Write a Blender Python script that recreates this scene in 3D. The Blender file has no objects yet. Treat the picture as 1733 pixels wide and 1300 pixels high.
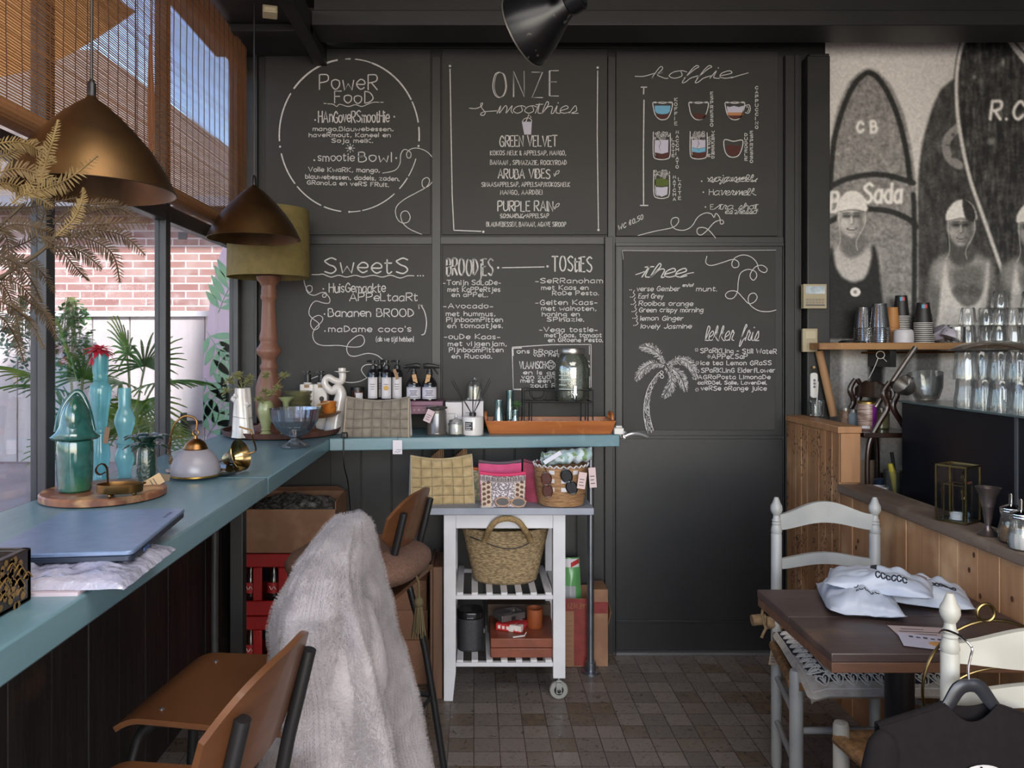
import bpy, math, random
import numpy as np
from mathutils import Vector, Matrix, noise
random.seed(7)
SC = bpy.context.scene
COL = SC.collection
R = math.radians
PI = math.pi
# ---------------------------------------------------------------- camera
F, CX, CY, EYE = 1280.0, 802.0, 586.0, 1.54      # focal length (px of a 1733 px wide frame), vanishing point, eye height
cd = bpy.data.cameras.new('camera')
cam = bpy.data.objects.new('camera', cd); COL.objects.link(cam)
cam.location = (0, 0, EYE); cam.rotation_euler = (R(90), 0, 0)
cd.sensor_width = 36; cd.lens = F / 1733 * 36
cd.shift_x = (866.5 - CX) / 1733; cd.shift_y = -(650 - CY) / 1733
cd.clip_start = 0.05
SC.camera = cam
# ---------------------------------------------------------------- sky, sun, daylight, exposure
w = bpy.data.worlds.new('sky'); SC.world = w; w.use_nodes = True
nt = w.node_tree; bg = nt.nodes['Background']
sky = nt.nodes.new('ShaderNodeTexSky'); sky.sky_type = 'NISHITA'; sky.sun_disc = False
sky.sun_elevation = R(48); sky.sun_rotation = R(160); sky.air_density = 1.0; sky.dust_density = 1.5
nt.links.new(sky.outputs[0], bg.inputs[0]); bg.inputs[1].default_value = 0.8
sl = bpy.data.lights.new('sun', 'SUN'); sl.energy = 15.0; sl.angle = R(4); sl.color = (1.0, 0.96, 0.91)
sun = bpy.data.objects.new('sun', sl); COL.objects.link(sun)
sun.rotation_euler = Vector((-.16, .72, -.85)).to_track_quat('-Z', 'Y').to_euler()
def area(name, loc, rot, sx, sy, energy, col):
    l = bpy.data.lights.new(name, 'AREA'); l.shape = 'RECTANGLE'; l.size = sx; l.size_y = sy; l.energy = energy; l.color = col
    o = bpy.data.objects.new(name, l); COL.objects.link(o); o.location = loc; o.rotation_euler = rot
    return o
# daylight of the glazed front behind the photographer; added fill light under the ceiling
area('front_window_daylight', (0.6, -3.2, 1.9), (R(90), 0, 0), 4.6, 2.4, 190, (1.0, 0.96, 0.90))
area('added_ceiling_fill', (0.2, 0.5, 3.12), (0, 0, 0), 2.6, 1.8, 75, (1.0, 0.95, 0.88))
SC.view_settings.view_transform = 'Standard'; SC.view_settings.look = 'None'
SC.view_settings.exposure = 0.0; SC.view_settings.gamma = 1.0; SC.view_settings.use_curve_mapping = False
SC.cycles.use_denoising = True
SC.cycles.max_bounces = 10; SC.cycles.diffuse_bounces = 4; SC.cycles.glossy_bounces = 4
SC.cycles.transmission_bounces = 8; SC.cycles.transparent_max_bounces = 24
SC.cycles.caustics_reflective = False; SC.cycles.caustics_refractive = False
SC.cycles.sample_clamp_indirect = 6.0

def P(x, y, D):
    """point seen at pixel (x, y) at distance D in front of the lens"""
    return Vector(((x - CX) / F * D, D, EYE - (y - CY) / F * D))
def X(x, D): return (x - CX) / F * D
def Z(y, D): return EYE - (y - CY) / F * D
# ---------------------------------------------------------------- materials
def lin(c):
    if isinstance(c, str):
        c = [int(c[i:i + 2], 16) / 255 for i in (0, 2, 4)]
    return tuple((v / 12.92 if v <= .04045 else ((v + .055) / 1.055) ** 2.4) for v in c[:3]) + (1,)
MATS = {}
def N(t, k, **kw):
    n = t.nodes.new('ShaderNode' + k)
    for a, b in kw.items(): setattr(n, a, b)
    return n
def coords(t, st=(1, 1, 1), rot=(0, 0, 0)):
    tc = N(t, 'TexCoord'); mp = N(t, 'Mapping')
    mp.inputs['Scale'].default_value = st; mp.inputs['Rotation'].default_value = rot
    t.links.new(tc.outputs['Object'], mp.inputs[0]); return mp.outputs[0]
def mixc(t, fac, a, b, mode='MIX'):
    m = N(t, 'MixRGB', blend_type=mode)
    for i, v in ((0, fac), (1, a), (2, b)):
        if hasattr(v, 'links'): t.links.new(v, m.inputs[i])
        else: m.inputs[i].default_value = v
    return m.outputs[0]
def ramp(t, src, lo, hi):
    r = N(t, 'MapRange'); r.inputs[1].default_value = lo; r.inputs[2].default_value = hi
    t.links.new(src, r.inputs[0]); return r.outputs[0]
def mat(name, col, rough=.5, metal=0, col2=None, scale=8, st=(1, 1, 1), lo=.35, hi=.65, detail=5, bump=0, bscale=None,
        sheen=0, spec=.5, plank=None, tint=.25, alpha=1, sss=0, coat=0, col3=None, scale3=3, lo3=.5, hi3=.7, trans=0, attr=None):
    if name in MATS: return MATS[name]
    m = bpy.data.materials.new(name); m.use_nodes = True; t = m.node_tree; b = t.nodes['Principled BSDF']
    b.inputs['Roughness'].default_value = rough; b.inputs['Metallic'].default_value = metal
    b.inputs['Specular IOR Level'].default_value = spec
    b.inputs['Sheen Weight'].default_value = sheen; b.inputs['Coat Weight'].default_value = coat
    if sheen: b.inputs['Sheen Roughness'].default_value = .4
    c = lin(col); out = None
    if attr:
        a = N(t, 'VertexColor', layer_name=attr); out = a.outputs[0]
    if col2 is not None:
        n = N(t, 'TexNoise'); n.inputs['Scale'].default_value = scale; n.inputs['Detail'].default_value = detail
        t.links.new(coords(t, st), n.inputs['Vector'])
        out = mixc(t, ramp(t, n.outputs[0], lo, hi), c, lin(col2))
        if col3 is not None:
            n3 = N(t, 'TexNoise'); n3.inputs['Scale'].default_value = scale3; n3.inputs['Detail'].default_value = 3
            t.links.new(coords(t), n3.inputs['Vector'])
            out = mixc(t, ramp(t, n3.outputs[0], lo3, hi3), out, lin(col3))
    if plank:
        ax, wd = plank
        tc = N(t, 'TexCoord'); sp = N(t, 'SeparateXYZ'); t.links.new(tc.outputs['Object'], sp.inputs[0])
        dv = N(t, 'Math', operation='DIVIDE'); dv.inputs[1].default_value = wd; t.links.new(sp.outputs[ax], dv.inputs[0])
        fl = N(t, 'Math', operation='FLOOR'); t.links.new(dv.outputs[0], fl.inputs[0])
        wn = N(t, 'TexWhiteNoise', noise_dimensions='1D'); t.links.new(fl.outputs[0], wn.inputs['W'])
        g = ramp(t, wn.outputs['Value'], 0, 1)
        mr = g.node; mr.inputs[3].default_value = 1 - tint; mr.inputs[4].default_value = 1 + tint
        out = mixc(t, 1.0, out if out is not None else c, g, 'MULTIPLY')
    if out is not None: t.links.new(out, b.inputs['Base Color'])
    else: b.inputs['Base Color'].default_value = c
    if bump:
        n = N(t, 'TexNoise'); n.inputs['Scale'].default_value = bscale or scale; n.inputs['Detail'].default_value = detail
        t.links.new(coords(t, st), n.inputs['Vector'])
        bp = N(t, 'Bump'); bp.inputs['Strength'].default_value = bump; bp.inputs['Distance'].default_value = .01
        t.links.new(n.outputs[0], bp.inputs['Height']); t.links.new(bp.outputs[0], b.inputs['Normal'])
    if trans:
        # thin leaf / cloth: some light passes through
        tl = N(t, 'BsdfTranslucent'); mx = N(t, 'MixShader'); mx.inputs[0].default_value = trans
        if out is not None: t.links.new(out, tl.inputs[0])
        else: tl.inputs[0].default_value = c
        t.links.new(b.outputs[0], mx.inputs[1]); t.links.new(tl.outputs[0], mx.inputs[2])
        t.links.new(mx.outputs[0], t.nodes['Material Output'].inputs[0])
    MATS[name] = m; return m
def glass(name, col='ffffff', refl=.10, rough=.02, frost=0, body=None, bodyf=0):
    if name in MATS: return MATS[name]
    m = bpy.data.materials.new(name); m.use_nodes = True; t = m.node_tree; t.nodes.remove(t.nodes['Principled BSDF'])
    o = t.nodes['Material Output']
    tr = N(t, 'BsdfTransparent'); tr.inputs[0].default_value = lin(col)
    gl = N(t, 'BsdfGlossy'); gl.inputs[1].default_value = rough
    lw = N(t, 'LayerWeight'); lw.inputs[0].default_value = refl + .15
    mr = N(t, 'MapRange'); mr.inputs[3].default_value = refl * .4; mr.inputs[4].default_value = min(1, refl * 5)
    t.links.new(lw.outputs['Fresnel'], mr.inputs[0])
    base = tr
    if bodyf:
        df = N(t, 'BsdfDiffuse'); df.inputs[0].default_value = lin(body)
        tl = N(t, 'BsdfTranslucent'); tl.inputs[0].default_value = lin(body)
        ad = N(t, 'MixShader'); ad.inputs[0].default_value = .5
        t.links.new(df.outputs[0], ad.inputs[1]); t.links.new(tl.outputs[0], ad.inputs[2])
        mb = N(t, 'MixShader'); mb.inputs[0].default_value = bodyf
        t.links.new(tr.outputs[0], mb.inputs[1]); t.links.new(ad.outputs[0], mb.inputs[2]); base = mb
    mx = N(t, 'MixShader'); t.links.new(mr.outputs[0], mx.inputs[0])
    t.links.new(base.outputs[0], mx.inputs[1]); t.links.new(gl.outputs[0], mx.inputs[2])
    t.links.new(mx.outputs[0], o.inputs[0]); MATS[name] = m; return m
# ---------------------------------------------------------------- mesh building
def smooth_path(pts, k=4, closed=False):
    pts = [Vector(p) for p in pts]; n = len(pts)
    if n < 3: return pts
    out = []
    rng = range(n if closed else n - 1)
    for i in rng:
        if closed: a, b, c, d = pts[(i - 1) % n], pts[i], pts[(i + 1) % n], pts[(i + 2) % n]
        else: a, b, c, d = pts[max(i - 1, 0)], pts[i], pts[i + 1], pts[min(i + 2, n - 1)]
        for j in range(k):
            s = j / k
            out.append(.5 * (2 * b + (c - a) * s + (2 * a - 5 * b + 4 * c - d) * s * s + (3 * b - a - 3 * c + d) * s ** 3))
    if not closed: out.append(pts[-1])
    return out
class MB:
    def __init__(s, T=None): s.v = []; s.f = []; s.T = T; s.mi = []; s.cur = 0
    def add(s, vs, fs):
        o = len(s.v)
        for p in vs:
            p = Vector(p); s.v.append(s.T @ p if s.T is not None else p)
        for f in fs: s.f.append([i + o for i in f]); s.mi.append(s.cur)
        return s
    def box(s, x0, x1, y0, y1, z0, z1, M=None):
        vs = [Vector((x, y, z)) for z in (z0, z1) for y in (y0, y1) for x in (x0, x1)]
        if M is not None: vs = [M @ p for p in vs]
        return s.add(vs, [(0, 2, 3, 1), (4, 5, 7, 6), (0, 1, 5, 4), (2, 6, 7, 3), (0, 4, 6, 2), (1, 3, 7, 5)])
    def hexa(s, b, t):   # bottom quad, top quad (same winding, counter-clockwise from above)
        return s.add(list(b) + list(t), [(3, 2, 1, 0), (4, 5, 6, 7), (0, 1, 5, 4), (1, 2, 6, 5), (2, 3, 7, 6), (3, 0, 4, 7)])
    def lathe(s, prof, n=24, M=None, sx=1, sy=1, fn=None, cap=True):
        vs = []; fs = []
        for k, (r, z) in enumerate(prof):
            for i in range(n):
                a = 2 * PI * i / n; q = r * (fn(a, z, k) if fn else 1)
                vs.append(Vector((q * math.cos(a) * sx, q * math.sin(a) * sy, z)))
        for k in range(len(prof) - 1):
            for i in range(n):
                j = (i + 1) % n; fs.append((k * n + i, k * n + j, (k + 1) * n + j, (k + 1) * n + i))
        if cap:
            if prof[0][0] > 1e-5: fs.append(tuple(range(n - 1, -1, -1)))
            if prof[-1][0] > 1e-5: fs.append(tuple((len(prof) - 1) * n + i for i in range(n)))
        if M is not None: vs = [M @ p for p in vs]
        return s.add(vs, fs)
    def tube(s, pts, r=.01, n=8, closed=False, k=0, flat=None):
        if k: 
            m = len(pts); pts = smooth_path(pts, k, closed)
            if hasattr(r, '__len__'):
                r = [np.interp(i / max(1, len(pts) - 1) * (m - 1), range(m), r) for i in range(len(pts))]
        pts = [Vector(p) for p in pts]; L = len(pts); vs = []; fs = []
        up = None
        for i, p in enumerate(pts):
            a = pts[(i - 1) % L] if (closed or i > 0) else p
            b = pts[(i + 1) % L] if (closed or i < L - 1) else p
            d = (b - a); d = d.normalized() if d.length > 1e-9 else Vector((0, 0, 1))
            if up is None:
                up = Vector((0, 0, 1)) if abs(d.z) < .9 else Vector((1, 0, 0))
            u = d.cross(up); 
            if u.length < 1e-6: u = d.cross(Vector((.3, 1, .2)))
            u.normalize(); vv = u.cross(d).normalized(); up = vv
            q = r[i] if hasattr(r, '__len__') else r
            fu, fv = flat if flat else (1, 1)
            for j in range(n):
                t = 2 * PI * j / n; vs.append(p + u * (q * fu * math.cos(t)) + vv * (q * fv * math.sin(t)))
        for i in range(L if closed else L - 1):
            for j in range(n):
                k2 = (j + 1) % n; i2 = (i + 1) % L
                fs.append((i * n + j, i * n + k2, i2 * n + k2, i2 * n + j))
        if not closed: fs += [tuple(range(n - 1, -1, -1)), tuple((L - 1) * n + j for j in range(n))]
        return s.add(vs, fs)
    def prism(s, poly, a, b, M=None):   # poly in xy, extruded z a..b
        n = len(poly)
        vs = [Vector((x, y, a)) for x, y in poly] + [Vector((x, y, b)) for x, y in poly]
        if M is not None: vs = [M @ p for p in vs]
        return s.add(vs, [tuple(range(n - 1, -1, -1)), tuple(range(n, 2 * n))] + [(i, (i + 1) % n, n + (i + 1) % n, n + i) for i in range(n)])
    def ell(s, c, r, n=16, m=10, M=None, fn=None):
        vs = []; fs = []
        for k in range(m + 1):
            ph = -PI / 2 + PI * k / m
            for i in range(n):
                a = 2 * PI * i / n; d = Vector((math.cos(a) * math.cos(ph), math.sin(a) * math.cos(ph), math.sin(ph)))
                q = fn(d) if fn else 1
                p = Vector((c[0] + r[0] * d.x * q, c[1] + r[1] * d.y * q, c[2] + r[2] * d.z * q)); vs.append(M @ p if M is not None else p)
        for k in range(m):
            for i in range(n):
                j = (i + 1) % n; fs.append((k * n + i, k * n + j, (k + 1) * n + j, (k + 1) * n + i))
        return s.add(vs, fs)
    def shell(s, fn, nu, nv, t=.002):   # fn(u,v) -> point; thin solid sheet
        g = [[Vector(fn(i / nu, j / nv)) for j in range(nv + 1)] for i in range(nu + 1)]
        vs = []; W = nv + 1
        for sd in (.5, -.5):
            for i in range(nu + 1):
                for j in range(nv + 1):
                    du = g[min(i + 1, nu)][j] - g[max(i - 1, 0)][j]; dv = g[i][min(j + 1, nv)] - g[i][max(j - 1, 0)]
                    nn = du.cross(dv); nn = nn.normalized() if nn.length > 1e-12 else Vector((0, 0, 1))
                    vs.append(g[i][j] + nn * (t * sd))
        H = (nu + 1) * W; fs = []
        for i in range(nu):
            for j in range(nv):
                a, b, c, d = i * W + j, (i + 1) * W + j, (i + 1) * W + j + 1, i * W + j + 1
                fs.append((a, b, c, d)); fs.append((H + d, H + c, H + b, H + a))
        rim = [(i, 0) for i in range(nu + 1)] + [(nu, j) for j in range(1, nv + 1)] + [(i, nv) for i in range(nu - 1, -1, -1)] + [(0, j) for j in range(nv - 1, 0, -1)]
        for k in range(len(rim)):
            a = rim[k][0] * W + rim[k][1]; b = rim[(k + 1) % len(rim)][0] * W + rim[(k + 1) % len(rim)][1]
            fs.append((b, a, H + a, H + b))
        return s.add(vs, fs)
    def build(s, name, m, parent=None, ang=35, bev=0, seg=2, **pr):
        me = bpy.data.meshes.new(name); me.from_pydata([tuple(p) for p in s.v], [], s.f)
        ms = m if isinstance(m, (list, tuple)) else [m]
        for q in ms: me.materials.append(q)
        if len(ms) > 1: me.polygons.foreach_set('material_index', s.mi)
        me.validate(); me.update()
        if ang:
            me.shade_smooth(); me.set_sharp_from_angle(angle=R(ang))
        o = bpy.data.objects.new(name, me); COL.objects.link(o)
        if bev:
            b = o.modifiers.new('soft edges', 'BEVEL'); b.width = bev; b.segments = seg; b.limit_method = 'ANGLE'; b.angle_limit = R(40); b.harden_normals = False
        if parent is not None: o.parent = parent
        for a, b in pr.items(): o[a] = b
        return o
def thing(name, label, cat, loc=(0, 0, 0), rz=0, group=None):
    o = bpy.data.objects.new(name, None); COL.objects.link(o); o.empty_display_size = .05
    o.location = loc; o.rotation_euler = (0, 0, rz); o['label'] = label; o['category'] = cat
    if group: o['group'] = group
    return o
def one(o, label, cat, group=None, loc=None, rz=None):
    o['label'] = label; o['category'] = cat
    if group: o['group'] = group
    if loc is not None: o.location = loc
    if rz is not None: o.rotation_euler = (0, 0, rz)
    return o
def struct(o): o['kind'] = 'structure'; return o
def dup(root, loc, rz=None, label=None, scale=None):
    r = root.copy(); COL.objects.link(r); r.location = loc
    if rz is not None: r.rotation_euler = (0, 0, rz)
    if scale: r.scale = scale
    if label: r['label'] = label
    for c0 in list(root.children):
        c = c0.copy(); COL.objects.link(c); c.parent = r
        for d0 in list(c0.children):
            d = d0.copy(); COL.objects.link(d); d.parent = c
    return r
def TR(x=0, y=0, z=0, rx=0, ry=0, rz=0, s=1):
    return Matrix.Translation((x, y, z)) @ Matrix.Rotation(rz, 4, 'Z') @ Matrix.Rotation(ry, 4, 'Y') @ Matrix.Rotation(rx, 4, 'X') @ Matrix.Scale(s, 4)
def axis_to(d, loc):   # local z -> direction d
    d = Vector(d).normalized()
    return Matrix.Translation(loc) @ d.to_track_quat('Z', 'Y').to_matrix().to_4x4()
def rrect(w, h, r, n=5):
    o = []
    for cx, cy, a0 in ((w / 2 - r, h / 2 - r, 0), (-w / 2 + r, h / 2 - r, 90), (-w / 2 + r, -h / 2 + r, 180), (w / 2 - r, -h / 2 + r, 270)):
        for i in range(n + 1):
            a = R(a0 + 90 * i / n); o.append((cx + r * math.cos(a), cy + r * math.sin(a)))
    return o
def fillpoly(mb, pts):   # flat polygon (ear clipping through mathutils)
    from mathutils.geometry import tessellate_polygon
    pts = [Vector(p) for p in pts]
    mb.add(pts, [tuple(t) for t in tessellate_polygon([pts])])
# frequently used materials
BLK = mat('black_paint', '222121', .5, col2='1b1b1b', scale=3, bump=.05, bscale=40)
DARKMETAL = mat('black_metal', '1a1a1c', .38, spec=.5)
TEAL = mat('teal_painted_wood', '6a8994', .3, col2='5a7b87', scale=2.2, st=(6, .7, 6), lo=.3, hi=.7, bump=.12, bscale=5, col3='7f979d', scale3=9, lo3=.62, hi3=.9)
TEALB = mat('teal_painted_wood_cross_grain', '66868f', .36, col2='597884', scale=2.2, st=(.7, 6, 6), lo=.3, hi=.7, bump=.12, bscale=5, col3='7da3ad', scale3=9, lo3=.62, hi3=.9)
PLY = mat('brown_plywood', '643f26', .4, col2='54331d', scale=5, st=(1, 1, 9), lo=.3, hi=.75, coat=.15)
WHITE = mat('white_paint', 'c9c8cc', .5, col2='bdbcc2', scale=6)
PAPER = mat('white_paper', 'd8d4d8', .6)
GL = glass('clear_glass')
GLT = glass('tumbler_glass', 'fcfdfd', .16, body='c9ced0', bodyf=.07)
BRASS = mat('aged_brass', '8d6840', .32, 1, col2='72512f', scale=14)
# ================================================================= ROOM
WY = 3.82
def floor_mat():
    m = bpy.data.materials.new('worn_floor_tiles'); m.use_nodes = True; t = m.node_tree; b = t.nodes['Principled BSDF']
    co = coords(t, (1, 1, 1), (0, 0, 0))
    br = N(t, 'TexBrick', offset=0.0, squash=1.0)
    for k, v in (('Scale', 1.0), ('Mortar Size', .0018), ('Brick Width', .099), ('Row Height', .099), ('Bias', 0.0)): br.inputs[k].default_value = v
    br.inputs['Color1'].default_value = lin('7a716c'); br.inputs['Color2'].default_value = lin('665e5a'); br.inputs['Mortar'].default_value = lin('3a3431')
    t.links.new(co, br.inputs['Vector'])
    # per tile random number: some tiles have lost their glaze
    sn = N(t, 'VectorMath', operation='SNAP'); sn.inputs[1].default_value = (.099, .099, 10); t.links.new(co, sn.inputs[0])
    wn = N(t, 'TexWhiteNoise', noise_dimensions='3D'); t.links.new(sn.outputs[0], wn.inputs['Vector'])
    n1 = N(t, 'TexNoise'); n1.inputs['Scale'].default_value = 2.2; n1.inputs['Detail'].default_value = 3; t.links.new(co, n1.inputs['Vector'])
    n2 = N(t, 'TexNoise'); n2.inputs['Scale'].default_value = 38; n2.inputs['Detail'].default_value = 5; n2.inputs['Distortion'].default_value = 1.2; t.links.new(co, n2.inputs['Vector'])
    ad = N(t, 'Math', operation='ADD'); t.links.new(n1.outputs[0], ad.inputs[0]); t.links.new(wn.outputs['Value'], ad.inputs[1])
    worn = ramp(t, ad.outputs[0], 1.15, 1.4)
    tan = mixc(t, ramp(t, n2.outputs[0], .42, .62), lin('453a30'), lin('6f5a42'))
    mu = N(t, 'Math', operation='MULTIPLY'); t.links.new(worn, mu.inputs[0]); t.links.new(br.outputs['Fac'], mu.inputs[1])
    iv = N(t, 'Math', operation='SUBTRACT'); iv.inputs[0].default_value = 1; t.links.new(br.outputs['Fac'], iv.inputs[1])
    mu2 = N(t, 'Math', operation='MULTIPLY'); t.links.new(worn, mu2.inputs[0]); t.links.new(iv.outputs[0], mu2.inputs[1])
    mu3 = N(t, 'Math', operation='MULTIPLY'); mu3.inputs[1].default_value = .7; t.links.new(mu2.outputs[0], mu3.inputs[0])
    c = mixc(t, mu3.outputs[0], br.outputs[0], tan)
    spots = ramp(t, n2.outputs[0], .62, .72)
    c = mixc(t, spots, c, lin('2e2926'))
    t.links.new(c, b.inputs['Base Color'])
    t.links.new(ramp(t, n2.outputs[0], .2, .9), b.inputs['Roughness']); b.inputs['Specular IOR Level'].default_value = .35
    bp = N(t, 'Bump'); bp.inputs['Strength'].default_value = .5; bp.inputs['Distance'].default_value = .003
    t.links.new(iv.outputs[0], bp.inputs['Height']); t.links.new(bp.outputs[0], b.inputs['Normal'])
    return m
struct(MB().box(-1.3, 3.3, -3.3, 3.95, -.12, 0).build('floor', floor_mat(), ang=0))
struct(MB().box(-1.45, 3.3, -3.3, 3.95, 3.25, 3.4).build('ceiling', BLK, ang=0))
struct(MB().box(-1.215, 3.3, WY, WY + .13, 0, 3.25).build('wall_back', mat('black_wall_paint', '222121', .55, col2='1d1c1c', scale=2.5, bump=.06, bscale=25), ang=0))
struct(MB().box(3.2, 3.3, -3.3, WY, 0, 3.25).build('wall_right', BLK, ang=0))
# soffit along the windows, joists, steel beam
m = MB(); m.box(-1.3, -.74, -3.3, WY, 3.0, 3.06)
for y in (3.42, 3.0, 2.2, 1.2, .2): m.box(-1.12, -.74, y, y + .06, 2.965, 3.0)
m.box(-.80, -.74, -3.3, WY, 2.95, 3.0)
struct(m.build('ceiling_soffit', BLK, bev=.003))
m = MB(); m.box(-.74, 3.2, 3.44, 3.64, 3.0, 3.07); m.box(-.74, 3.2, 3.5, 3.58, 3.07, 3.25)
struct(m.build('ceiling_beam', BLK, bev=.004))
# wall framing: battens between the blackboards, corner post, pillar by the mural
m = MB()
def wx(x): return (x - CX) * WY / F
def wz(y): return EYE - (y - CY) * WY / F
m.box(wx(403), wx(433), WY - .008, WY, 1.0, 3.0); m.box(wx(433), wx(438), WY - .03, WY, 1.0, 3.02)
m.box(wx(731), wx(746), WY - .014, WY, 1.0, 3.0); m.box(wx(1028), wx(1041), WY - .014, WY, 0, 3.0)
m.box(wx(438), wx(1325), WY - .010, WY, wz(414), wz(401)); m.box(wx(438), wx(1325), WY - .010, WY, wz(82), wz(58))
m.box(wx(1022), wx(1036), WY - .03, WY, 0, wz(402))
m.box(wx(1325), wx(1352), WY - .03, WY, 0, 3.0); m.box(wx(1340), wx(1348), WY - .036, WY, 0, 3.0)
for i in range(9): m.box(wx(560 + i * 52), wx(560 + i * 52 + 50), WY - .006, WY, 0, 1.06)
struct(m.build('trim_1', mat('black_trim_paint', '242323', .45, col2='1d1d1d', scale=6), bev=.002))
m = MB(); m.box(wx(1356), wx(1394), WY - .07, WY, 0, 2.98); m.box(wx(1362), wx(1396), WY - .05, WY, 2.93, 3.0)
struct(m.build('pillar_trim', mat('black_trim_paint', '2e2d2d'), bev=.004))
# door leaf with frame and lever handle
m = MB(); dx0, dx1 = wx(1040), wx(1323)
m.box(dx0, dx1, WY - .02, WY, .012, wz(416))
m.box(dx0, dx1, WY - .028, WY - .02, wz(742), wz(736)); m.box(dx0, dx1, WY - .026, WY - .02, wz(1052), wz(1047))
m.box(dx0, dx0 + .006, WY - .03, WY - .02, 0.012, wz(416)); m.box(dx1 - .006, dx1, WY - .03, WY - .02, .012, wz(416))
m.box(dx0, dx1, WY - .03, WY - .018, wz(418), wz(412))
door = struct(m.build('door_1', mat('black_door_paint', '1c1c1e', .42, col2='18191b', scale=4, bump=.04, bscale=60), bev=.0015))
struct(MB().box(dx0, dx1, WY - .05, WY, 0, .012).build('door_sill', mat('grey_metal_strip', '77777a', .4, .6)))
hp = Vector((wx(1053), WY - .02, wz(736)))
m = MB(); m.lathe([(.024, 0), (.022, .006), (.01, .01), (.01, .05)], 16, axis_to((0, -1, 0), hp))
m.tube([hp + Vector((0, -.05, 0)), hp + Vector((.03, -.052, .012)), hp + Vector((.07, -.05, .012)), hp + Vector((.115, -.045, -.004))], [.011, .011, .009, .006], 10, k=4)
m.build('door_handle', mat('brushed_steel_light', 'c4c4c8', .3, .7), door)
# left wall under the windows: dark vertical planks
m = MB(); pw = .2
y = -3.3
while y < WY:
    m.box(-1.21, -1.17 - random.random() * .004, y + .002, min(y + pw - .002, WY), 0, 1.075); y += pw
m.box(-1.215, -1.18, -3.3, WY, 0, 1.07)
struct(m.build('wall_left', mat('charred_planks', '262120', .62, col2='171414', scale=5, st=(4, 4, .5), plank=('Y', pw), tint=.35, bump=.4, bscale=9, col3='3d2c22', scale3=7, lo3=.6, hi3=.8), bev=.003))
# windows: four bays of black frames with panes
WF = mat('black_window_frame', '35363a', .4, col2='2b2c30', scale=5)
PANE = glass('window_pane', 'f6f8fb', .07, .01)
bays = [(-1.2, .3), (.3, 1.2), (1.2, 2.115), (2.115, 2.92), (2.92, 3.80)]
for i, (a, b) in enumerate(bays):
    m = MB(); m.box(-1.215, -1.17, b - .045, b, 1.1, 3.0)
    m.box(-1.215, -1.17, a, b - .045, 2.02, 2.08); m.box(-1.215, -1.175, a, b - .045, 1.075, 1.115); m.box(-1.21, -1.175, a, b - .045, 2.95, 3.0)
    o = struct(m.build('window_%d' % (i + 1), WF, bev=.003))
    for z0, z1 in ((1.115, 2.02), (2.08, 2.95)):
        MB().box(-1.198, -1.194, a, b - .045, z0, z1).build('glass_pane', PANE, o, ang=0)
# ================================================================= CHALK WRITING
# stroke letters: (advance, strokes); digit = x, letter a..m = y (d = base line, j = x-height, m = cap height); ~ marks a curve
G = {
'A': (6, '0d3m6d 1g5g'), 'B': (5, '0d0m ~0m3m4k3i0i ~0i4i5f3d0d'), 'C': (5, '~5k3m1k0h1e3d5f'), 'D': (5, '0d0m ~0m3l5h3e0d'), 'E': (4, '4m0m0d4d 0i3i'),
'F': (4, '4m0m0d 0i3i'), 'G': (5, '~5k3m1k0h1e3d5e5h 3h5h'), 'H': (5, '0d0m 5d5m 0i5i'), 'I': (0, '0d0m'), 'J': (4, '~4m4f2d0e'), 'K': (5, '0d0m 5m0h5d'),
'L': (4, '0m0d4d'), 'M': (6, '0d1m3f5m6d'), 'N': (5, '0d0m5d5m'), 'O': (6, '~3m1l0h1e3d5e6h5l3m'), 'P': (5, '0d0m ~0m4m5k4i0h'), 'R': (5, '0d0m ~0m4m5k4i0h 2h5d'),
'S': (5, '~5l3m1l0k2i4h5f3d0e'), 'T': (6, '0m6m 3m3d'), 'U': (5, '~0m0f2d4e5f5m'), 'V': (6, '0m3d6m'), 'W': (8, '0m2d4j6d8m'), 'X': (5, '0d5m 0m5d'), 'Y': (5, '0m2h5m 2h2d'), 'Z': (5, '0m5m0d5d'),
'a': (4, '~4i2j0h0e2d4f 4j4d'), 'b': (4, '0m0d ~0h2j4h4f2d0e'), 'c': (4, '~4i2j0h0f2d4e'), 'd': (4, '4m4d ~4h2j0h0f2d4e'), 'e': (4, '~0g4g4i2j0h0f2d4e'), 'f': (3, '~3l2m1k1d 0i3i'),
'g': (4, '~4i2j0h0f2e4g ~4j4c3a1a0b'), 'h': (4, '0m0d ~0g2j4h4d'), 'i': (0, '0j0d 0l0l'), 'j': (2, '~2j2c1a0a 2l2l'), 'k': (4, '0m0d 4j0g4d'), 'l': (0, '0m0d'), 'm': (6, '0j0d ~0h1j3h3d ~3h4j6h6d'),
'n': (4, '0j0d ~0h2j4h4d'), 'o': (4, '~2j0i0f2d4f4i2j'), 'p': (4, '0j0a ~0h2j4h4f2d0e'), 'r': (3, '0j0d ~0g1i3j'), 's': (3, '~3i2j0i1g3f2d0e'), 't': (3, '~1l1e2d3e 0j3j'),
'u': (4, '~0j0f1d3d4f 4j4d'), 'v': (4, '0j2d4j'), 'w': (6, '0j1d3h5d6j'), 'x': (4, '0j4d 0d4j'), 'y': (4, '0j2e 4j1a'), 'z': (4, '0j4j0d4d'), '0': (4, '~2m0k0f2d4f4k2m'), '5': (4, '4m0m0i ~0i3i4g3e0d'),
'.': (0, '0d0d'), ',': (1, '1e0c'), '-': (3, '0h3h'), '_': (3, '0g3g'), '/': (3, '0c3m'), '&': (4, '~4d0j1m3k0f2d4g'), '(': (2, '~2n0j0e2c'), '!': (0, '0n0f 0d0d'), "'": (0, '0m0k'), '*': (2, '~1h0g1f2g1h'),
'€': (4, '~4k2m1k0h1e2d4e 0i3i 0g3g'), '%': (4, '0d4m'),
}
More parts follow.
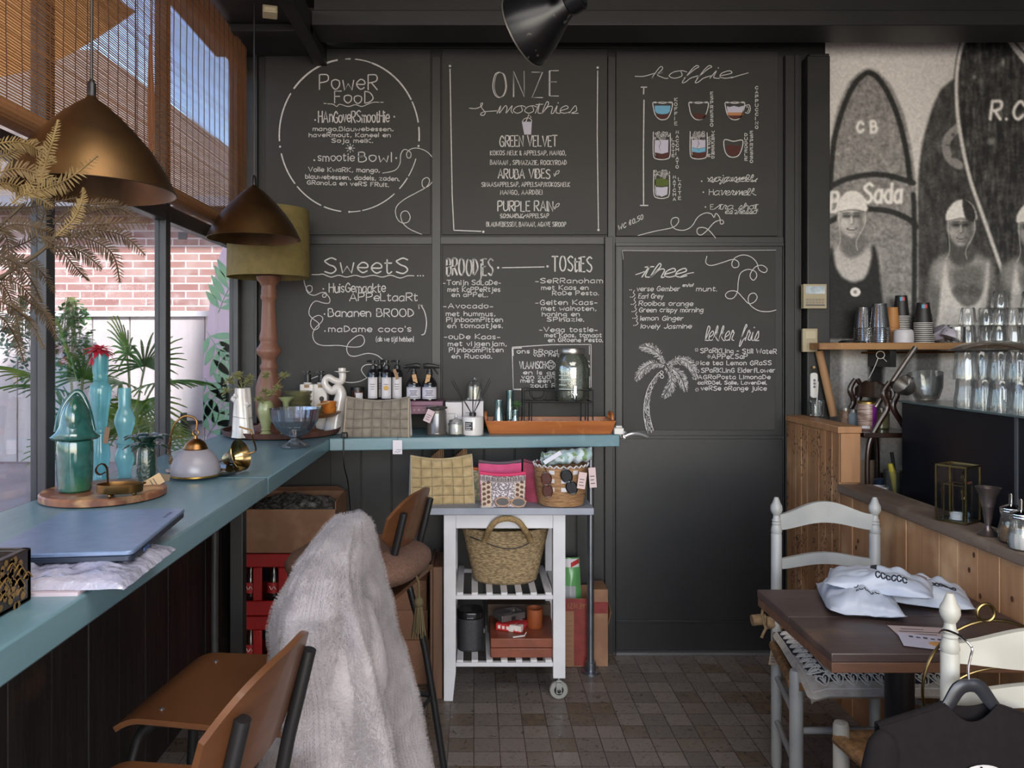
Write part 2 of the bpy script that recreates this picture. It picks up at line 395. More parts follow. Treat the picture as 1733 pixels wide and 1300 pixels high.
# joined-up letters: one running stroke each, start on the left at the base line, end on the right
S = {
'a': (5, '4i2j0h0e2d4g4j4e5d'), 'b': (4, '0d2k2m1m0f2d4f3i2h4h'), 'c': (4, '3i2j0g1d3d4e'), 'd': (5, '4i2j0h0e2d4g4m4e5d'), 'e': (4, '0f3h2j0h0e2d4e'), 'f': (4, '0d2k3m2n1j0a1a2d4f'), 'g': (5, '4i2j0h0e2d4h4j3a1b4d'),
'h': (5, '0d2k1m0d2i4i4d5d'), 'i': (3, '0d1j1e2d3d'), 'j': (3, '1d2j1a0a1c3e'), 'k': (5, '0d2k1m0d1g3i1g4d5d'), 'l': (3, '0d2k1m0l0e2d3d'), 'm': (7, '0d1j1d3j4h4d6j6f7d'), 'n': (5, '0d1j1d3j4h4d5d'), 'o': (5, '3j1i0f2d4f3j5i'),
'p': (5, '0d1j0a1i3j4g2d5d'), 'r': (4, '0d1j2j2i3i2e4d'), 's': (4, '0d2j3f1d4d'), 't': (3, '0d1l1e2d3d'), 'u': (5, '0j0e2d4j4e5d'), 'v': (5, '0j1j2d4j5i'), 'w': (6, '0j1d3i4d6j6i'), 'x': (4, '0d4j'), 'y': (5, '0j0f2e4j2a1b5d'), 'z': (4, '0j3j0d4d'),
}
CHALK = mat('white_chalk', 'd2cfcf', .8, col2='bcb9bb', scale=90)
def gpts(st): return [(int(st[i]), ord(st[i + 1]) - 100) for i in range(0, len(st), 2)]
class Scribe:
    def __init__(s, y=WY - .0135): s.m = MB(); s.y = y
    def w(s, x, y): return Vector(((x - CX) * WY / F, s.y, EYE - (y - CY) * WY / F))
    def line(s, pts, th=1.6, k=0, closed=False):
        """stroke through px points, th px wide, rounded ends"""
        if len(pts) == 1 or (len(pts) == 2 and pts[0] == pts[1]): return s.dot(pts[0][0], pts[0][1], th * .75)
        p = [Vector((a, b, 0)) for a, b in pts]
        if k: p = smooth_path(p, k, closed)
        q = [p[0]]
        for v in p[1:]:
            if (v - q[-1]).length > .05: q.append(v)
        p = q; L = len(p); vs = []
        if L < 2: return s.dot(pts[0][0], pts[0][1], th * .75)
        h = th / 2
        def pt(v): return s.w(v.x, v.y)
        d0 = (p[0] - p[1]).normalized(); d1 = (p[-1] - p[-2]).normalized()
        cs = [(p[0] + d0 * h * .8, .45)] + [(v, 1) for v in p] + [(p[-1] + d1 * h * .8, .45)]
        if closed: cs = [(v, 1) for v in p] + [(p[0], 1)]
        n = len(cs)
        for i, (c, f) in enumerate(cs):
            a = cs[max(i - 1, 0)][0]; b = cs[min(i + 1, n - 1)][0]; d = (b - a)
            if closed and i in (0, n - 1): d = cs[1][0] - cs[-2][0]
            d = d.normalized() if d.length > 1e-6 else Vector((1, 0, 0))
            o = Vector((-d.y, d.x, 0)) * h * f; vs += [pt(c + o), pt(c - o)]
        s.m.add(vs, [(2 * i, 2 * i + 1, 2 * i + 3, 2 * i + 2) for i in range(n - 1)])
    def dot(s, x, y, r):
        n = 8 if r < 2 else 12
        s.m.add([s.w(x + r * math.cos(2 * PI * i / n), y + r * math.sin(2 * PI * i / n)) for i in range(n)], [tuple(range(n))])
    def poly(s, pts, k=0):
        p = [Vector((a, b, 0)) for a, b in pts]
        if k: p = smooth_path(p, k, True)
        fillpoly(s.m, [s.w(v.x, v.y) for v in p])
    def text(s, x0, x1, yb, h, tx, th=None, slant=0, y2=None, script=False, gap=2.0, xr=None):
        """tx written from x0 to x1 px on the base line yb (rising or falling to y2), cap height h"""
        th = th or max(1.1, h * .13); u = 0; items = []
        if h < 12 and not script: h *= .84; gap += .6; th *= .95
        for ch in tx:
            if ch == ' ': u += 4; continue
            adv, st = (S[ch] if script and ch in S else G[ch])
            items.append((u, ch, st)); u += adv + (0 if script and ch in S else gap)
        u -= 0 if script else gap
        sx = (x1 - x0) / max(u, 1); sy = h / 9; rng = random.Random(tx)
        def mp(a, b, jx, jy):
            px = x0 + a * sx + (b * sy) * slant; f = (a * sx) / max(1, x1 - x0)
            return (px + jx, (yb + ((y2 - yb) * f if y2 is not None else 0)) - b * sy + jy)
        for uu, ch, st in items:
            jx, jy = rng.uniform(-.12, .12) * h * .2, rng.uniform(-.3, .3) * h * .14
            if script and ch in S: s.line([mp(uu + a, b, 0, 0) for a, b in gpts(st)], th, 5); continue_dots = ch in 'ij'
            else:
                continue_dots = False
                for q in st.split():
                    cv = q[0] == '~'; q = q.lstrip('~'); s.line([mp(uu + a, b, jx, jy) for a, b in gpts(q)], th, 4 if cv else 0)
            if continue_dots: s.dot(*mp(uu + 1.2, 8.2, 0, 0), th * .8)
            if script and ch == 't': s.line([mp(uu - .5, 6.8, 0, 0), mp(uu + 2.6, 7.2, 0, 0)], th)
    def star(s, x, y, r, n=8):
        for i in range(n):
            a = 2 * PI * i / n; s.line([(x + r * .6 * math.cos(a), y + r * .6 * math.sin(a)), (x + r * math.cos(a), y + r * math.sin(a))], 1)
        s.dot(x, y, r * .4)
def zc(ox, oy, k):    # crop coordinates -> px
    return lambda pts: [(ox + a / k, oy + b / k) for a, b in pts]
BOARD = mat('chalkboard', '252423', .62, col2='2a2928', scale=2.2, lo=.3, hi=.7, col3='32312f', scale3=5, lo3=.58, hi3=.9)
def board(x0, y0, x1, y1, label, t=.012):
    o = MB().box(wx(x0), wx(x1), WY - t, WY - .0005, wz(y1), wz(y0)).build('menu_board', BOARD, bev=.0015)
    return one(o, label, 'menu board', 'chalk menu boards')
# ---- board: power food
b1 = board(450, 84, 729, 398, 'upper left black menu board with POWER FOOD in a dashed chalk circle')
s = Scribe(); q = zc(440, 70, 3.94)
cx, cy, rx, ry = 591.8, 230.4, 118, 129
for a0, a1, th in ((100, 142, 3), (147, 184, 2.4), (194, 219, 2.2), (222, 246, 2), (249, 263, 2), (271, 279, 1.6), (281, 310, 1.7), (316, 326, 2), (328, 342, 1.6), (356, 366, 2.6), (370, 386, 2.2), (388, 431, 2.6), (432, 445, 1.8), (449, 453, 1.8)):
    s.line([(cx + rx * math.cos(R(a)), cy - ry * math.sin(R(a))) for a in np.linspace(a0, a1, 14)], th)
for a in (90, 184 + 4.5, 270, 352): s.dot(cx + rx * math.cos(R(a)), cy - ry * math.sin(R(a)), 1.8)
s.text(541, 639, 153.5, 25, 'PoweR', 1.9); s.text(567, 632, 176.5, 20, 'FooD', 1.7)
s.line(q([(430, 420), (445, 420)]), 1.2); s.line(q([(455, 422), (490, 425), (515, 440), (535, 425), (590, 440), (640, 428), (680, 440), (720, 425), (760, 412), (795, 412)]), 1.2, 4); s.line(q([(805, 412), (825, 412)]), 1.2)
s.text(540, 659, 208.3, 19, 'HAnGoveRSmootHie', 1.8, gap=1.6)
for a, b in q([(372, 530), (897, 508), (366, 797), (910, 783)]): s.dot(a, b, 1.5)
for a in ((530.6, 666, 222.8, 7.5, 'mango.Blauwebessen,', None), (524, 661, 233, 7.5, 'haveRmout, Kaneel en', None), (562, 631, 242.6, 7.5, 'Soja melK.', None), (523, 643, 291.3, 8.4, 'Volle KwaRK, mango,', 292.5), (518, 676, 303, 8, 'blauwebessen, dadels, zaden.', 307), (521, 658, 313, 7.6, 'GRanoLa en veRS FRuit.', 317)):
    s.text(a[0], a[1], a[2], a[3] * 1.05, a[4], 1.35, y2=a[5], gap=1.5)
s.star(593.5, 252, 7.5); s.text(539, 600, 273.8, 13, 'smootie', 1.5); s.text(607.5, 663, 275, 16, 'Bowl', 1.7)
s.line(q([(820, 883), (900, 865), (935, 820), (940, 760), (965, 725), (1005, 745), (1005, 778), (985, 780), (980, 750), (1010, 722), (1060, 718), (1120, 745), (1160, 800), (1165, 880), (1150, 940), (1110, 978), (1085, 970), (1085, 930), (1115, 912), (1132, 935), (1110, 975), (1050, 1010), (960, 1060), (910, 1110), (910, 1170), (940, 1210), (985, 1210), (1003, 1175), (985, 1138), (955, 1138), (940, 1165), (955, 1215), (1000, 1255), (1080, 1290)]), 1.25, 4)
s.m.build('chalk_writing', CHALK, b1, ang=0)
# ---- board: smoothies
b2 = board(748, 84, 1027, 398, 'upper middle black menu board headed ONZE smoothies')
s = Scribe(); q = zc(740, 70, 3.823)
for a, b in q([(83, 166), (298, 1235), (1035, 176), (1040, 1223)]): s.dot(a, b, 2)
s.line(q([(83, 185), (90, 600), (97, 1000), (108, 1225)]), 1.7); s.line(q([(108, 1225), (283, 1232)]), 1.6); s.line(q([(1035, 197), (1032, 600), (1040, 1212)]), 1.5)
s.text(833.4, 945, 165.5, 43, 'ONZE', 1.5, gap=3.5); s.text(836, 943, 165.0, 42, 'ONZE', .8, gap=3.5)
s.line(q([(208, 438), (250, 440), (285, 425), (293, 405), (280, 412), (290, 440), (310, 465), (300, 483), (280, 480), (300, 462), (385, 455)]), 1.3, 4)
s.text(841, 978, 193, 19, 'moothies', 1.25, script=True, slant=.2)
s.line(q([(572, 525), (592, 478), (606, 498)]), 1.3); s.line(q([(550, 525), (560, 508), (585, 500), (605, 510), (610, 525)]), 1.2, 3)
s.m.cur = 1; s.poly(q([(546, 525), (611, 525), (606, 608), (562, 608)])); s.m.cur = 0
for a in ((846, 942.7, 249, 18, 'GREEN VELVET', 1.9), (829.7, 957, 263.6, 8.8, 'KOKOS MELK & APPELSAP, MANGO,', 1.2), (829.7, 958.4, 279.8, 8.8, 'BANAAN , SPINAZAZIE, ROCKYROAD', 1.2), (843, 930, 303, 15.5, 'ARUBA VIBES', 1.8), (815, 964, 316.7, 8.6, 'SINAASAPPELSAP, APPELSAP/KOKOSMELK', 1.15), (846.5, 917, 330, 8.8, 'MANGO, AARDBEI', 1.15), (842, 935, 358, 16.5, 'PURPLE RAIN', 1.9), (846.7, 928, 369.5, 8.2, 'SOJAMELK, APPELSAP', 1.15), (823, 957, 384, 8.8, 'BLAUWEBESSEN, BANAAN, AGAVE SIROOP', 1.15)):
    s.text(*a[:5], a[5], gap=1.7)
s.line(q([(408, 1130), (430, 1145), (455, 1122), (480, 1145), (510, 1120), (540, 1145), (575, 1125)]), 1.5, 3)
for y in (858, 1070):
    s.line(q([(752, y + 2), (758, y + 20), (768, y - 10), (788, y - 18), (780, y + 2), (766, y + 6), (760, y + 18)]), 1.1, 3)
s.m.build('chalk_writing', [CHALK, mat('lilac_chalk', 'b9b6c6', .8)], b2, ang=0)
# ---- board: coffee
b3 = board(1042, 88, 1315, 400, 'upper right black menu board headed koffie with drawn coffee glasses')
s = Scribe(); q = zc(1030, 80, 3.939)
s.line(q([(172, 200), (230, 200), (300, 180)]), 1.2, 3); s.text(1102, 1238, 134, 19, 'koffie', 1.3, script=True, slant=.45); s.line(q([(810, 212), (860, 195), (925, 177)]), 1.1, 3)
for l in ([(213, 272), (250, 272)], [(231, 272), (229, 318)], [(232, 358), (228, 700), (229, 1058)], [(207, 1058), (258, 1058)]): s.line(q(l), 1.9)
def ring(pts, th=1.3, closed=False): s.line(q(pts), th, 4, closed)
for x in (295, 534, 775):
    ring([(x, 372), (x + 60, 380), (x + 122, 372), (x + 120, 420), (x + 100, 470), (x + 75, 487), (x + 40, 485), (x + 12, 455), (x, 410)], 1.5, True); ring([(x + 6, 378), (x + 60, 370), (x + 118, 378)], 1)
ring([(766, 622), (825, 632), (886, 625), (882, 680), (860, 725), (825, 738), (790, 728), (768, 690)], 1.5, True)
ring([(905, 395), (930, 390), (938, 420), (925, 445), (905, 440)], 1.3); ring([(910, 405), (922, 402), (928, 420), (918, 436)], 1)
for x, y0, y1, w_ in ((294, 570, 750, 112), (539, 567, 746, 112), (297, 825, 1008, 104)):
    ring([(x, y0), (x, y1 - 30), (x + 25, y1), (x + w_ - 25, y1), (x + w_, y1 - 30), (x + w_, y0 + 8)], 1.4)
    ring([(x + 12, y0 + 35), (x + 11, y1 - 34), (x + 30, y1 - 12)], .9)
rg = random.Random(3)
for x, y0 in ((300, 572), (545, 570), (305, 828)):
    for i in range(26):
        a, b = x + rg.uniform(2, 92), y0 + rg.uniform(0, 46); ring([(a, b - 7), (a + 8, b), (a, b + 7), (a - 8, b)], .8, True)
def fill(i, pts): s.m.cur = i; s.poly(q(pts)); s.m.cur = 0
fill(2, [(303, 395), (408, 395), (404, 432), (390, 448), (350, 452), (318, 446), (304, 430)]); fill(3, [(308, 450), (350, 458), (402, 450), (390, 474), (370, 482), (335, 480), (315, 468)])
fill(3, [(555, 450), (585, 445), (645, 455), (635, 480), (600, 490), (570, 480)])
fill(1, [(783, 398), (800, 404), (830, 396), (860, 404), (895, 395), (893, 440), (785, 440)]); fill(4, [(785, 440), (893, 440), (888, 460), (788, 460)]); fill(3, [(788, 460), (888, 460), (870, 480), (830, 484), (800, 476)])
fill(1, [(308, 625), (394, 622), (392, 705), (350, 715), (305, 705)]); fill(3, [(303, 708), (350, 718), (398, 706), (395, 738), (350, 746), (312, 738)])
fill(1, [(552, 622), (640, 622), (640, 672), (595, 680), (552, 672)]); fill(2, [(550, 674), (595, 682), (640, 674), (640, 700), (595, 708), (550, 700)]); fill(3, [(550, 703), (595, 711), (642, 702), (638, 735), (595, 744), (556, 736)])
fill(3, [(775, 665), (800, 655), (880, 662), (876, 690), (855, 724), (820, 730), (790, 718)])
fill(5, [(304, 885), (350, 875), (396, 890), (392, 925), (350, 932), (306, 925)]); fill(1, [(310, 935), (350, 938), (390, 933), (386, 985), (350, 1000), (314, 985)])
for x in (335, 590): ring([(x, 630), (x + 8, 650), (x - 4, 665), (x + 6, 690)], .7)
def vtext(x, y0, y1, tx):
    n = len(tx); x, y0 = q([(x, y0)])[0]; y1 = q([(0, y1)])[0][1]; st = (y1 - y0) / n; h = min(6.6, st * .78)
    for i, c in enumerate(tx): s.text(x - 2, x + 2.4, y0 + st * i + h, h, c, 1.15)
for a in ((443, 340, 530, 'KOFFIE'), (681, 300, 540, 'ESPRESSO'), (980, 262, 555, 'CAPPUCCINO'), (452, 557, 818, 'MACCHIATO'), (425, 610, 740, 'LATTE'), (690, 560, 750, 'VERKEERD'), (663, 598, 738, 'KOFFIE'), (909, 575, 765, 'DUBBELE'), (945, 560, 780, 'ESPRESSO'), (433, 855, 1032, 'MATCHA'), (468, 870, 1025, 'LATTE')): vtext(*a)
for a, b in q([(615, 897), (626, 970), (640, 1068)]): s.dot(a, b, 1.3)
s.text(1197, 1278, 308, 11, 'sojamelk', 1.2, script=True, slant=.25); s.text(1199, 1206, 331, 11, 'H', 1.1); s.text(1207, 1278, 331, 11, 'avermelk', 1.1, script=True, slant=.25)
s.line(q([(655, 875), (690, 905), (720, 870), (760, 910), (800, 870), (850, 905), (900, 870), (950, 900), (985, 880)]), 1.4, 3)
s.text(1201, 1206, 355, 10, 'E', 1); s.text(1207, 1240, 355, 10, 'xtra', 1, script=True, slant=.2); s.text(1248, 1281, 355, 10, 'shot', 1, script=True, slant=.2); s.text(1226, 1280, 362.5, 8.5, 'espresso', 1, script=True, slant=.2)
s.text(1045.5, 1087, 391, 10, 'WC €0,50', 1.25, y2=372)
s.line(q([(193, 1258), (300, 1230), (420, 1205), (460, 1170), (455, 1140), (420, 1145), (412, 1180), (440, 1215), (500, 1222), (550, 1195), (590, 1135), (640, 1108), (680, 1115), (697, 1138), (710, 1110), (735, 1140), (740, 1180), (760, 1175), (750, 1155), (700, 1170), (650, 1225), (610, 1255), (585, 1240), (590, 1210), (630, 1205), (665, 1225), (700, 1265), (706, 1275)]), 1.25, 4)
s.m.build('chalk_writing', [CHALK, mat('lilac_chalk', 'b9b6c6'), mat('blue_chalk', '6ea6c6', .8), mat('brown_chalk', '4b2520', .8), mat('tan_chalk', 'b07a55', .8), mat('green_chalk', '4f5c26', .8)], b3, ang=0)
# ---- board: sweets
b4 = board(438, 418, 732, 742, 'lower left black menu board headed Sweets behind the pump bottles')
s = Scribe(); q = zc(380, 400, 4.642)
s.text(551, 690, 462.5, 26, 'SweetS', 2.3); s.line(q([(655, 305), (675, 305)]), 1.4); s.line(q([(690, 303), (740, 303)]), 1.4)
s.line(q([(745, 303), (780, 300), (840, 322), (900, 308), (960, 322), (1030, 308), (1090, 322), (1170, 308), (1240, 322), (1310, 308), (1380, 330), (1440, 312), (1490, 312)]), 1.4, 4)
for a, b in q([(1520, 312), (1540, 312), (1562, 312), (780, 415), (790, 612), (793, 745)]): s.dot(a, b, 1.3)
for a in ((557.7, 652.5, 494.8, 15, 'HuisGemaakte', 1.6), (592, 707, 509.6, 13, 'APPeLtaaRt', 1.5), (556.6, 700, 536, 13, 'Bananen BROOD', 1.6), (557, 695.6, 561.6, 11.5, "maDame coco's", 1.5)): s.text(*a[:5], a[5], gap=1.6)
s.text(637.4, 700, 578, 9.5, '(als we tijd hebben!', 1.1, gap=1.3)
s.line(q([(1525, 540), (1545, 545), (1575, 600), (1588, 680), (1575, 760), (1550, 775)]), 1.5, 4); s.line(q([(1530, 570), (1525, 538), (1556, 545)]), 1.5)
s.line(q([(625, 315), (635, 380), (665, 440), (690, 430), (690, 395), (660, 390), (645, 415), (665, 450), (710, 465), (760, 445), (800, 445), (800, 475), (780, 480), (775, 462), (800, 452), (830, 490), (825, 525), (780, 525), (720, 510), (680, 550), (668, 610), (700, 650), (740, 680), (745, 715), (710, 735), (682, 700), (690, 650), (740, 622), (775, 640), (765, 675), (715, 725), (697, 780), (720, 835), (780, 858), (900, 857), (1000, 870), (1070, 865), (1102, 830), (1090, 785), (1050, 780), (985, 830), (963, 880), (980, 930), (1030, 942), (1120, 920), (1190, 930), (1240, 965), (1262, 1000), (1230, 1030), (1190, 1010), (1110, 1010), (1078, 1050), (1115, 1105), (1130, 1105), (1060, 1140), (960, 1145), (800, 1100), (740, 1098), (660, 1130)]), 1.2, 4)
s.m.build('chalk_writing', CHALK, b4, ang=0)
# ---- board: sandwiches
b5 = board(749, 416, 1022, 742, 'lower middle black menu board headed BROODJES and TOSTIES behind the wooden tray')
s = Scribe(); q = zc(740, 420, 5.2)
s.text(755.4, 834, 467, 28, 'BROODjES', 2.3); s.text(756.8, 835, 466, 27, 'BROODjES', 1); s.text(934, 1000.6, 460, 25, 'TOStiES', 2.3)
s.line(q([(570, 175), (938, 168)]), 1.6)
for a, b in q([(535, 175), (968, 163)]): s.dot(a, b, 2)
for a in ((750.6, 847, 482.5, 9.6, '_Tonijn SaLaDe_'), (757.7, 845.8, 494, 9, 'met KaPPeRtjes'), (765, 824.6, 502.7, 8.5, 'en aPPeL.'), (750.6, 834, 522, 9.6, '_Avocado_'), (755, 837.7, 535, 9, 'met hummus,'), (756, 850.6, 545, 9, 'PijnboomPitten'), (757.7, 850, 555, 9, 'en tomaatjes.'), (752, 846, 573.8, 9.6, '_ouDe Kaas_'), (758.7, 857, 585.4, 9, 'met vijgenjam,'), (760.6, 851.5, 596, 9, 'PijnboomPitten'), (765, 832, 606.5, 8.5, 'en Rucola.'),
          (905.8, 1019, 479.6, 9.6, '_SeRRanoham'), (916, 994.8, 490.6, 8.6, 'met Kaas en'), (934.6, 1012, 499.8, 8.2, 'RoDe Pesto.'), (906, 1010, 516, 9.6, '_Geiten Kaas_'), (916, 1008, 525.8, 8.4, 'met walnoten,'), (917, 980, 535.4, 8.4, 'honing en'), (925.6, 987, 544, 8, 'SPinazie.'), (912.7, 1010, 561.7, 9, '_Vega tostie_'), (921.7, 1017, 570.6, 8, 'met Kaas, tomaat'), (927.5, 1019, 578.7, 8, 'en GRoene Pesto.'),
          (875, 943, 598, 8, 'ons bRood'), (902.5, 946, 603.4, 7, 'van het'), (885.6, 940, 633.5, 7.6, 'en is ge'), (882.7, 939, 640.6, 7.6, 'van zuuR'), (881, 944, 647.3, 7.6, 'met een k'), (897.5, 940, 655.5, 7.6, 'zout R')):
    s.text(*a, 1.3, gap=1.5)
s.line(q([(660, 872), (1000, 850), (1350, 848), (1350, 1220)]), 1.3); s.line(q([(1335, 860), (1335, 935)]), 1); s.line(q([(1337, 1130), (1335, 1225)]), 1); s.line(q([(658, 880), (668, 1240), (1340, 1225)]), 1.3); s.line(q([(665, 885), (667, 945)]), 1.6); s.line(q([(665, 882), (740, 878)]), 1.5); s.line(q([(672, 1243), (760, 1246)]), 1.4)
s.text(879, 922, 623.5, 12, 'VLAAMSCH', 1.3, gap=1.6); s.text(944, 997, 623.5, 12, 'B      S', 1.3)
ring([(997, 988), (1037, 1028), (997, 1068), (957, 1028)], 1.4, True); ring([(975, 1050), (980, 1030), (970, 1012), (985, 1005), (997, 1012), (1010, 1005), (1024, 1012), (1015, 1030), (1020, 1050), (1008, 1050), (1003, 1035), (992, 1035), (986, 1050)], 1.3, True)
s.m.build('chalk_writing', CHALK, b5, ang=0)
# ---- board: tea, on the door
b6 = board(1052, 426, 1308, 727, 'lower right black menu board on the door, headed thee, with a chalk palm tree', .032)
s = Scribe(WY - .0335); q = zc(1030, 400, 3.713)
s.line(q([(78, 95), (500, 98), (1035, 92)]), .7); s.line(q([(78, 95), (84, 150)]), .7)
s.line(q([(162, 245), (200, 232), (215, 225)]), 1.4, 3); s.text(1084, 1158, 470, 22, 'thee', 1.9, script=True, slant=.45); s.line(q([(440, 258), (480, 240), (522, 232)]), 1.4, 3)
for a in ((1075, 1147, 493.5, 9.5, 'verse Gember'), (1152, 1170, 486, 6, 'en/of'), (1175, 1209, 493.5, 9, 'munt.'), (1078, 1119, 505.8, 9, 'Earl Grey'), (1078.5, 1168.7, 518, 9, 'Rooibos orange'), (1079, 1186, 528.7, 9, 'Green crispy morning'), (1081, 1152.5, 542.7, 9, 'lemon Ginger'), (1082, 1166.5, 556.2, 9, 'lovely Jasmine')):
    s.text(*a, 1.2, gap=1.2, slant=.15)
for i in range(6):
    y = 340 + i * 45 - (4 if i > 3 else 0); x = 124 + i * 5
    for k in range(2): s.dot(*q([(x + k * 11, y)])[0], .9)
    if i < 5: ring([(x + 30, y + 2), (x + 22, y + 18), (x + 32, y + 30), (x + 22, y + 42)], 1)
s.line(q([(655, 0), (672, 30), (665, 70), (650, 95), (605, 130), (598, 170), (630, 188), (700, 170), (765, 150), (800, 165), (800, 195), (770, 200), (760, 175), (780, 140), (830, 122), (880, 135), (915, 170), (930, 215), (965, 232), (980, 210), (950, 187), (910, 195), (880, 230), (875, 260), (895, 280), (915, 255), (905, 225), (860, 212), (815, 235), (800, 290), (795, 350), (770, 390), (735, 393), (720, 370), (745, 348), (790, 350), (830, 390), (865, 425), (900, 415), (918, 385), (900, 360), (870, 370), (862, 405), (880, 440), (930, 470), (990, 475), (1035, 465)][4:]), 1.25, 4)
s.text(1190, 1238, 576.4, 24, 'lekker', 1.4, script=True, slant=.2); s.text(1249, 1280, 576.4, 24, 'fris', 1.4, script=True, slant=.2)
for a in ((1182, 1309.6, 597, 9, 'SPaRKLing - Still WateR', 598.5), (1201, 1261, 607, 9, 'APPeLSaP', None), (1183, 1300.7, 617.6, 8.6, 'ice tea Lemon GRaSS', None), (1183.5, 1307, 630, 8.8, 'SPaRKLinG ElderfLower', None), (1178, 1299, 641, 8, 'AGRoPosta LimonaDe', None), (1178, 1292.6, 650, 6.8, 'aaRDBei, Salie, LavenDel.', None), (1183, 1292.6, 660, 8.4, 'veRSe oRange juice', None)):
    s.text(*a[:5], 1.25, y2=a[5], gap=1.5)
for a, b in q([(540, 713), (618, 755), (545, 795), (548, 846), (525, 888), (543, 962)]): s.dot(a, b, 1.3); s.star(a, b, 3, 6)
rg = random.Random(5)
for pts in ([(345, 805), (300, 735), (250, 700), (190, 690)], [(345, 805), (270, 800), (205, 835), (165, 895)], [(345, 805), (385, 880), (370, 950), (335, 1000)], [(345, 805), (420, 850), (450, 900), (470, 960)], [(345, 805), (430, 775), (500, 800), (540, 885)]):
    sp = smooth_path([Vector((a, b, 0)) for a, b in q(pts)], 10); s.line([(v.x, v.y) for v in sp], 1.3)
    for i in range(1, len(sp)):
        f = i / len(sp); L = 13 * math.sin(PI * min(1, f * .8 + .15)) * (.75 if f < .2 else 1); d = (sp[i] - sp[i - 1]).normalized(); n_ = Vector((-d.y, d.x, 0))
        for sd in (-1, 1):
            for k in range(2):
                e = sp[i] + (n_ * sd * rg.uniform(.6, 1) + d * rg.uniform(.5, 1)) * L * .75 + Vector((0, 2, 0)); st = sp[i] - d * k
                s.line([(st.x, st.y), ((st.x + e.x) / 2 + d.x, (st.y + e.y) / 2 + d.y), (e.x, e.y)], .55, 2)
tr = smooth_path([Vector((a, b, 0)) for a, b in q([(300, 870), (255, 940), (232, 1030), (230, 1120), (250, 1215)])], 8)
for side in (-1, 1): s.line([(v.x + side * (2.2 + 3.6 * i / len(tr)), v.y) for i, v in enumerate(tr)], 1.1)
for i in range(200):
    v = tr[rg.randrange(len(tr))]; f = tr.index(v) / len(tr); a = v.x + rg.uniform(-1, 1) * (2 + 3.4 * f); s.line([(a, v.y + rg.uniform(-3, 3)), (a + 1, v.y + rg.uniform(1, 5))], .6)
for a, b in q([(310, 865), (325, 880), (322, 855)]): s.line([(a, b - 3), (a + 3, b), (a, b + 3), (a - 3, b)], 1, 3, True)
s.m.build('chalk_writing', CHALK, b6, ang=0)
# ================================================================= COUNTERS
CT = 1.13                                     # counter top height
def cz(lift=0): return CT + lift
m = MB(); m.box(-1.172, -.642, -1.0, 2.36, CT - .055, CT); m.box(-1.172, -.642, 2.3615, WY, CT - .055, CT)
ct = thing('window_counter', 'long teal painted wooden counter running along the windows', 'counter')
m.build('counter_top', TEAL, ct, bev=.004)
m = MB(); m.box(-.755, -.715, 2.34, 2.38, 0, CT - .055); m.build('leg', DARKMETAL, ct, bev=.002)
m = MB(); m.box(-.755, -.715, .3, .34, 0, CT - .055); m.build('leg', DARKMETAL, ct, bev=.002)
m = MB(); 
for y in (.32, 2.36): m.box(-1.165, -.72, y - .015, y + .015, CT - .09, CT - .055)
m.build('bracket', DARKMETAL, ct, bev=.002)
bc = thing('wall_counter', 'teal painted wooden counter along the chalkboard wall on a steel pipe leg', 'counter')
MB().prism([(-.641, 3.354), (.675, 3.50), (.675, WY - .03), (-.641, WY - .03)], CT - .055, CT).build('counter_top', TEALB, bc, bev=.004)
PIPE = mat('galvanised_pipe', '8b8f97', .32, .9, col2='777b84', scale=12)
px_, py_ = X(999.5, 3.575), 3.575
m = MB(); m.lathe([(.016, .02), (.016, CT - .055)], 18, TR(px_, py_, 0)); pl = m.build('leg', PIPE, bc)
m = MB(); m.lathe([(.045, 0), (.045, .008), (.025, .01), (.025, .05), (.02, .052)], 24, TR(px_, py_, 0))
for k in range(4): m.lathe([(.006, .008), (.006, .013)], 8, TR(px_ + .034 * math.cos(k * PI / 2 + .8), py_ + .034 * math.sin(k * PI / 2 + .8), 0))
m.build('floor_flange', PIPE, pl)
m = MB(); m.tube([(-1.14, 3.33, .18), (-1.14, 3.33, .5), (-1.135, 3.33, 1.07)], .016, 12)
one(m.build('drain_pipe', mat('grey_plastic_pipe', '48494c', .35)), 'thin grey vertical pipe on the dark planks below the window counter', 'pipe')
# price tag helper: small card on a string
def tag_card(name, parent, p, w_=.03, h_=.05, rx=0, rz=0, col='c9c3cb', string=None, lines=2):
    M = Matrix.Translation(p) @ Matrix.Rotation(rz, 4, 'Z') @ Matrix.Rotation(rx, 4, 'Y')
    mb = MB(); mb.box(-w_ / 2, w_ / 2, -.0006, .0006, -h_, 0, M); mb.cur = 1
    for i in range(lines): mb.box(-w_ * .33, w_ * (.3 - .12 * (i % 2)), -.0012, -.0008, -h_ * (.45 + .18 * i), -h_ * (.41 + .18 * i), M)
    if string: mb.tube([M @ Vector((0, 0, -.003)), (Vector(string) + M @ Vector((0, 0, 0))) / 2 + Vector((0, 0, -.004)), string], .0008, 5, k=3)
    return mb.build(name, [mat('card_' + col, col, .6), mat('dark_print', '3b3640', .7)], parent, bev=0)
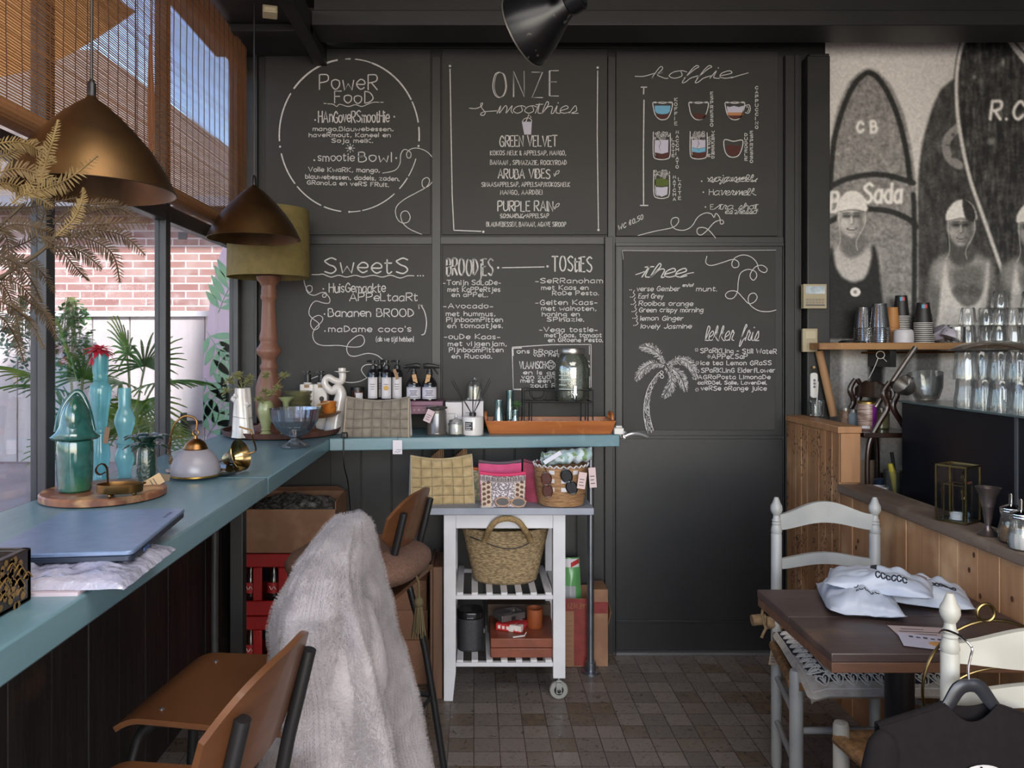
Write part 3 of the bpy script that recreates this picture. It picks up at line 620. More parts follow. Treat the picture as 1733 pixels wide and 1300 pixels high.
# ================================================================= ON THE WINDOW COUNTER
# laptop on a stack of papers and a plastic-wrapped packet
lp = thing('laptop', 'closed slim grey-blue laptop lying on the window counter', 'laptop', (-.752, 1.50, CT + .031), R(6.6))
LAP = mat('laptop_shell', '7184a4', .3, .25, col2='687a99', scale=40)
m = MB(); m.prism(rrect(.257, .357, .012), .009, .017); m.build('lid', LAP, lp, bev=.002)
m = MB(); m.prism(rrect(.255, .354, .012), -.002, .0085); m.build('base', mat('laptop_base', '2c3444', .4, .4), lp, bev=.002)
m = MB()
for i, wd in enumerate((.006, .004, .005, .006, .006, .005)):   # embossed maker's mark near the corner
    m.box(.105, .112, .085 + i * .0095, .085 + i * .0095 + wd, .017, .0173)
m.build('emblem', mat('dark_emblem', '39445a', .4, .4), lp)
m = MB(); m.box(.129, .1312, -.12, -.09, .001, .006); m.build('port', mat('blue_port', '2f4a78', .4), lp)
rg = random.Random(4)
def crinkle(name, label, cat, cx, cy, z0, sx, sy, h, m_, rz=0, amp=.006, fr=9, group=None):
    def fn(u, v):
        a, b = u - .5, v - .5; e = (1 - (2 * abs(a)) ** 6) * (1 - (2 * abs(b)) ** 6)
        nz = noise.noise(Vector((a * fr * 1.2, b * fr, z0 * 7))) + .5 * noise.noise(Vector((a * fr * 3, b * fr * 2.4, 3)))
        return Vector((a * sx + .004 * nz, b * sy + .004 * nz, h * max(0, e) ** .5 + amp * nz * max(.1, e)))
    mb = MB(); mb.shell(lambda u, v: fn(u, v), 46, 46, .0012)
    mb.box(-sx * .48, sx * .48, -sy * .48, sy * .48, 0, .002)
    o = mb.build(name, m_, ang=80); one(o, label, cat, group, (cx, cy, z0), rz); return o
o = MB().prism(rrect(.21, .2, .003), 0, .006).build('paper_pad', mat('pinkish_paper', 'b8a9b4', .6)); one(o, 'thin pinkish paper pad under the plastic-wrapped packet', 'paper', None, (-.76, 1.335, CT), R(3))
packet_m = mat('clear_wrapped_paper', 'a6a4b4', .12, col2='8f90a6', scale=14, spec=1, coat=.6, bump=1, bscale=34)
crinkle('wrapped_packet', 'crinkled clear plastic packet half under the laptop at the counter edge', 'packet', -.765, 1.37, CT + .0065, .36, .25, .020, packet_m, R(3), .009, 9)
# ornate inlaid box at the very front
bx = thing('inlaid_box', 'dark wooden box with golden floral inlay at the near end of the window counter', 'box', (-.865, 1.093, CT))
m = MB(); BW, BH, BD = .30, .085, .26
for a in ((-BW / 2, BW / 2, -BD / 2, -BD / 2 + .014), (-BW / 2, BW / 2, BD / 2 - .014, BD / 2), (-BW / 2, -BW / 2 + .014, -BD / 2, BD / 2), (BW / 2 - .014, BW / 2, -BD / 2, BD / 2)): m.box(a[0], a[1], a[2], a[3], 0, BH)
m.box(-BW / 2, BW / 2, -BD / 2, BD / 2, 0, .01)
m.build('body', mat('dark_carved_wood', '2a2019', .35, col2='1c1511', scale=20), bx, bev=.003)
m = MB(); m.box(-BW / 2 + .015, BW / 2 - .015, -BD / 2 + .015, BD / 2 - .015, .01, .06); m.build('lining', mat('brown_lining', '6a4426', .7), bx)
m = MB(); rg = random.Random(11)
def bloom(mb, o, ux, uz, n_, r):
    for k in range(7):
        a = 2 * PI * k / 7 + rg.random(); c = o + ux * (r * math.cos(a)) + uz * (r * math.sin(a))
        e = [c + (ux * math.cos(b) * .42 * r + uz * math.sin(b) * .42 * r) + n_ * .0008 for b in np.linspace(0, 2 * PI, 8)[:-1]]
        mb.add(e, [tuple(range(7))])
for f_ in (0, 1):
    for i in range(16):
        if f_ == 0: o = Vector((rg.uniform(-BW / 2 + .02, BW / 2 - .02), -BD / 2, rg.uniform(.016, BH - .014))); ux, n_ = Vector((1, 0, 0)), Vector((0, -1, 0))
        else: o = Vector((BW / 2, rg.uniform(-BD / 2 + .02, BD / 2 - .02), rg.uniform(.016, BH - .014))); ux, n_ = Vector((0, 1, 0)), Vector((1, 0, 0))
        bloom(m, o, ux, Vector((0, 0, 1)), n_, rg.uniform(.010, .017))
        m.tube([o + n_ * .0008, o + ux * .012 + Vector((0, 0, .008)) + n_ * .0012, o + ux * .024 + Vector((0, 0, -.004)) + n_ * .0008], .0012, 5, k=4)
m.build('inlay', mat('dull_gold', '8a6c3e', .45, .5), bx)
# round wooden board and the green jar, chamberstick, pineapple vase
wb = (-1.006, 2.06)
o = MB().lathe([(.150, 0), (.158, .004), (.158, .018), (.154, .022), (0, .022)], 64).build('serving_board', mat('acacia_wood', '8a5a41', .4, col2='6b4130', scale=3, st=(9, .8, 1), col3='b98f66', scale3=14, lo3=.5, hi3=.62))
one(o, 'round acacia serving board under the green ceramic jar', 'serving board', None, (wb[0], wb[1], CT))
zt = CT + .022
GRN = mat('turquoise_green_glaze', '2b5551', .12, col2='1f4843', scale=60, coat=.6, col3='2f5f36', scale3=9, lo3=.5, hi3=.75)
jar = thing('ceramic_jar', 'tall green glazed ceramic jar with a pointed hood lid on the round board', 'jar', (X(127, 2.02), 2.02, zt), R(20))
m = MB(); m.lathe([(.034, 0), (.041, .006), (.044, .05), (.045, .10), (.0445, .132), (.043, .137)], 32); m.build('body', GRN, jar)
m = MB()
def hood(a, z, k):
    f = max(0, math.cos(a * 2)) ** 2
    return 1 + (.35 * f if k in (0, 1) else .12 * f if k == 2 else 0)
m.lathe([(.041, .139), (.046, .146), (.043, .158), (.039, .175), (.035, .2), (.027, .226), (.017, .243), (.006, .252), (0, .254)], 40, fn=hood)
m.tube([(-.047, 0, .16), (-.04, .012, .20), (-.026, .02, .235), (0, .022, .265), (.018, .018, .25), (.034, .012, .21), (.047, 0, .16)], [.004, .006, .007, .008, .007, .006, .004], 10, k=5)
m.ell((.0, -.012, .19), (.024, .03, .06), 20, 14); m.ell((0, .008, .175), (.043, .024, .083), 24, 16, fn=lambda d: 1 - .18 * max(0, d.z) * abs(d.x))
m.build('lid', GRN, jar, ang=60)
cs = thing('chamberstick', 'brass chamberstick with an oval dish and curled strap handle on the round board', 'candle holder', (X(203, 1.95), 1.95, zt), R(8))
m = MB(); m.lathe([(.03, .012), (.047, .012), (.049, .014), (.05, .034), (.048, .034), (.047, .016), (0, .015)], 40, sx=1.15, sy=.72, cap=False); m.build('dish', BRASS, cs)
m = MB(); m.tube([(-.028, 0, .016), (-.03, 0, .055), (-.032, 0, .075), (-.043, 0, .086), (-.056, 0, .078), (-.058, 0, .066), (-.048, 0, .058), (-.036, 0, .064)], .008, 10, k=5, flat=(.9, .22)); m.build('handle', BRASS, cs)
for a in (.5, 2.3, 4.2): MB().ell((.036 * math.cos(a), .024 * math.sin(a), .006), (.006, .006, .007), 10, 8).build('foot', BRASS, cs)
m = MB(); m.tube([(.04, .01, .016), (.052, .012, .03), (.06, .01, .033)], .003, 8, k=3); m.build('spout', BRASS, cs)
DGRN = mat('dark_green_glaze', '16352b', .1, col2='0d241d', scale=90, coat=.7, bump=.5, bscale=130)
pv = thing('pineapple_vase', 'small dark green glazed vase shaped like a pineapple on the round board', 'vase', (X(248, 2.14), 2.14, zt))
m = MB(); m.lathe([(.02, 0), (.026, .005), (.028, .04), (.025, .09), (.022, .1), (.026, .112), (.018, .118)], 28, fn=lambda a, z, k: 1 + .03 * math.sin(a * 9 + z * 260)); m.build('body', DGRN, pv)
m = MB()
for ring_, n_, l_, z_ in ((0, 7, .05, .100), (1, 7, .052, .118)):
    for k in range(n_):
        a = 2 * PI * k / n_ + ring_ * .45
        def leaf(u, v, a=a, l_=l_, z_=z_, ring_=ring_):
            r = .012 + l_ * u; wd = .015 * math.sin(PI * min(1, u * .85 + .15)) * (v - .5) * 2; h = z_ + .016 * math.sin(u * PI * .9) + .012 * ring_ * u - .006 * u - .003 * abs(v - .5)
            return (r * math.cos(a) - wd * math.sin(a), r * math.sin(a) + wd * math.cos(a), h)
        m.shell(leaf, 8, 4, .003)
m.build('leaves', DGRN, pv, ang=60)
tag_card('price_tag', pv, (.05, -.015, .02), .03, .05, R(60), R(15), 'b79a72', (.03, 0, .04))
# turquoise candlestick vases
TG = glass('turquoise_glass', 'c6ecf0', .1, .15, body='86cfda', bodyf=.5)
TG2 = glass('pale_turquoise_glass', 'd2f2f5', .1, .15, body='a0dde6', bodyf=.5)
tv = thing('candlestick_vase', 'tall turquoise glass candlestick vase holding a red flower', 'vase', (X(170, 2.3), 2.3, CT))
k_ = 1.0
m = MB(); m.lathe([(.024, 0), (.026, .003), (.022, .01), (.021, .03), (.025, .055), (.028, .075), (.026, .1), (.021, .13), (.019, .145), (.023, .15), (.023, .158), (.019, .162), (.019, .17), (.024, .215), (.030, .26), (.031, .28), (.028, .292), (.021, .3), (.019, .303), (.022, .306), (.019, .31), (.021, .316), (.0195, .322), (.022, .33), (.0225, .39), (.0175, .39), (.0175, .33), (0, .325)], 28); m.build('body', TG, tv)
tag_card('price_tag', tv, (.028, -.012, .165), .014, .05, R(8), R(20), '8c6b55', (.022, 0, .17), 0)
fl = thing('red_flower', 'red gerbera-like flower standing in the tall turquoise vase', 'flower', (X(167, 2.3), 2.3, CT + .395))
m = MB(); m.tube([(0, 0, -.2), (.002, 0, -.05), (0, 0, .005)], .003, 8); m.build('stem', mat('green_stem', '3f6a35', .5), fl)
m = MB(); rg = random.Random(2)
for ring_, n_, l_, up in ((0, 14, .05, -.1), (1, 13, .045, .35), (2, 10, .034, .8), (3, 7, .024, 1.3)):
    for k in range(n_):
        a = 2 * PI * k / n_ + ring_ * .4 + rg.uniform(-.15, .15); dr = rg.uniform(-.3, .15)
        if ring_ == 0 and k in (8, 9, 10): dr -= .9
        def pet(u, v, a=a, l_=l_, up=up, dr=dr):
            el = up + dr - u * .5; r = l_ * u * math.cos(el * .6); wd = .0075 * math.sin(PI * min(1, u * .75 + .22)) * (v - .5) * 2
            return (r * math.cos(a) - wd * math.sin(a), r * math.sin(a) + wd * math.cos(a), .005 + l_ * u * math.sin(el * .8))
        m.shell(pet, 7, 3, .0008)
m.build('petals', mat('crimson_petal', 'b32440', .5, col2='c83a4a', scale=40, trans=.25), fl, ang=60)
sv = thing('candlestick_vase', 'shorter pale turquoise glass candlestick vase to the right of the tall one', 'vase', (X(211, 2.35), 2.35, CT))
m = MB(); m.lathe([(.02, 0), (.022, .003), (.018, .008), (.02, .03), (.027, .05), (.029, .065), (.026, .08), (.019, .095), (.021, .105), (.027, .11), (.027, .114), (.019, .12), (.018, .13), (.024, .15), (.030, .17), (.030, .185), (.024, .205), (.018, .218), (.0185, .28), (.015, .28), (.015, .22), (0, .215)], 28); m.build('body', TG2, sv)
tag_card('price_tag', sv, (.03, -.01, .10), .014, .045, R(-25), R(10), '4a4440', (.024, 0, .11), 0)
# glass pendant lamp, gilt glass plate, brass ceiling cup
o = MB().lathe([(.05, .002), (.085, .004), (.108, .012), (.112, .016), (.106, .015), (.083, .008), (0, .006)], 60, fn=lambda a, z, k: 1 + (.03 * math.sin(a * 24) if k in (2, 3, 4) else 0), sx=1.1, sy=.85).build('glass_plate', glass('gilt_glass', 'd8cfa8', .3, .08, body='7c6a3a', bodyf=.35))
one(o, 'clear glass plate with a gilded wavy rim under the frosted lamp', 'plate', None, (X(348, 2.42), 2.42, CT))
pd = thing('glass_lamp_shade', 'frosted glass lamp with brass cap and chain lying on the gilt glass plate', 'lamp', (X(331, 2.35), 2.35, CT + .010))
m = MB(); m.lathe([(.072, 0), (.074, .004), (.074, .02), (.068, .045), (.054, .068), (.032, .083), (.03, .082), (.052, .066), (.066, .043), (.072, .02), (.071, .002)], 40, cap=False)
m.build('shade', glass('frosted_glass', 'c8c6d0', .1, .3, body='c9c4cf', bodyf=.75), pd)
m = MB(); m.lathe([(.071, -.002), (.0755, 0), (.0755, .004), (.073, .005)], 40, cap=False); m.build('gilt_rim', mat('gold_rim', 'a8853f', .3, .9), pd)
m = MB(); m.lathe([(.036, .079), (.037, .083), (.034, .088), (.033, .093), (.026, .103), (.014, .111), (.006, .113), (.005, .122), (0, .122)], 32); m.build('cap', BRASS, pd)
m = MB(); m.tube([Vector((.009 * math.cos(a), 0, .130 + .009 * math.sin(a))) for a in np.linspace(0, 2 * PI, 14)[:-1]], .0022, 8, True); m.build('hook', BRASS, pd)
m = MB(); m.tube([(.002, 0, .138), (.004, 0, .165), (-.01, 0, .18), (-.035, -.005, .182), (-.06, -.01, .16), (-.072, -.012, .125), (-.075, -.012, .1)], .0033, 10, k=5)
m.tube([(-.075, -.012, .104), (-.068, -.012, .112), (-.055, -.014, .118), (-.03, -.012, .119)], .0015, 6, k=4)
pts = smooth_path([(-.075, -.012, .1), (-.078, -.014, .075), (-.07, -.014, .05), (-.074, -.012, .04)], 8)
for i, p in enumerate(pts[::2]): m.tube([p + Vector((.004 * math.cos(a), .003 * (i % 2) * math.cos(a), .005 * math.sin(a))) for a in np.linspace(0, 2 * PI, 9)[:-1]], .0011, 5, True)
m.build('chain', BRASS, pd)
tag_card('price_tag', pd, (-.085, -.05, .012), .05, .03, R(8), R(10), '8f7a62', None, 0)
bcup = thing('brass_ceiling_cup', 'polished brass lamp cup tipped on its side next to the frosted lamp', 'lamp part', (X(399, 2.5), 2.5, CT + .046))
M = axis_to((.86, -.25, .28), (0, 0, 0)) @ TR(0, 0, -.012)
m = MB(); m.lathe([(.003, -.035), (.017, -.03), (.021, -.022), (.021, -.008), (.024, -.004), (.036, .012), (.047, .026), (.053, .032), (.051, .034), (.044, .028), (.033, .014), (.018, -.004), (0, -.006)], 36, M)
m.build('cup', mat('polished_brass', 'a08e68', .22, 1, col2='86734e', scale=18), bcup)
m = MB(); m.tube([M @ Vector((.02, .0, .03)), M @ Vector((.045, 0, .06)), (.055, 0, .065), (.05, 0, .085), (.03, 0, .092), (.012, 0, .098)], .0028, 8, k=5); m.build('hook', BRASS, bcup)
m = MB(); m.tube([M @ Vector((0, 0, -.034)), M @ Vector((.002, 0, -.045)), (-.062, .01, -.024), (-.075, .012, -.03)], .0022, 6, k=4); m.build('wire', BRASS, bcup)
# ================================================================= CORNER: TRAY AND ITS DRESSING
TRY = mat('brown_tray_wood', '5f4038', .38, col2='4c322c', scale=5, st=(8, 1, 1))
trc = (X(477, 3.53), 3.535)
o = MB().lathe([(.245, 0), (.262, .006), (.272, .03), (.266, .03), (.255, .011), (0, .010)], 72, sy=1.0).build('round_tray', TRY)
one(o, 'large round brown wooden tray in the corner of the counters', 'tray', None, (trc[0], trc[1], CT))
zt = CT + .0105
tl = thing('table_lamp', 'turned wooden table lamp with an olive drum shade in the counter corner', 'table lamp', (X(455, 3.55), 3.55, zt))
TW = mat('turned_brown_wood', '7d5646', .5, col2='694638', scale=4, st=(9, 9, .6), bump=.2, bscale=8)
s_ = 3.55 / F
def lz(y): return Z(y, 3.55) - zt
m = MB(); m.lathe([(.105, 0), (.107, .01), (.09, .022), (.05, .03), (.038, .045)] + [(r, lz(y)) for r, y in ((.040, 716), (.058, 700), (.062, 680), (.06, 655), (.05, 640), (.035, 628), (.04, 624), (.042, 620), (.033, 614), (.036, 606), (.057, 598), (.058, 591), (.04, 582), (.038, 578), (.044, 574), (.042, 568), (.037, 560), (.032, 520), (.031, 508), (.037, 505), (.038, 500), (.034, 497), (.036, 493), (.034, 489), (.034, 482), (.043, 470), (.057, 480 - 10), (.058, 474 - 8), (.05, 462))][:25] + [(.036, lz(484)), (.04, lz(480)), (.055, lz(474)), (.058, lz(468)), (.05, lz(466))], 32)
m.build('base', TW, tl, ang=50)
m = MB(); m.lathe([(.007, lz(466)), (.007, lz(400))], 12); m.build('stem', DARKMETAL, tl)
SH = mat('olive_lamp_shade', '8c7c4c', .75, col2='817246', scale=30, trans=.3)
m = MB(); m.lathe([(.19, lz(470)), (.186, lz(356)), (.183, lz(356)), (.187, lz(470))], 48, cap=False); m.tube([(-.184, 0, lz(375)), (0, 0, lz(378)), (.184, 0, lz(375))], .002, 6)
m.build('lamp_shade', SH, tl)
# white ceramic trunk vase and green vase with variegated sprigs
def sprig_mesh(mb, p, n_, l_, rg, wd=.0045):
    for k in range(n_):
        a = rg.uniform(0, 2 * PI); e = rg.uniform(-.5, 1.2); d = Vector((math.cos(a) * math.cos(e), math.sin(a) * math.cos(e), math.sin(e))); sd = d.cross(Vector((0, 0, 1)))
        sd = sd.normalized() if sd.length > .01 else Vector((1, 0, 0)); L = l_ * rg.uniform(.7, 1.1)
        def lf(u, v, d=d, sd=sd, L=L, p=Vector(p)): return p + d * (L * u) + sd * (wd * math.sin(PI * min(1, u * .8 + .12)) * (v - .5) * 2) + Vector((0, 0, -.1 * L * u * u))
        mb.shell(lf, 4, 2, .0008)
def sprig(parent, heads, base, rg, stems=True):
    s1 = MB(); l1 = MB()
    for h in heads:
        h = Vector(h); s1.tube([base, (Vector(base) + h) / 2 + Vector((0, 0, .012)), h], .0018, 6, k=4)
        sprig_mesh(l1, h, 34, .03, rg)
    st_ = s1.build('stem', mat('olive_stem', '6b6a3e', .6), parent); l1.build('leaves', mat('variegated_leaf', 'a09a6a', .55, col2='6c7444', scale=160, trans=.15), st_, ang=60)
rg = random.Random(21)
wv = thing('trunk_vase', 'white ceramic vase shaped like a knotty tree trunk, with variegated sprigs', 'vase', (X(411, 3.33), 3.33, zt))
CER = mat('white_ceramic', 'c9c4c2', .25, col2='bcb6b2', scale=14, coat=.4)
m = MB(); m.lathe([(.05, 0), (.046, .02), (.042, .06), (.038, .11), (.036, .16), (.034, .19), (.033, .215), (.028, .213), (.026, .15), (0, .14)], 48, fn=lambda a, z, k: 1 + .07 * math.sin(a * 7 + z * 14) + .04 * math.sin(a * 3 - z * 30))
for a, z_, r in ((3.3, .165, .013), (5.6, .145, .011), (4.2, .18, .009)): m.lathe([(r * 1.5, 0), (r, .012), (r * .8, .02), (r * .4, .019)], 14, axis_to((math.cos(a), math.sin(a), .35), (.03 * math.cos(a), .03 * math.sin(a), z_)))
m.build('body', CER, wv, ang=70)
m = MB(); m.tube([Vector((.0425 * math.cos(a), .0425 * math.sin(a), .088 + .004 * math.sin(a * 2))) for a in np.linspace(0, 2 * PI, 24)[:-1]], .0009, 5, True); m.build('string', mat('brown_string', '6b5240', .8), wv)
sprig(wv, [(-.055, -.01, .245), (-.01, -.02, .27), (.03, .0, .255), (-.035, .02, .265), (-.065, -.02, .20), (.01, .02, .235)], (0, 0, .2), rg)
gv = thing('green_vase', 'slim sage green ceramic vase with variegated sprigs beside the trunk vase', 'vase', (X(450, 3.31), 3.31, zt))
SAGE = mat('sage_ceramic', '8a9068', .3, col2='7a8259', scale=9, coat=.3)
m = MB(); m.lathe([(.034, 0), (.035, .006), (.022, .02), (.018, .028), (.023, .034), (.018, .04), (.02, .05), (.03, .09), (.036, .12), (.03, .15), (.022, .16), (.017, .158), (0, .14)], 28); m.build('body', SAGE, gv)
sprig(gv, [(.0, -.02, .2), (-.02, -.03, .165), (.03, -.02, .19), (.055, -.01, .215), (.08, 0, .27), (.0, .0, .27)], (0, 0, .15), rg)
gc = thing('candlestick', 'sage green ceramic candlestick with a flared cup behind the crystal bowl', 'candle holder', (X(484, 3.36), 3.36, zt))
m = MB(); m.lathe([(.032, 0), (.033, .005), (.016, .02), (.012, .04), (.018, .06), (.012, .08), (.011, .13), (.014, .15), (.033, .17), (.034, .173), (.02, .168), (.012, .16), (0, .158)], 28); m.build('body', SAGE, gc)
# cake stand with bowls
kd = 3.5
ks = thing('cake_stand', 'wooden cake stand on the round tray carrying glass bowls and an amber cup', 'cake stand', (X(528, kd), kd, zt))
m = MB(); m.lathe([(.06, 0), (.062, .006), (.02, .02), (.014, .05), (.016, Z(712, kd) - zt)], 28); m.build('stem', mat('brown_stand_wood', '5f4232', .45), ks)
m = MB(); zk = Z(707, kd) - zt; m.lathe([(.06, zk), (.105, zk + .006), (.134, zk + .026), (.128, zk + .027), (.1, zk + .014), (0, zk + .013)], 48); m.build('plate', mat('mango_wood', 'a37749', .4, col2='875c37', scale=4, st=(1, 9, 1)), ks)
zk = zt + zk + .0135
BG = glass('green_bowl_glass', 'eeeedd', .16, .06, body='b3b28c', bodyf=.3)
def bowl(x, dz, r, h, label, m_=BG, y=kd, grp='glass bowls on the cake stand'):
    mb = MB(); mb.lathe([(r * .55, 0), (r * .75, h * .3), (r * .95, h * .85), (r, h), (r * .95, h * .98), (r * .7, h * .35), (0, h * .12)], 36, fn=lambda a, z, k: 1 + .012 * math.sin(a * 12))
    return one(mb.build('glass_bowl', m_), label, 'bowl', grp, (X(x, y), y, zk + dz))
for i, lb in enumerate(('lowest of the stacked pale green glass bowls', 'second of the stacked pale green glass bowls', 'third of the stacked pale green glass bowls', 'topmost of the stacked pale green glass bowls')): bowl(503 + (i % 2) * 1.5, .001 + i * .022, .066, .042, lb + ' on the cake stand')
bowl(532, .001, .045, .036, 'single pale green glass bowl in front of the amber cups', y=3.44)
AMB = mat('amber_glaze', '9a4a1e', .2, col2='b5712f', scale=22, coat=.5)
for i in range(2):
    mb = MB(); mb.lathe([(.024, 0), (.034, .012), (.038, .034), (.035, .034), (.03, .014), (0, .008)], 28)
    one(mb.build('amber_cup', AMB), ('lower', 'upper')[i] + ' amber glazed cup of the two stacked on the cake stand', 'cup', 'amber cups', (X(556, 3.52), 3.52, zk + .001 + i * .026))
o = MB().tube([(-.02, -.03, 0), (0, 0, .004), (.03, .03, .008)], [.002, .006, .003], 8, k=4).build('wooden_spoon', mat('pale_wood', 'a5835a', .6)); one(o, 'small wooden spoon across the amber cups', 'spoon', None, (X(546, 3.46), 3.46, zk + .05))
# crystal bowl
cb = thing('crystal_bowl', 'cut crystal footed bowl at the front of the counter corner', 'bowl', (X(499, 3.07), 3.07, CT))
CRY = glass('cut_crystal', 'f4f6fb', .3, .05, body='c3cbdd', bodyf=.16)
cut = lambda a, z, k: 1 + .018 * math.cos(a * 18 + z * 60) + .012 * math.cos(a * 18 - z * 120)
m = MB(); m.lathe([(.018, .04), (.045, .052), (.075, .08), (.092, .11), (.102, .158), (.098, .158), (.088, .112), (.07, .085), (.04, .06), (0, .052)], 72, fn=cut); m.build('bowl', CRY, cb, ang=12)
m = MB(); m.lathe([(.056, 0), (.06, .004), (.045, .014), (.026, .024), (.016, .034), (.02, .04)], 72, fn=lambda a, z, k: 1 + .03 * math.cos(a * 12)); m.build('foot', CRY, cb, ang=12)
# soap bottles with pumps
def pump(mb, z, k=1.0, side=-1):
    mb.lathe([(.013 * k, z), (.013 * k, z + .014), (.009 * k, z + .016), (.009 * k, z + .024), (.005 * k, z + .025), (.005 * k, z + .034), (.010 * k, z + .035), (.010 * k, z + .042), (0, z + .043)], 16)
    mb.tube([(0, 0, z + .039), (side * .018, 0, z + .04), (side * .034, 0, z + .035)], [.006, .0045, .003], 8)
sb = thing('soap_bottle', 'square white soap bottle with black pump behind the cake stand, the left one', 'bottle', (X(521, 3.66), 3.66, CT))
def sqb(w1, z1, z0=0, r=.008): return rrect(w1, w1, r), z0, z1
m = MB(); p, a, b = sqb(.066, Z(650, 3.66) - CT); m.prism(p, a, b); m.prism(rrect(.04, .04, .015), b, b + .008); m.build('body', mat('white_plastic', 'cdc9c7', .35), sb, bev=.004)
m = MB(); zz = Z(648, 3.66) - CT; m.lathe([(.016, zz), (.016, zz + .04), (.006, zz + .041), (.006, zz + .05), (.014, zz + .051), (.014, zz + .057), (0, zz + .057)], 16); m.box(-.025, .0, -.006, .006, zz + .05, zz + .056); m.build('pump', DARKMETAL, sb)
m = MB(); m.prism([(.012 * math.cos(t), .004 * 0 + .012 * math.sin(t)) for t in np.linspace(0, 2 * PI, 13)[:-1]], 0, .001, TR(.008, -.0335, zz - .075, R(90))); m.build('label', mat('black_sticker', '2a2a2c', .6), sb)
m = MB(); m.box(-.01, .014, -.0345, -.0335, zz - .022, zz - .008); m.build('crest', mat('brown_sticker', '8a6a4a', .6), sb)
dup(sb, (X(544, 3.66), 3.66, CT), None, 'square white soap bottle with black pump half hidden by the twisted candle holder')
# twisted white candle holder
kd2 = 3.6
th_ = thing('twisted_candle_holder', 'white sculptural candle holder with a bent snake-like stem', 'candle holder', (X(568, kd2), kd2, CT))
def q2(x, y): return Vector((X(x, kd2) - X(568, kd2), 0, Z(y, kd2) - CT))
m = MB(); m.tube([q2(566, 742), q2(568, 715), q2(573, 690), (q2(577, 668)), q2(572, 657), q2(562, 662), q2(552, 654), q2(550, 645), q2(556, 639), q2(566, 644), q2(577, 646), q2(580, 638), q2(579, 630)], [.06, .046, .034, .027, .023, .0195, .0175, .0165, .0165, .0165, .0165, .017, .0175], 20, k=5)
m.build('stem', CER, th_, ang=80)
c = q2(579, 629); m = MB(); m.lathe([(.018, -.006), (.036, 0), (.037, .003), (.018, .003), (.018, .017), (.014, .017), (.014, .004), (0, .004)], 28, TR(c.x, c.y, c.z)); m.build('cup', CER, th_)
# plug with cord hanging over the edge
pg = thing('plug', 'black plug with its cable hanging over the front of the wall counter', 'plug', (X(583, 3.37), 3.37, CT))
m = MB(); m.prism(rrect(.028, .024, .006), .001, .026); m.build('body', DARKMETAL, pg, bev=.004)
m = MB(); m.tube([(0, -.012, .008), (0, -.022, .0), (.0, -.024, -.03), (.002, -.022, -.12), (.0, .08, -.2), (-.012, .2, -.3), (-.02, .3, -.42)], .003, 8, k=5); m.build('cable', DARKMETAL, pg)
# ================================================================= ON THE WALL COUNTER
def quilt(name, label, cat, loc, w_, h_, d_, m_, nx=7, ny=4, rz=0, puff=1, parts=None):
    """zipped quilted pouch: puffy panels stitched in a grid, wedge-shaped, with gusset"""
    t = thing(name, label, cat, loc, rz)
    def fr(u, v, sd):
        bx = abs(math.sin(u * nx * PI)) ** .3; bz = abs(math.sin(v * ny * PI)) ** .3
        th = d_ * .5 * (1 - v) ** .8 + .008
        x = (u - .5) * w_ * (1 - .03 * v); z = v * h_ - .012 * math.sin(v * PI) * math.cos(u * 2 * PI) * .5 - .018 * math.sin(u * PI) * v
        return Vector((x, sd * (th + .010 * puff * bx * bz + .012 * math.sin(PI * u) * math.sin(PI * min(1, v * 1.1))), z))
    mb = MB(); nu, nv = nx * 8, ny * 8
    for sd in (-1, 1):
        vs = [fr(i / nu, j / nv, sd) for i in range(nu + 1) for j in range(nv + 1)]; W = nv + 1
        mb.add(vs, [((i * W + j, (i + 1) * W + j, (i + 1) * W + j + 1, i * W + j + 1) if sd < 0 else (i * W + j + 1, (i + 1) * W + j + 1, (i + 1) * W + j, i * W + j)) for i in range(nu) for j in range(nv)])
    H = (nu + 1) * (nv + 1); fs = []
    for j in range(nv): fs += [(j, j + 1, H + j + 1, H + j), (nu * W + j + 1, nu * W + j, H + nu * W + j, H + nu * W + j + 1)]
    for i in range(nu): fs += [(i * W, H + i * W, H + (i + 1) * W, (i + 1) * W)]
    mb.f += [list(f) for f in fs]; mb.mi += [0] * len(fs)
    mb.build('body', m_, t, ang=60)
    z = MB(); z.tube([fr(i / 12, 1, -1) * .5 + fr(i / 12, 1, 1) * .5 + Vector((0, 0, .002)) for i in range(13)], .007, 8, flat=(1, .8)); z.build('zip', parts or m_, t)
    for u in (.012, .988):
        pp = MB(); pp.tube([fr(u, j / 10, -1) + Vector((0, -.002, 0)) for j in range(11)], .0032, 8); pp.build('piping', mat('cream_piping', 'a3937f', .7), t)
    pp = MB()
    for k in range(1, nx): pp.tube([fr(k / nx, j / 16, -1) + Vector((0, -.0005, 0)) for j in range(17)], .0011, 5)
    for k in range(1, ny): pp.tube([fr(i / 20, k / ny, -1) + Vector((0, -.0005, 0)) for i in range(21)], .0011, 5)
    pp.build('stitching', mat('seam_thread', '4f463a', .9), t); return t
VEL = mat('grey_velvet_quilting', '6f675e', .85, col2='82796d', scale=28, sheen=.6, bump=.2, bscale=220)
qp = quilt('quilted_pouch', 'grey velvet quilted pouch with a white price card, on the wall counter', 'pouch', (X(640, 3.45), 3.45, CT), .30, .175, .09, VEL, 7, 4, R(-2))
tag_card('price_tag', qp, (.10, -.085, -.008), .042, .062, 0, 0, 'cfcad2', (.10, -.06, .02), 0)
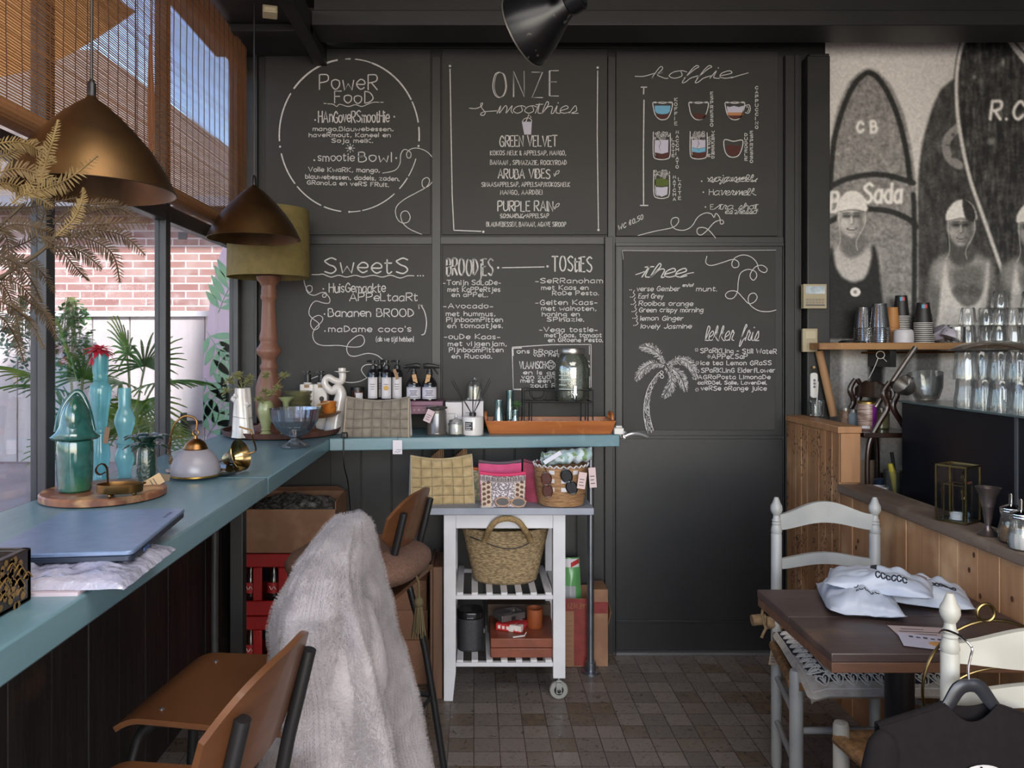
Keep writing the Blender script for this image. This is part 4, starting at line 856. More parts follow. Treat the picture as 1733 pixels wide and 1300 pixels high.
# lettering on that tag: a short scribble
m = MB(); m.tube([(.095, -.0862, -.052), (.104, -.0862, -.049), (.11, -.0862, -.052), (.117, -.0862, -.048)], .0008, 5, k=3); m.tube([(.088, -.0862, -.062), (.094, -.0862, -.058), (.1, -.0862, -.062), (.108, -.0862, -.058), (.113, -.0862, -.061)], .0008, 5, k=3); m.build('tag_writing', mat('dark_print', '3b3640'), qp)
# purple crate carrying bottles
kd = 3.66; zc_ = Z(677, kd)
cr = thing('purple_stand', 'low purple painted wooden stand carrying the bottles on the wall counter', 'stand', (X(672, kd), kd, CT))
m = MB(); H = zc_ - CT; hw = (X(750, kd) - X(592, kd)) / 2
m.box(-hw, hw, -.085, .085, H - .022, H); m.box(-hw + .01, hw - .01, -.08, -.066, H - .062, H - .022); m.build('top', mat('purple_paint', '7b5366', .5, col2='6a4558', scale=7), cr, bev=.003)
for sx in (-1, 1): MB().box(sx * (hw - .02) - .012, sx * (hw - .02) + .012, -.075, .075, 0, H - .022).build('leg', mat('purple_paint', '7b5366'), cr, bev=.002)
m = MB()
for i in range(3): m.lathe([(.007, 0), (.006, .002)], 12, TR(.09 + i * .022, -.08, H - .042, R(90)))
m.build('studs', mat('pale_purple', '93707f', .6), cr)
DB = mat('dark_bottle_glass', '18171c', .12, coat=.3); LBL = mat('bottle_label', 'c3bfc4', .6)
def label_print(mb, r, z0, z1, rows, a0=-.5, a1=.5, th=.0014):
    for i in range(rows):
        z = z1 - (z1 - z0) * (i + .5) / rows; w_ = a1 * (.9 - .25 * (i % 3) / 2)
        mb.shell(lambda u, v, z=z, w_=w_: ((r + .0012) * math.cos(-PI / 2 - w_ + 2 * w_ * u), (r + .0012) * math.sin(-PI / 2 - w_ + 2 * w_ * u), z + th * (v - .5) * 2), 5, 1, .0002)
def arc_label(mb, r, z0, z1, a): mb.shell(lambda u, v: ((r + .0006) * math.cos(-PI / 2 - a + 2 * a * u), (r + .0006) * math.sin(-PI / 2 - a + 2 * a * u), z0 + (z1 - z0) * v), 14, 1, .0004)
def pump_bottle(x, y, label, emblem=None, side=-1):
    t = thing('pump_bottle', label, 'bottle', (X(x, y), y, zc_), 0, 'dark pump bottles on the purple stand')
    mb = MB(); mb.lathe([(.023, 0), (.0265, .003), (.0265, .128), (.022, .142), (.013, .15), (.012, .155)], 24); mb.build('body', DB, t)
    mb = MB(); mb.lathe([(.014, .152), (.014, .168), (.010, .170), (.006, .172), (.006, .182), (.011, .183), (.011, .193), (0, .194)], 16); mb.tube([(0, 0, .188), (side * .018, 0, .19), (side * .032, 0, .187)], [.006, .005, .003], 8); mb.build('pump', DARKMETAL, t)
    mb = MB(); arc_label(mb, .0265, .012, .112, .95); lb = mb.build('label', LBL, t)
    mb = MB(); label_print(mb, .0272, .05, .085, 3, a1=.45, th=.0012)
    for i in range(7):
        for z0 in (.015, .104):
            a = -.6 + i * .2; mb.shell(lambda u, v, a=a, z0=z0: (.0282 * math.cos(-PI / 2 + a + .03 * u), .0282 * math.sin(-PI / 2 + a + .03 * u), z0 + .006 * v), 1, 1, .0002)
    mb.build('print', mat('dark_print', '3b3640'), lb)
    if emblem: MB().ell((0, -.0283, .062), (.012, .001, .012), 14, 8).build('emblem', mat('yellow_print', 'b8924a', .6), lb)
    return t
rgx = [(631.5, 3.62, 'dark pump bottle with a striped white label, leftmost on the purple stand', 0, -1), (643, 3.70, 'dark pump bottle behind the two front ones on the purple stand', 0, 1), (654.5, 3.61, 'dark pump bottle with a yellow spot on its white label', 1, -1), (672.5, 3.63, 'dark pump bottle with a brown paper tag, beside the spray bottles', 0, -1)]
for a in rgx:
    t = pump_bottle(*a[:5])
    if a[0] == 672.5: tag_card('price_tag', t, (-.012, -.03, .15), .015, .05, R(-18), 0, '8a6b4c', (0, -.014, .155), 1)
def spray(x, y, label, side):
    t = thing('spray_bottle', label, 'bottle', (X(x, y), y, zc_), 0, 'dark spray bottles on the purple stand')
    mb = MB(); mb.lathe([(.034, 0), (.037, .004), (.037, .075), (.032, .09), (.02, .108), (.013, .115), (.0125, .122)], 28); mb.build('body', DB, t)
    mb = MB(); mb.lathe([(.0145, .118), (.0145, .14), (.011, .142), (.011, .15)], 16)
    mb.tube([(side * -.03, 0, .163), (side * -.012, 0, .166), (side * .02, 0, .164), (side * .04, 0, .162)], [.011, .0135, .011, .008], 10, k=3); mb.lathe([(.009, 0), (.009, .008)], 10, axis_to((side, 0, 0), (side * .04, 0, .162)))
    mb.tube([(side * .02, 0, .156), (side * .03, 0, .142), (side * .042, 0, .125)], [.005, .0045, .003], 8, k=3); mb.build('trigger_head', DARKMETAL, t)
    mb = MB(); arc_label(mb, .037, .01, .066, 1.1); lb = mb.build('label', mat('spray_label', 'b9b7c4', .6), t)
    mb = MB(); label_print(mb, .0377, .024, .052, 4, a1=.55, th=.0014)
    for z in (.013, .017, .060, .064): mb.shell(lambda u, v, z=z: (.039 * math.cos(-PI / 2 - 1 + 2 * u), .039 * math.sin(-PI / 2 - 1 + 2 * u), z + .0012 * v), 10, 1, .0002)
    mb.build('print', mat('dark_print', '3b3640'), lb)
    tag_card('price_tag', t, (side * -.002, -.03, .125), .02, .042, R(12 * side), 0, 'b08a5c', (0, -.014, .125), 1); return t
spray(700.5, 3.63, 'dark spray bottle pointing left with a paper tag on the purple stand', -1)
spray(727, 3.62, 'dark spray bottle seen from behind at the right end of the purple stand', 1)
cj = thing('candle_jar', 'small brown glass candle jar with black lid behind the grey quilted pouch', 'candle', (X(605, 3.66), 3.66, zc_))
m = MB(); m.lathe([(.03, 0), (.032, .003), (.032, .045), (.03, .048)], 24); m.build('body', mat('brown_jar_glass', '3a2219', .15, coat=.3), cj)
m = MB(); m.lathe([(.033, .046), (.033, .062), (.031, .063), (0, .063)], 24); m.build('lid', DARKMETAL, cj)
m = MB(); m.shell(lambda u, v: (.0328 * math.cos(-PI / 2 - .1 + 1.1 * u), .0328 * math.sin(-PI / 2 - .1 + 1.1 * u), .004 + .032 * v), 8, 1, .0004); m.build('label', LBL, cj)
# jars, candles, diffuser, boxes
kd = 3.50
gj = thing('grey_jar', 'smoky grey glass jar with dark lid and a pink price tag', 'jar', (X(739, kd), kd, CT))
m = MB(); m.lathe([(.045, 0), (.049, .006), (.049, .012), (.046, .018), (.047, .1), (.044, .112), (.04, .118)], 32); m.build('body', mat('smoky_grey_glass', '5b5653', .15, .2, coat=.4), gj)
m = MB(); m.lathe([(.041, .118), (.05, .122), (.051, .128), (.042, .132), (.035, .134), (0, .134)], 32); m.build('lid', mat('smoky_lid', '3a3837', .2, coat=.4), gj)
tag_card('price_tag', gj, (-.02, -.055, .118), .034, .058, R(25), 0, 'b9a3aa', (-.01, -.05, .124), 3)
cl = thing('cloche_candle', 'candle under a glass bell in front of the white boxes', 'candle', (X(772, 3.47), 3.47, CT))
m = MB(); m.lathe([(.042, 0), (.043, .006), (.036, .008)], 28); m.lathe([(.034, .008), (.034, .052), (.032, .064), (.024, .074), (.008, .078), (.006, .084), (.009, .088), (.008, .094), (0, .096)], 28, cap=False); m.build('bell', GLT, cl)
m = MB(); m.lathe([(.028, .009), (.029, .05), (.026, .051), (0, .048)], 24); m.build('candle', mat('cream_wax', 'c6c2b6', .5), cl)
m = MB(); m.shell(lambda u, v: (.0295 * math.cos(-PI / 2 - .7 + 1.2 * u), .0295 * math.sin(-PI / 2 - .7 + 1.2 * u), .015 + .027 * v), 8, 1, .0004); m.build('label', LBL, cl)
rd = thing('reed_diffuser', 'white ceramic reed diffuser with black sticks and a black label', 'diffuser', (X(800, 3.49), 3.49, CT))
m = MB(); m.lathe([(.044, 0), (.049, .004), (.05, .03), (.05, .078), (.046, .086), (.02, .089)], 36); m.build('body', mat('white_glazed', 'cac6c6', .22, coat=.3), rd)
m = MB(); m.lathe([(.015, .088), (.016, .089), (.016, .104), (0, .104)], 20); m.build('collar', DARKMETAL, rd)
for dx, dy, h in ((-.10, 0, .25), (-.09, .01, .255), (0, 0, .265), (.006, .02, .255), (.042, .0, .262), (.078, .01, .26), (.084, 0, .25)): MB().tube([(dx * .06, dy * .1, .1), (dx, dy, h)], .0018, 6).build('reed', DARKMETAL, rd)
m = MB(); m.shell(lambda u, v: (.0508 * math.cos(-PI / 2 - .75 + .75 * u), .0508 * math.sin(-PI / 2 - .75 + .75 * u), .027 + .038 * v), 8, 1, .0004); lb = m.build('label', mat('black_sticker', '2a2a2c'), rd)
m = MB()
for i, w_ in enumerate((.5, .35, .55, .48)): m.shell(lambda u, v, i=i, w_=w_: (.0515 * math.cos(-PI / 2 - .68 + w_ * u), .0515 * math.sin(-PI / 2 - .68 + w_ * u), .055 - i * .008 + .003 * v), 5, 1, .0002)
m.build('print', LBL, lb)
WB = mat('white_carton', 'c6c1c6', .55)
def carton(x0, x1, y, dep, ztop, label, lines=True):
    t = thing('white_box', label, 'box', ((X(x0, y) + X(x1, y)) / 2, y + dep / 2, CT), 0, 'white gift boxes on the wall counter'); w_ = X(x1, y) - X(x0, y)
    MB().box(-w_ / 2, w_ / 2, -dep / 2, dep / 2, 0, ztop - CT).build('body', WB, t, bev=.001)
    mb = MB(); h = ztop - CT
    mb.box(-w_ * .38, w_ * .1, -dep / 2 - .0006, -dep / 2, h * .62, h * .635); mb.box(-w_ * .3, -w_ * .05, -dep / 2 - .0006, -dep / 2, h * .36, h * .42); mb.box(-w_ * .36, w_ * .12, -dep / 2 - .0006, -dep / 2, h * .24, h * .33)
    mb.build('print', mat('grey_print', '6d6872', .7), t); return t
carton(754, 782, 3.58, .09, Z(681, 3.58), 'white gift box behind the bell candle')
carton(783.5, 818, 3.60, .09, Z(679, 3.60), 'white gift box behind the reed diffuser, with a candle dome on top')
dm = thing('candle_dome', 'white candle under a knobbed glass dome standing on the white box', 'candle', (X(803, 3.645), 3.645, Z(679, 3.60)))
m = MB(); m.lathe([(.04, 0), (.041, .005), (.036, .007), (.036, .06), (.034, .075), (.026, .088), (.01, .094), (.005, .097), (.009, .103), (.008, .11), (0, .112)], 28, cap=False); m.build('dome', GLT, dm)
m = MB(); m.lathe([(.026, .006), (.026, .068), (0, .066)], 24); m.build('candle', mat('cream_wax', 'c6c2b6'), dm)
# orange wooden tray
TO = mat('orange_tray_wood', 'a8622e', .35, col2='8e4e22', scale=4, st=(.8, 8, 8), coat=.3, col3='bd7a40', scale3=18, lo3=.58, hi3=.8)
kd = 3.53; tx = (X(823, kd) + X(1040, kd)) / 2; tw = X(1040, kd) - X(823, kd); tcy = kd + .105
ot = thing('serving_tray', 'orange varnished wooden tray holding glass carafes on the wall counter', 'tray', (tx, tcy, CT))
m = MB(); hw = tw / 2; hb = hw - .02
m.box(-hb, hb, -.10, .10, 0, .008)
fl_ = .018
for sy in (-1, 1):
    m.hexa([(-hb, sy * .10 - .006, 0), (hb, sy * .10 - .006, 0), (hb, sy * .10 + .006, 0), (-hb, sy * .10 + .006, 0)], [(-hw, sy * .115 - .005, .062), (hw, sy * .115 - .005, .062), (hw, sy * .115 + .005, .062), (-hw, sy * .115 + .005, .062)])
for sx in (-1, 1):
    m.hexa([(sx * hb - .006, -.10, 0), (sx * hb + .006, -.10, 0), (sx * hb + .006, .10, 0), (sx * hb - .006, .10, 0)], [(sx * hw - .006, -.115, .062), (sx * hw + .006, -.115, .062), (sx * hw + .006, .115, .062), (sx * hw - .006, .115, .062)])
    m.tube([(sx * hw, -.05, .06), (sx * (hw + .002), -.04, .085), (sx * hw, 0, .092), (sx * (hw + .002), .04, .085), (sx * hw, .05, .06)], .008, 8, k=4)
m.build('body', TO, ot, bev=.002)
m = MB()
for i in range(17): m.lathe([(.003, .0), (.0025, .002)], 8, TR(-hw + .04 + i * (tw - .08) / 16, -.115, .062))
m.build('beads', mat('orange_bead', 'c78a55', .4), ot)
zt = CT + .0085
CG = glass('blue_glass_carafe', 'eaf6f8', .2, .04, body='8fbcc6', bodyf=.18)
def carafe(x, y, h, r, label):
    mb = MB(); mb.lathe([(r, 0), (r * 1.02, .004), (r * .9, h * .3), (r * .62, h * .7), (r * .6, h * .8), (r * .68, h), (r * .62, h), (r * .54, h * .8), (r * .56, h * .68), (r * .8, h * .3), (0, .012)], 28, fn=lambda a, z, k: 1 + .012 * math.sin(a * 10))
    return one(mb.build('carafe', CG), label, 'carafe', 'glass carafes on the orange tray', (X(x, y), y, zt))
carafe(844, 3.58, .145, .031, 'clear blue-tinted carafe standing leftmost on the orange tray')
carafe(863, 3.68, .185, .028, 'tallest clear carafe, in the middle of the three on the orange tray')
carafe(872, 3.56, .10, .024, 'shortest clear carafe, in front of the tall one on the orange tray')
o = MB(); rg = random.Random(8); sprig_mesh(o, (0, 0, .04), 26, .03, rg, .003); o.tube([(0, 0, 0), (0, 0, .05)], .002, 6)
one(o.build('green_sprig', mat('green_sprig', '4d7a3e', .6, trans=.2)), 'small green sprig standing behind the short carafe', 'plant', None, (X(875, 3.64), 3.64, zt + .08))
# wire drink stand and dispenser
kd = 3.63
ws = thing('wire_stand', 'black wire stand on the orange tray under the drink dispenser', 'stand', (X(942, kd), kd, zt))
H = Z(679, kd) - zt; hw = (X(999, kd) - X(885, kd)) / 2; dd = .075; H2 = Z(659, kd) - zt
m = MB()
for h in (H, H2): m.tube([(-hw, -dd, h), (hw, -dd, h), (hw, dd, h), (-hw, dd, h)], .0035, 6, True)
for i in range(9): m.tube([(-hw + 2 * hw * i / 8, -dd, H), (-hw + 2 * hw * i / 8, dd, H)], .0025, 6)
for cx_ in (-.09, .09):
    for sy in (-1, 1): m.tube([(cx_ - .035, sy * dd, H2), (cx_ - .03, sy * dd, H + .02), (cx_, sy * dd, H + .008), (cx_ + .03, sy * dd, H + .02), (cx_ + .035, sy * dd, H2)], .0025, 6, k=4)
m.build('basket', DARKMETAL, ws)
for sx in (-1, 1):
    for sy in (-1, 1):
        mb = MB(); mb.tube([(sx * hw, sy * dd, H2), (sx * hw, sy * dd, .003), (sx * (hw - .035), sy * dd, .003), (sx * (hw - .035), sy * dd, H)], .0035, 6); mb.build('leg', DARKMETAL, ws)
dj = thing('drink_dispenser', 'clear glass drink dispenser jar with a metal lid on the black wire stand', 'drink dispenser', (X(968, kd), kd, zt + H + .004))
DG = glass('dispenser_glass', 'fbfcfb', .2, .04, body='b9c2b4', bodyf=.2)
hj = Z(598, kd) - (zt + H + .004); r = .082
m = MB(); m.lathe([(r * .9, 0), (r, .012), (r, hj * .68), (r * .92, hj * .84), (r * .72, hj * .95), (r * .66, hj), (r * .62, hj), (r * .68, hj * .95), (r * .88, hj * .83), (r * .95, hj * .67), (r * .95, .018), (0, .012)], 36, fn=lambda a, z, k: 1 + .008 * math.sin(a * 14)); m.build('jar', DG, dj)
m = MB(); m.lathe([(r * .72, hj - .004), (r * .74, hj), (r * .74, hj + .02), (r * .7, hj + .025), (0, hj + .026)], 32); m.build('lid', mat('brushed_lid', 'a8a5a2', .3, .9), dj)
m = MB(); m.lathe([(.012, 0), (.012, .012), (.008, .014), (.008, .035)], 14, axis_to((0, -1, 0), (0, -r, .035))); m.tube([(0, -r - .03, .035), (0, -r - .032, .02), (0, -r - .03, .0)], .007, 8); m.box(-.006, .006, -r - .034, -r - .026, .04, .075); m.build('tap', mat('chrome', 'c8c8cc', .12, 1), dj)
m = MB()
for z, w_ in ((.055, .9), (.075, .5), (.10, .9), (.12, .6)): m.shell(lambda u, v, z=z, w_=w_: ((r + .001) * math.cos(-PI / 2 - .95 + w_ * u), (r + .001) * math.sin(-PI / 2 - .95 + w_ * u), z + .004 * v), 8, 1, .0004)
m.build('embossing', mat('pale_emboss', 'b9c2bd', .3), dj)
o = MB().box(-.022, .022, -.018, .018, 0, .03).box(-.014, .016, -.012, .012, .03, .04).build('white_charger', mat('white_plastic', 'cdc9c7'), bev=.004); one(o, 'small white block at the right end of the wall counter beside the tray', 'charger', None, (X(1040, 3.56) + .012, 3.525, CT))
# ================================================================= TROLLEY AND WHAT STANDS ON IT
TY = 3.28
tr_ = thing('kitchen_trolley', 'white wooden kitchen trolley with grey top under the wall counter', 'trolley', (X(856, TY), TY, 0))
def tl_(x): return X(x, TY) - X(856, TY)
TZ = .846
m = MB(); m.box(tl_(722), tl_(1003), -.04, .42, TZ - .03, TZ); m.build('table_top', mat('grey_painted_top', '8b909c', .45, col2='7b818e', scale=9), tr_, bev=.003)
for sx, (a, b) in ((0, (751, 771.5)), (1, (936, 957))):
    for k, yy in enumerate((0, .36)):
        x0, x1 = tl_(a), tl_(b); m = MB()
        zb = .098 if sx else 0
        if sx == 0: m.hexa([(x0, yy, 0), (x0 + (x1 - x0) * .75, yy, 0), (x0 + (x1 - x0) * .75, yy + .04, 0), (x0, yy + .04, 0)], [(x0, yy, .13), (x1, yy, .13), (x1, yy + .05, .13), (x0, yy + .05, .13)]); zb = .13
        m.box(x0, x1, yy, yy + .05, zb, TZ - .03); lg = m.build('leg', WHITE, tr_, bev=.002)
        if sx:
            wl = MB(); c = (x0 + x1) / 2
            wl.lathe([(.012, .085), (.012, .098)], 12, TR(c, yy + .025, 0)); wl.box(c - .012, c + .012, yy + .004, yy + .046, .078, .088); wl.box(c - .012, c + .012, yy + .004, yy + .008, .03, .08); wl.box(c - .012, c + .012, yy + .042, yy + .046, .03, .08)
            wl.build('caster_fork', mat('zinc', '9a9a98', .35, .8), lg)
            wl = MB(); wl.lathe([(.018, -.012), (.036, -.012), (.040, -.008), (.040, .008), (.036, .012), (.018, .012), (.018, -.012)], 32, axis_to((0, 1, 0), (c, yy + .025, .0405)), cap=False); wl.build('wheel', mat('grey_tyre', '85837f', .6), lg)
            wl = MB(); wl.lathe([(.006, -.022), (.017, -.018), (.022, -.01), (.022, .01), (.006, .014)], 24, axis_to((0, 1, 0), (c, yy + .025, .0405))); wl.build('wheel_hub', DARKMETAL, lg)
m = MB(); m.box(tl_(771.5), tl_(936), .005, .025, TZ - .098, TZ - .03); m.build('front_rail', WHITE, tr_, bev=.002)
m = MB(); m.box(tl_(771.5), tl_(936), .385, .405, TZ - .098, TZ - .03); m.build('rear_rail', WHITE, tr_, bev=.002)
for sx in (tl_(754), tl_(938)):
    MB().box(sx, sx + .018, .05, .36, TZ - .098, TZ - .03).build('side_rail', WHITE, tr_)
def shelf(zt, nm):
    mb = MB(); mb.box(tl_(771.5), tl_(936), .0, .022, zt - .03, zt - .012); mb.box(tl_(771.5), tl_(936), .385, .407, zt - .03, zt - .012)
    xs = np.linspace(tl_(773), tl_(934) - .028, 7)
    for x in xs: mb.box(x, x + .028, .0, .407, zt - .012, zt)
    mb.box(tl_(756), tl_(769), .05, .36, zt - .03, zt - .012); mb.box(tl_(939), tl_(952), .05, .36, zt - .03, zt - .012)
    mb.build(nm, WHITE, tr_, bev=.0015)
shelf(Z(1003, TY), 'middle_shelf'); shelf(Z(1117, TY), 'bottom_shelf')
ZM, ZB = Z(1003, TY), Z(1117, TY)
# tan quilted pouch
VT = mat('tan_velvet_quilting', '95815c', .85, col2='ab9770', scale=28, sheen=.6, bump=.2, bscale=220)
quilt('quilted_pouch', 'tan quilted pouch on the trolley top behind the far stool', 'pouch', (X(747, 3.37), 3.37, TZ), .285, .205, .10, VT, 6, 5, R(9))
# patterned pouches
def pouch(x, y, w_, h_, d_, m_, label, top_m, rz=0, parts=()):
    t = thing('zip_pouch', label, 'pouch', (X(x, y), y, TZ), rz, 'patterned zip pouches on the trolley')
    def fr(u, v, sd):
        th = d_ * .5 * (1 - v) ** .7 + .004
        return Vector(((u - .5) * w_ * (.96 + .06 * v), sd * (th + .006 * math.sin(PI * u)), v * h_ - .010 * math.sin(PI * u) * v))
    mb = MB(); nu, nv = 20, 14
    for sd in (-1, 1):
        vs = [fr(i / nu, j / nv, sd) for i in range(nu + 1) for j in range(nv + 1)]; W = nv + 1
        mb.add(vs, [((i * W + j, (i + 1) * W + j, (i + 1) * W + j + 1, i * W + j + 1) if sd < 0 else (i * W + j + 1, (i + 1) * W + j + 1, (i + 1) * W + j, i * W + j)) for i in range(nu) for j in range(nv)])
    H = (nu + 1) * (nv + 1); W = nv + 1; fs = []
    for j in range(nv): fs += [(j, j + 1, H + j + 1, H + j), (nu * W + j + 1, nu * W + j, H + nu * W + j, H + nu * W + j + 1)]
    for i in range(nu): fs += [(i * W, H + i * W, H + (i + 1) * W, (i + 1) * W)]
    mb.f += [list(f) for f in fs]; mb.mi += [0] * len(fs); mb.build('body', m_, t, ang=60)
    z = MB(); z.tube([Vector(((u - .5) * w_ * 1.02, 0, h_ + .004 - .010 * math.sin(PI * u))) for u in np.linspace(0, 1, 12)], .009, 8, flat=(1, 1)); z.build('zip_edge', top_m, t)
    for kind in parts:
        pb = MB(); rg_ = random.Random(w_)
        if kind == 'bands':
            for u0, u1 in ((.02, .24), (.77, .98)):
                pb = MB(); pb.shell(lambda u, v, u0=u0, u1=u1: fr(u0 + (u1 - u0) * u, v * .78, -1) + Vector((0, -.0012, 0)), 6, 10, .0006)
                bd = pb.build('band', mat('cream_cloth', 'b5a491', .85), t); sp = MB()
                for j in range(5):
                    for i in range(2):
                        c = fr(u0 + (u1 - u0) * (.28 + .45 * i), .08 + .155 * j + .07 * (i % 2), -1) + Vector((0, -.0022, 0)); sp.ell(c, (.008, .0008, .009), 10, 6)
                sp.build('spots', mat('brown_spots', '5d4038', .8), bd)
        if kind == 'trim':
            pb.shell(lambda u, v: fr(u, .80 + .16 * v, -1) + Vector((0, -.0014, 0)), 14, 3, .0006); bd = pb.build('trim_band', mat('pale_pink_cloth', 'a99c9c', .85), t); sp = MB()
            for i in range(34):
                u = (i + .5) / 34; a = fr(u, .82, -1) + Vector((0, -.0024, 0)); b = fr(min(1, u + .012 * rg_.uniform(-1, 1)), .95, -1) + Vector((0, -.0024, 0)); sp.tube([a, b], .0016, 5)
            sp.build('stripes', mat('black_print', '2b2629', .8), bd)
    return t
PINK = mat('hot_pink_piping', 'c0305c', .7); 
pouch(851, 3.31, .195, .135, .075, mat('silver_dotted_fabric', '544a4e', .45, .25, col2='a9a0a3', scale=150, lo=.5, hi=.56), 'front zip pouch with a dotted silver panel, spotted side bands and pink top edge', PINK, R(-3), ('bands', 'trim'))
pouch(846, 3.42, .19, .17, .06, mat('pink_velvet', 'b03a64', .8, col2='c04a76', scale=25, sheen=.5), 'hot pink zip pouch behind the spotted pouch', mat('dark_zip', '4a3a44', .6), R(2))
pouch(905, 3.40, .10, .175, .06, mat('burgundy_velvet', '7d2b40', .8, col2='96384f', scale=25, sheen=.5), 'burgundy zip pouch squeezed between the spotted pouch and the straw bucket bag', mat('burgundy_zip', '5a2233', .6), R(-20))
pouch(808, 3.44, .08, .14, .05, mat('green_pattern_cloth', '6d7660', .8, col2='a99a7c', scale=60, lo=.45, hi=.55), 'green patterned zip pouch peeping out beside the tan pouch', mat('orange_zip', 'a5562c', .6), R(15))
# sunglasses
LENS = mat('dark_lens', '16110f', .08, coat=.5); 
def sunglasses(loc, M, label, fr_m, lens_m, lw=.027, lh=.018, cat=.0):
    t = thing('sunglasses', label, 'sunglasses', loc); f = MB(M); l = MB(M)
    for sx in (-1, 1):
        pts = [(sx * .034 + lw * math.cos(a) * (1 + cat * math.sin(a) * math.cos(a)), 0, lh * math.sin(a) * (1 + cat * sx * math.cos(a))) for a in np.linspace(0, 2 * PI, 25)[:-1]]
        f.tube(pts, .0034, 8, True)
    f.tube([(-.01, 0, .004), (0, -.002, .008), (.01, 0, .004)], .003, 8, k=3); f.build('frame', fr_m, t)
    for sx in (-1, 1):
        e = MB(M); e.prism([(sx * .034 + lw * math.cos(a), lh * math.sin(a)) for a in np.linspace(0, 2 * PI, 25)[:-1]], -.0008, .0008, TR(rx=R(90))); e.build('lens', lens_m, t)
        e = MB(M); e.tube([(sx * (.034 + lw), .002, .004), (sx * (.034 + lw + .004), .01, .004), (sx * (.034 + lw + .002), .09, 0), (sx * (.034 + lw), .12, -.012)], .003, 8, k=3); e.build('temple', fr_m, t)
    return t
sunglasses((X(864, 3.25), 3.25, TZ + .024), TR(ry=R(2)), 'cat-eye sunglasses with beige frame lying at the front edge of the trolley top', mat('beige_frame', 'b08c74', .35), LENS, .03, .019)
o = MB().box(-.028, .028, -.018, .018, 0, .001).build('price_card', PAPER); one(o, 'small white price card lying beside the beige sunglasses', 'card', None, (X(824, 3.27), 3.27, TZ), R(8))
# straw bucket bag
BD_ = 3.34
bk = thing('straw_bucket', 'straw bucket bag with white check pattern at the right end of the trolley top', 'bag', (X(949, BD_), BD_, TZ))
STRAW = mat('natural_straw', 'a57f58', .8, col2='7d5a3c', scale=70, st=(.4, .4, 2.2), bump=.6, bscale=90)
coil = lambda a, z, k: 1 + .012 * (k % 2)
prof = [(.085, 0)] + [(.1 + .018 * math.sin(PI * .5 * i / 24), .004 + i * .0072) for i in range(25)]
prof += [(.108, .177), (.095, .1), (.09, .02), (0, .012)]
m = MB(); m.lathe(prof, 44, fn=lambda a, z, k: 1 + (.014 if k % 2 else 0)); m.build('body', STRAW, bk, ang=70)
m = MB()
for row, col0 in ((.145, 0), (.127, 1), (.109, 0), (.091, 1), (.073, 0)):
    for i in range(-3, 4):
        if (i + col0) % 2 == 0 and random.Random(i * 7 + row).random() < .85:
            a = -PI / 2 + i * .22
            m.shell(lambda u, v, a=a, row=row: ((.1195) * math.cos(a + .2 * (u - .5)), .1195 * math.sin(a + .2 * (u - .5)), row + .017 * v), 3, 2, .001)
m.build('check_pattern', mat('white_straw', 'c2bfc4', .8), bk)
m = MB()
for i in range(26):
    a = 2 * PI * i / 26; m.tube([(.119 * math.cos(a), .119 * math.sin(a), .17), (.122 * math.cos(a + .1), .122 * math.sin(a + .1), .182), (.119 * math.cos(a + .2), .119 * math.sin(a + .2), .172)], .003, 5, k=2)
m.build('rim_stitching', mat('white_straw', 'c2bfc4'), bk)
M1 = Matrix.Rotation(R(86), 4, 'Y')
sunglasses((X(921, BD_), BD_ - .128, TZ + .105), TR(rx=R(8)) @ Matrix.Rotation(R(84), 4, 'Y') @ Matrix.Scale(.78, 4), 'tortoiseshell sunglasses hanging upright on the left of the straw bucket bag', mat('tortoise_frame', '5b2e1c', .25, col2='2e1710', scale=60), mat('brown_lens', '4a2216', .1, coat=.5), .036, .027)
sunglasses((X(957, BD_), BD_ - .128, TZ + .118), TR(rx=R(8)) @ Matrix.Rotation(R(66), 4, 'Y') @ Matrix.Scale(.82, 4), 'black sunglasses hanging aslant on the right of the straw bucket bag', mat('black_frame', '121214', .2), mat('black_lens', '0d0d10', .08, coat=.5), .036, .028)
def scarf(u, v):
    x = (u - .5) * .21; r = .03 + .006 * noise.noise(Vector((u * 6, v * 6, 2)))
    a = v * 2 * PI; return (x, r * math.cos(a) * 1.4, .025 + r * math.sin(a) + .02 * (u - .1) + .012 * noise.noise(Vector((u * 9, v * 4, 7))))
m = MB(); m.shell(scarf, 40, 20, .002)
one(m.build('scarf', mat('floral_scarf', '8fa6a8', .8, col2='6f8a5a', scale=24, lo=.5, hi=.56, col3='b9c4cc', scale3=30, lo3=.5, hi3=.55), ang=70), 'rolled pale blue floral scarf lying on top of the straw bucket bag', 'scarf', None, (X(958, 3.31), 3.31, TZ + .178), R(8))
tg = thing('price_tags', 'two pink price cards hanging at the right rim of the straw bucket bag', 'tag', (X(983, BD_), BD_ - .11, TZ + .165))
tag_card('card', tg, (-.01, -.03, -.005), .034, .07, R(8), 0, 'c2a9a8', (0, 0, .01), 3); tag_card('card', tg, (.03, -.01, .012), .03, .085, R(-4), 0, 'bfa9aa', (0, 0, .01), 3)
tw_ = thing('cream_tag', 'white card sticking out of the scarf in the straw bucket bag', 'tag', (X(950, 3.22), 3.235, TZ + .24))
tag_card('card', tw_, (0, 0, 0), .018, .085, R(58), 0, 'c4c4d2', None, 0)
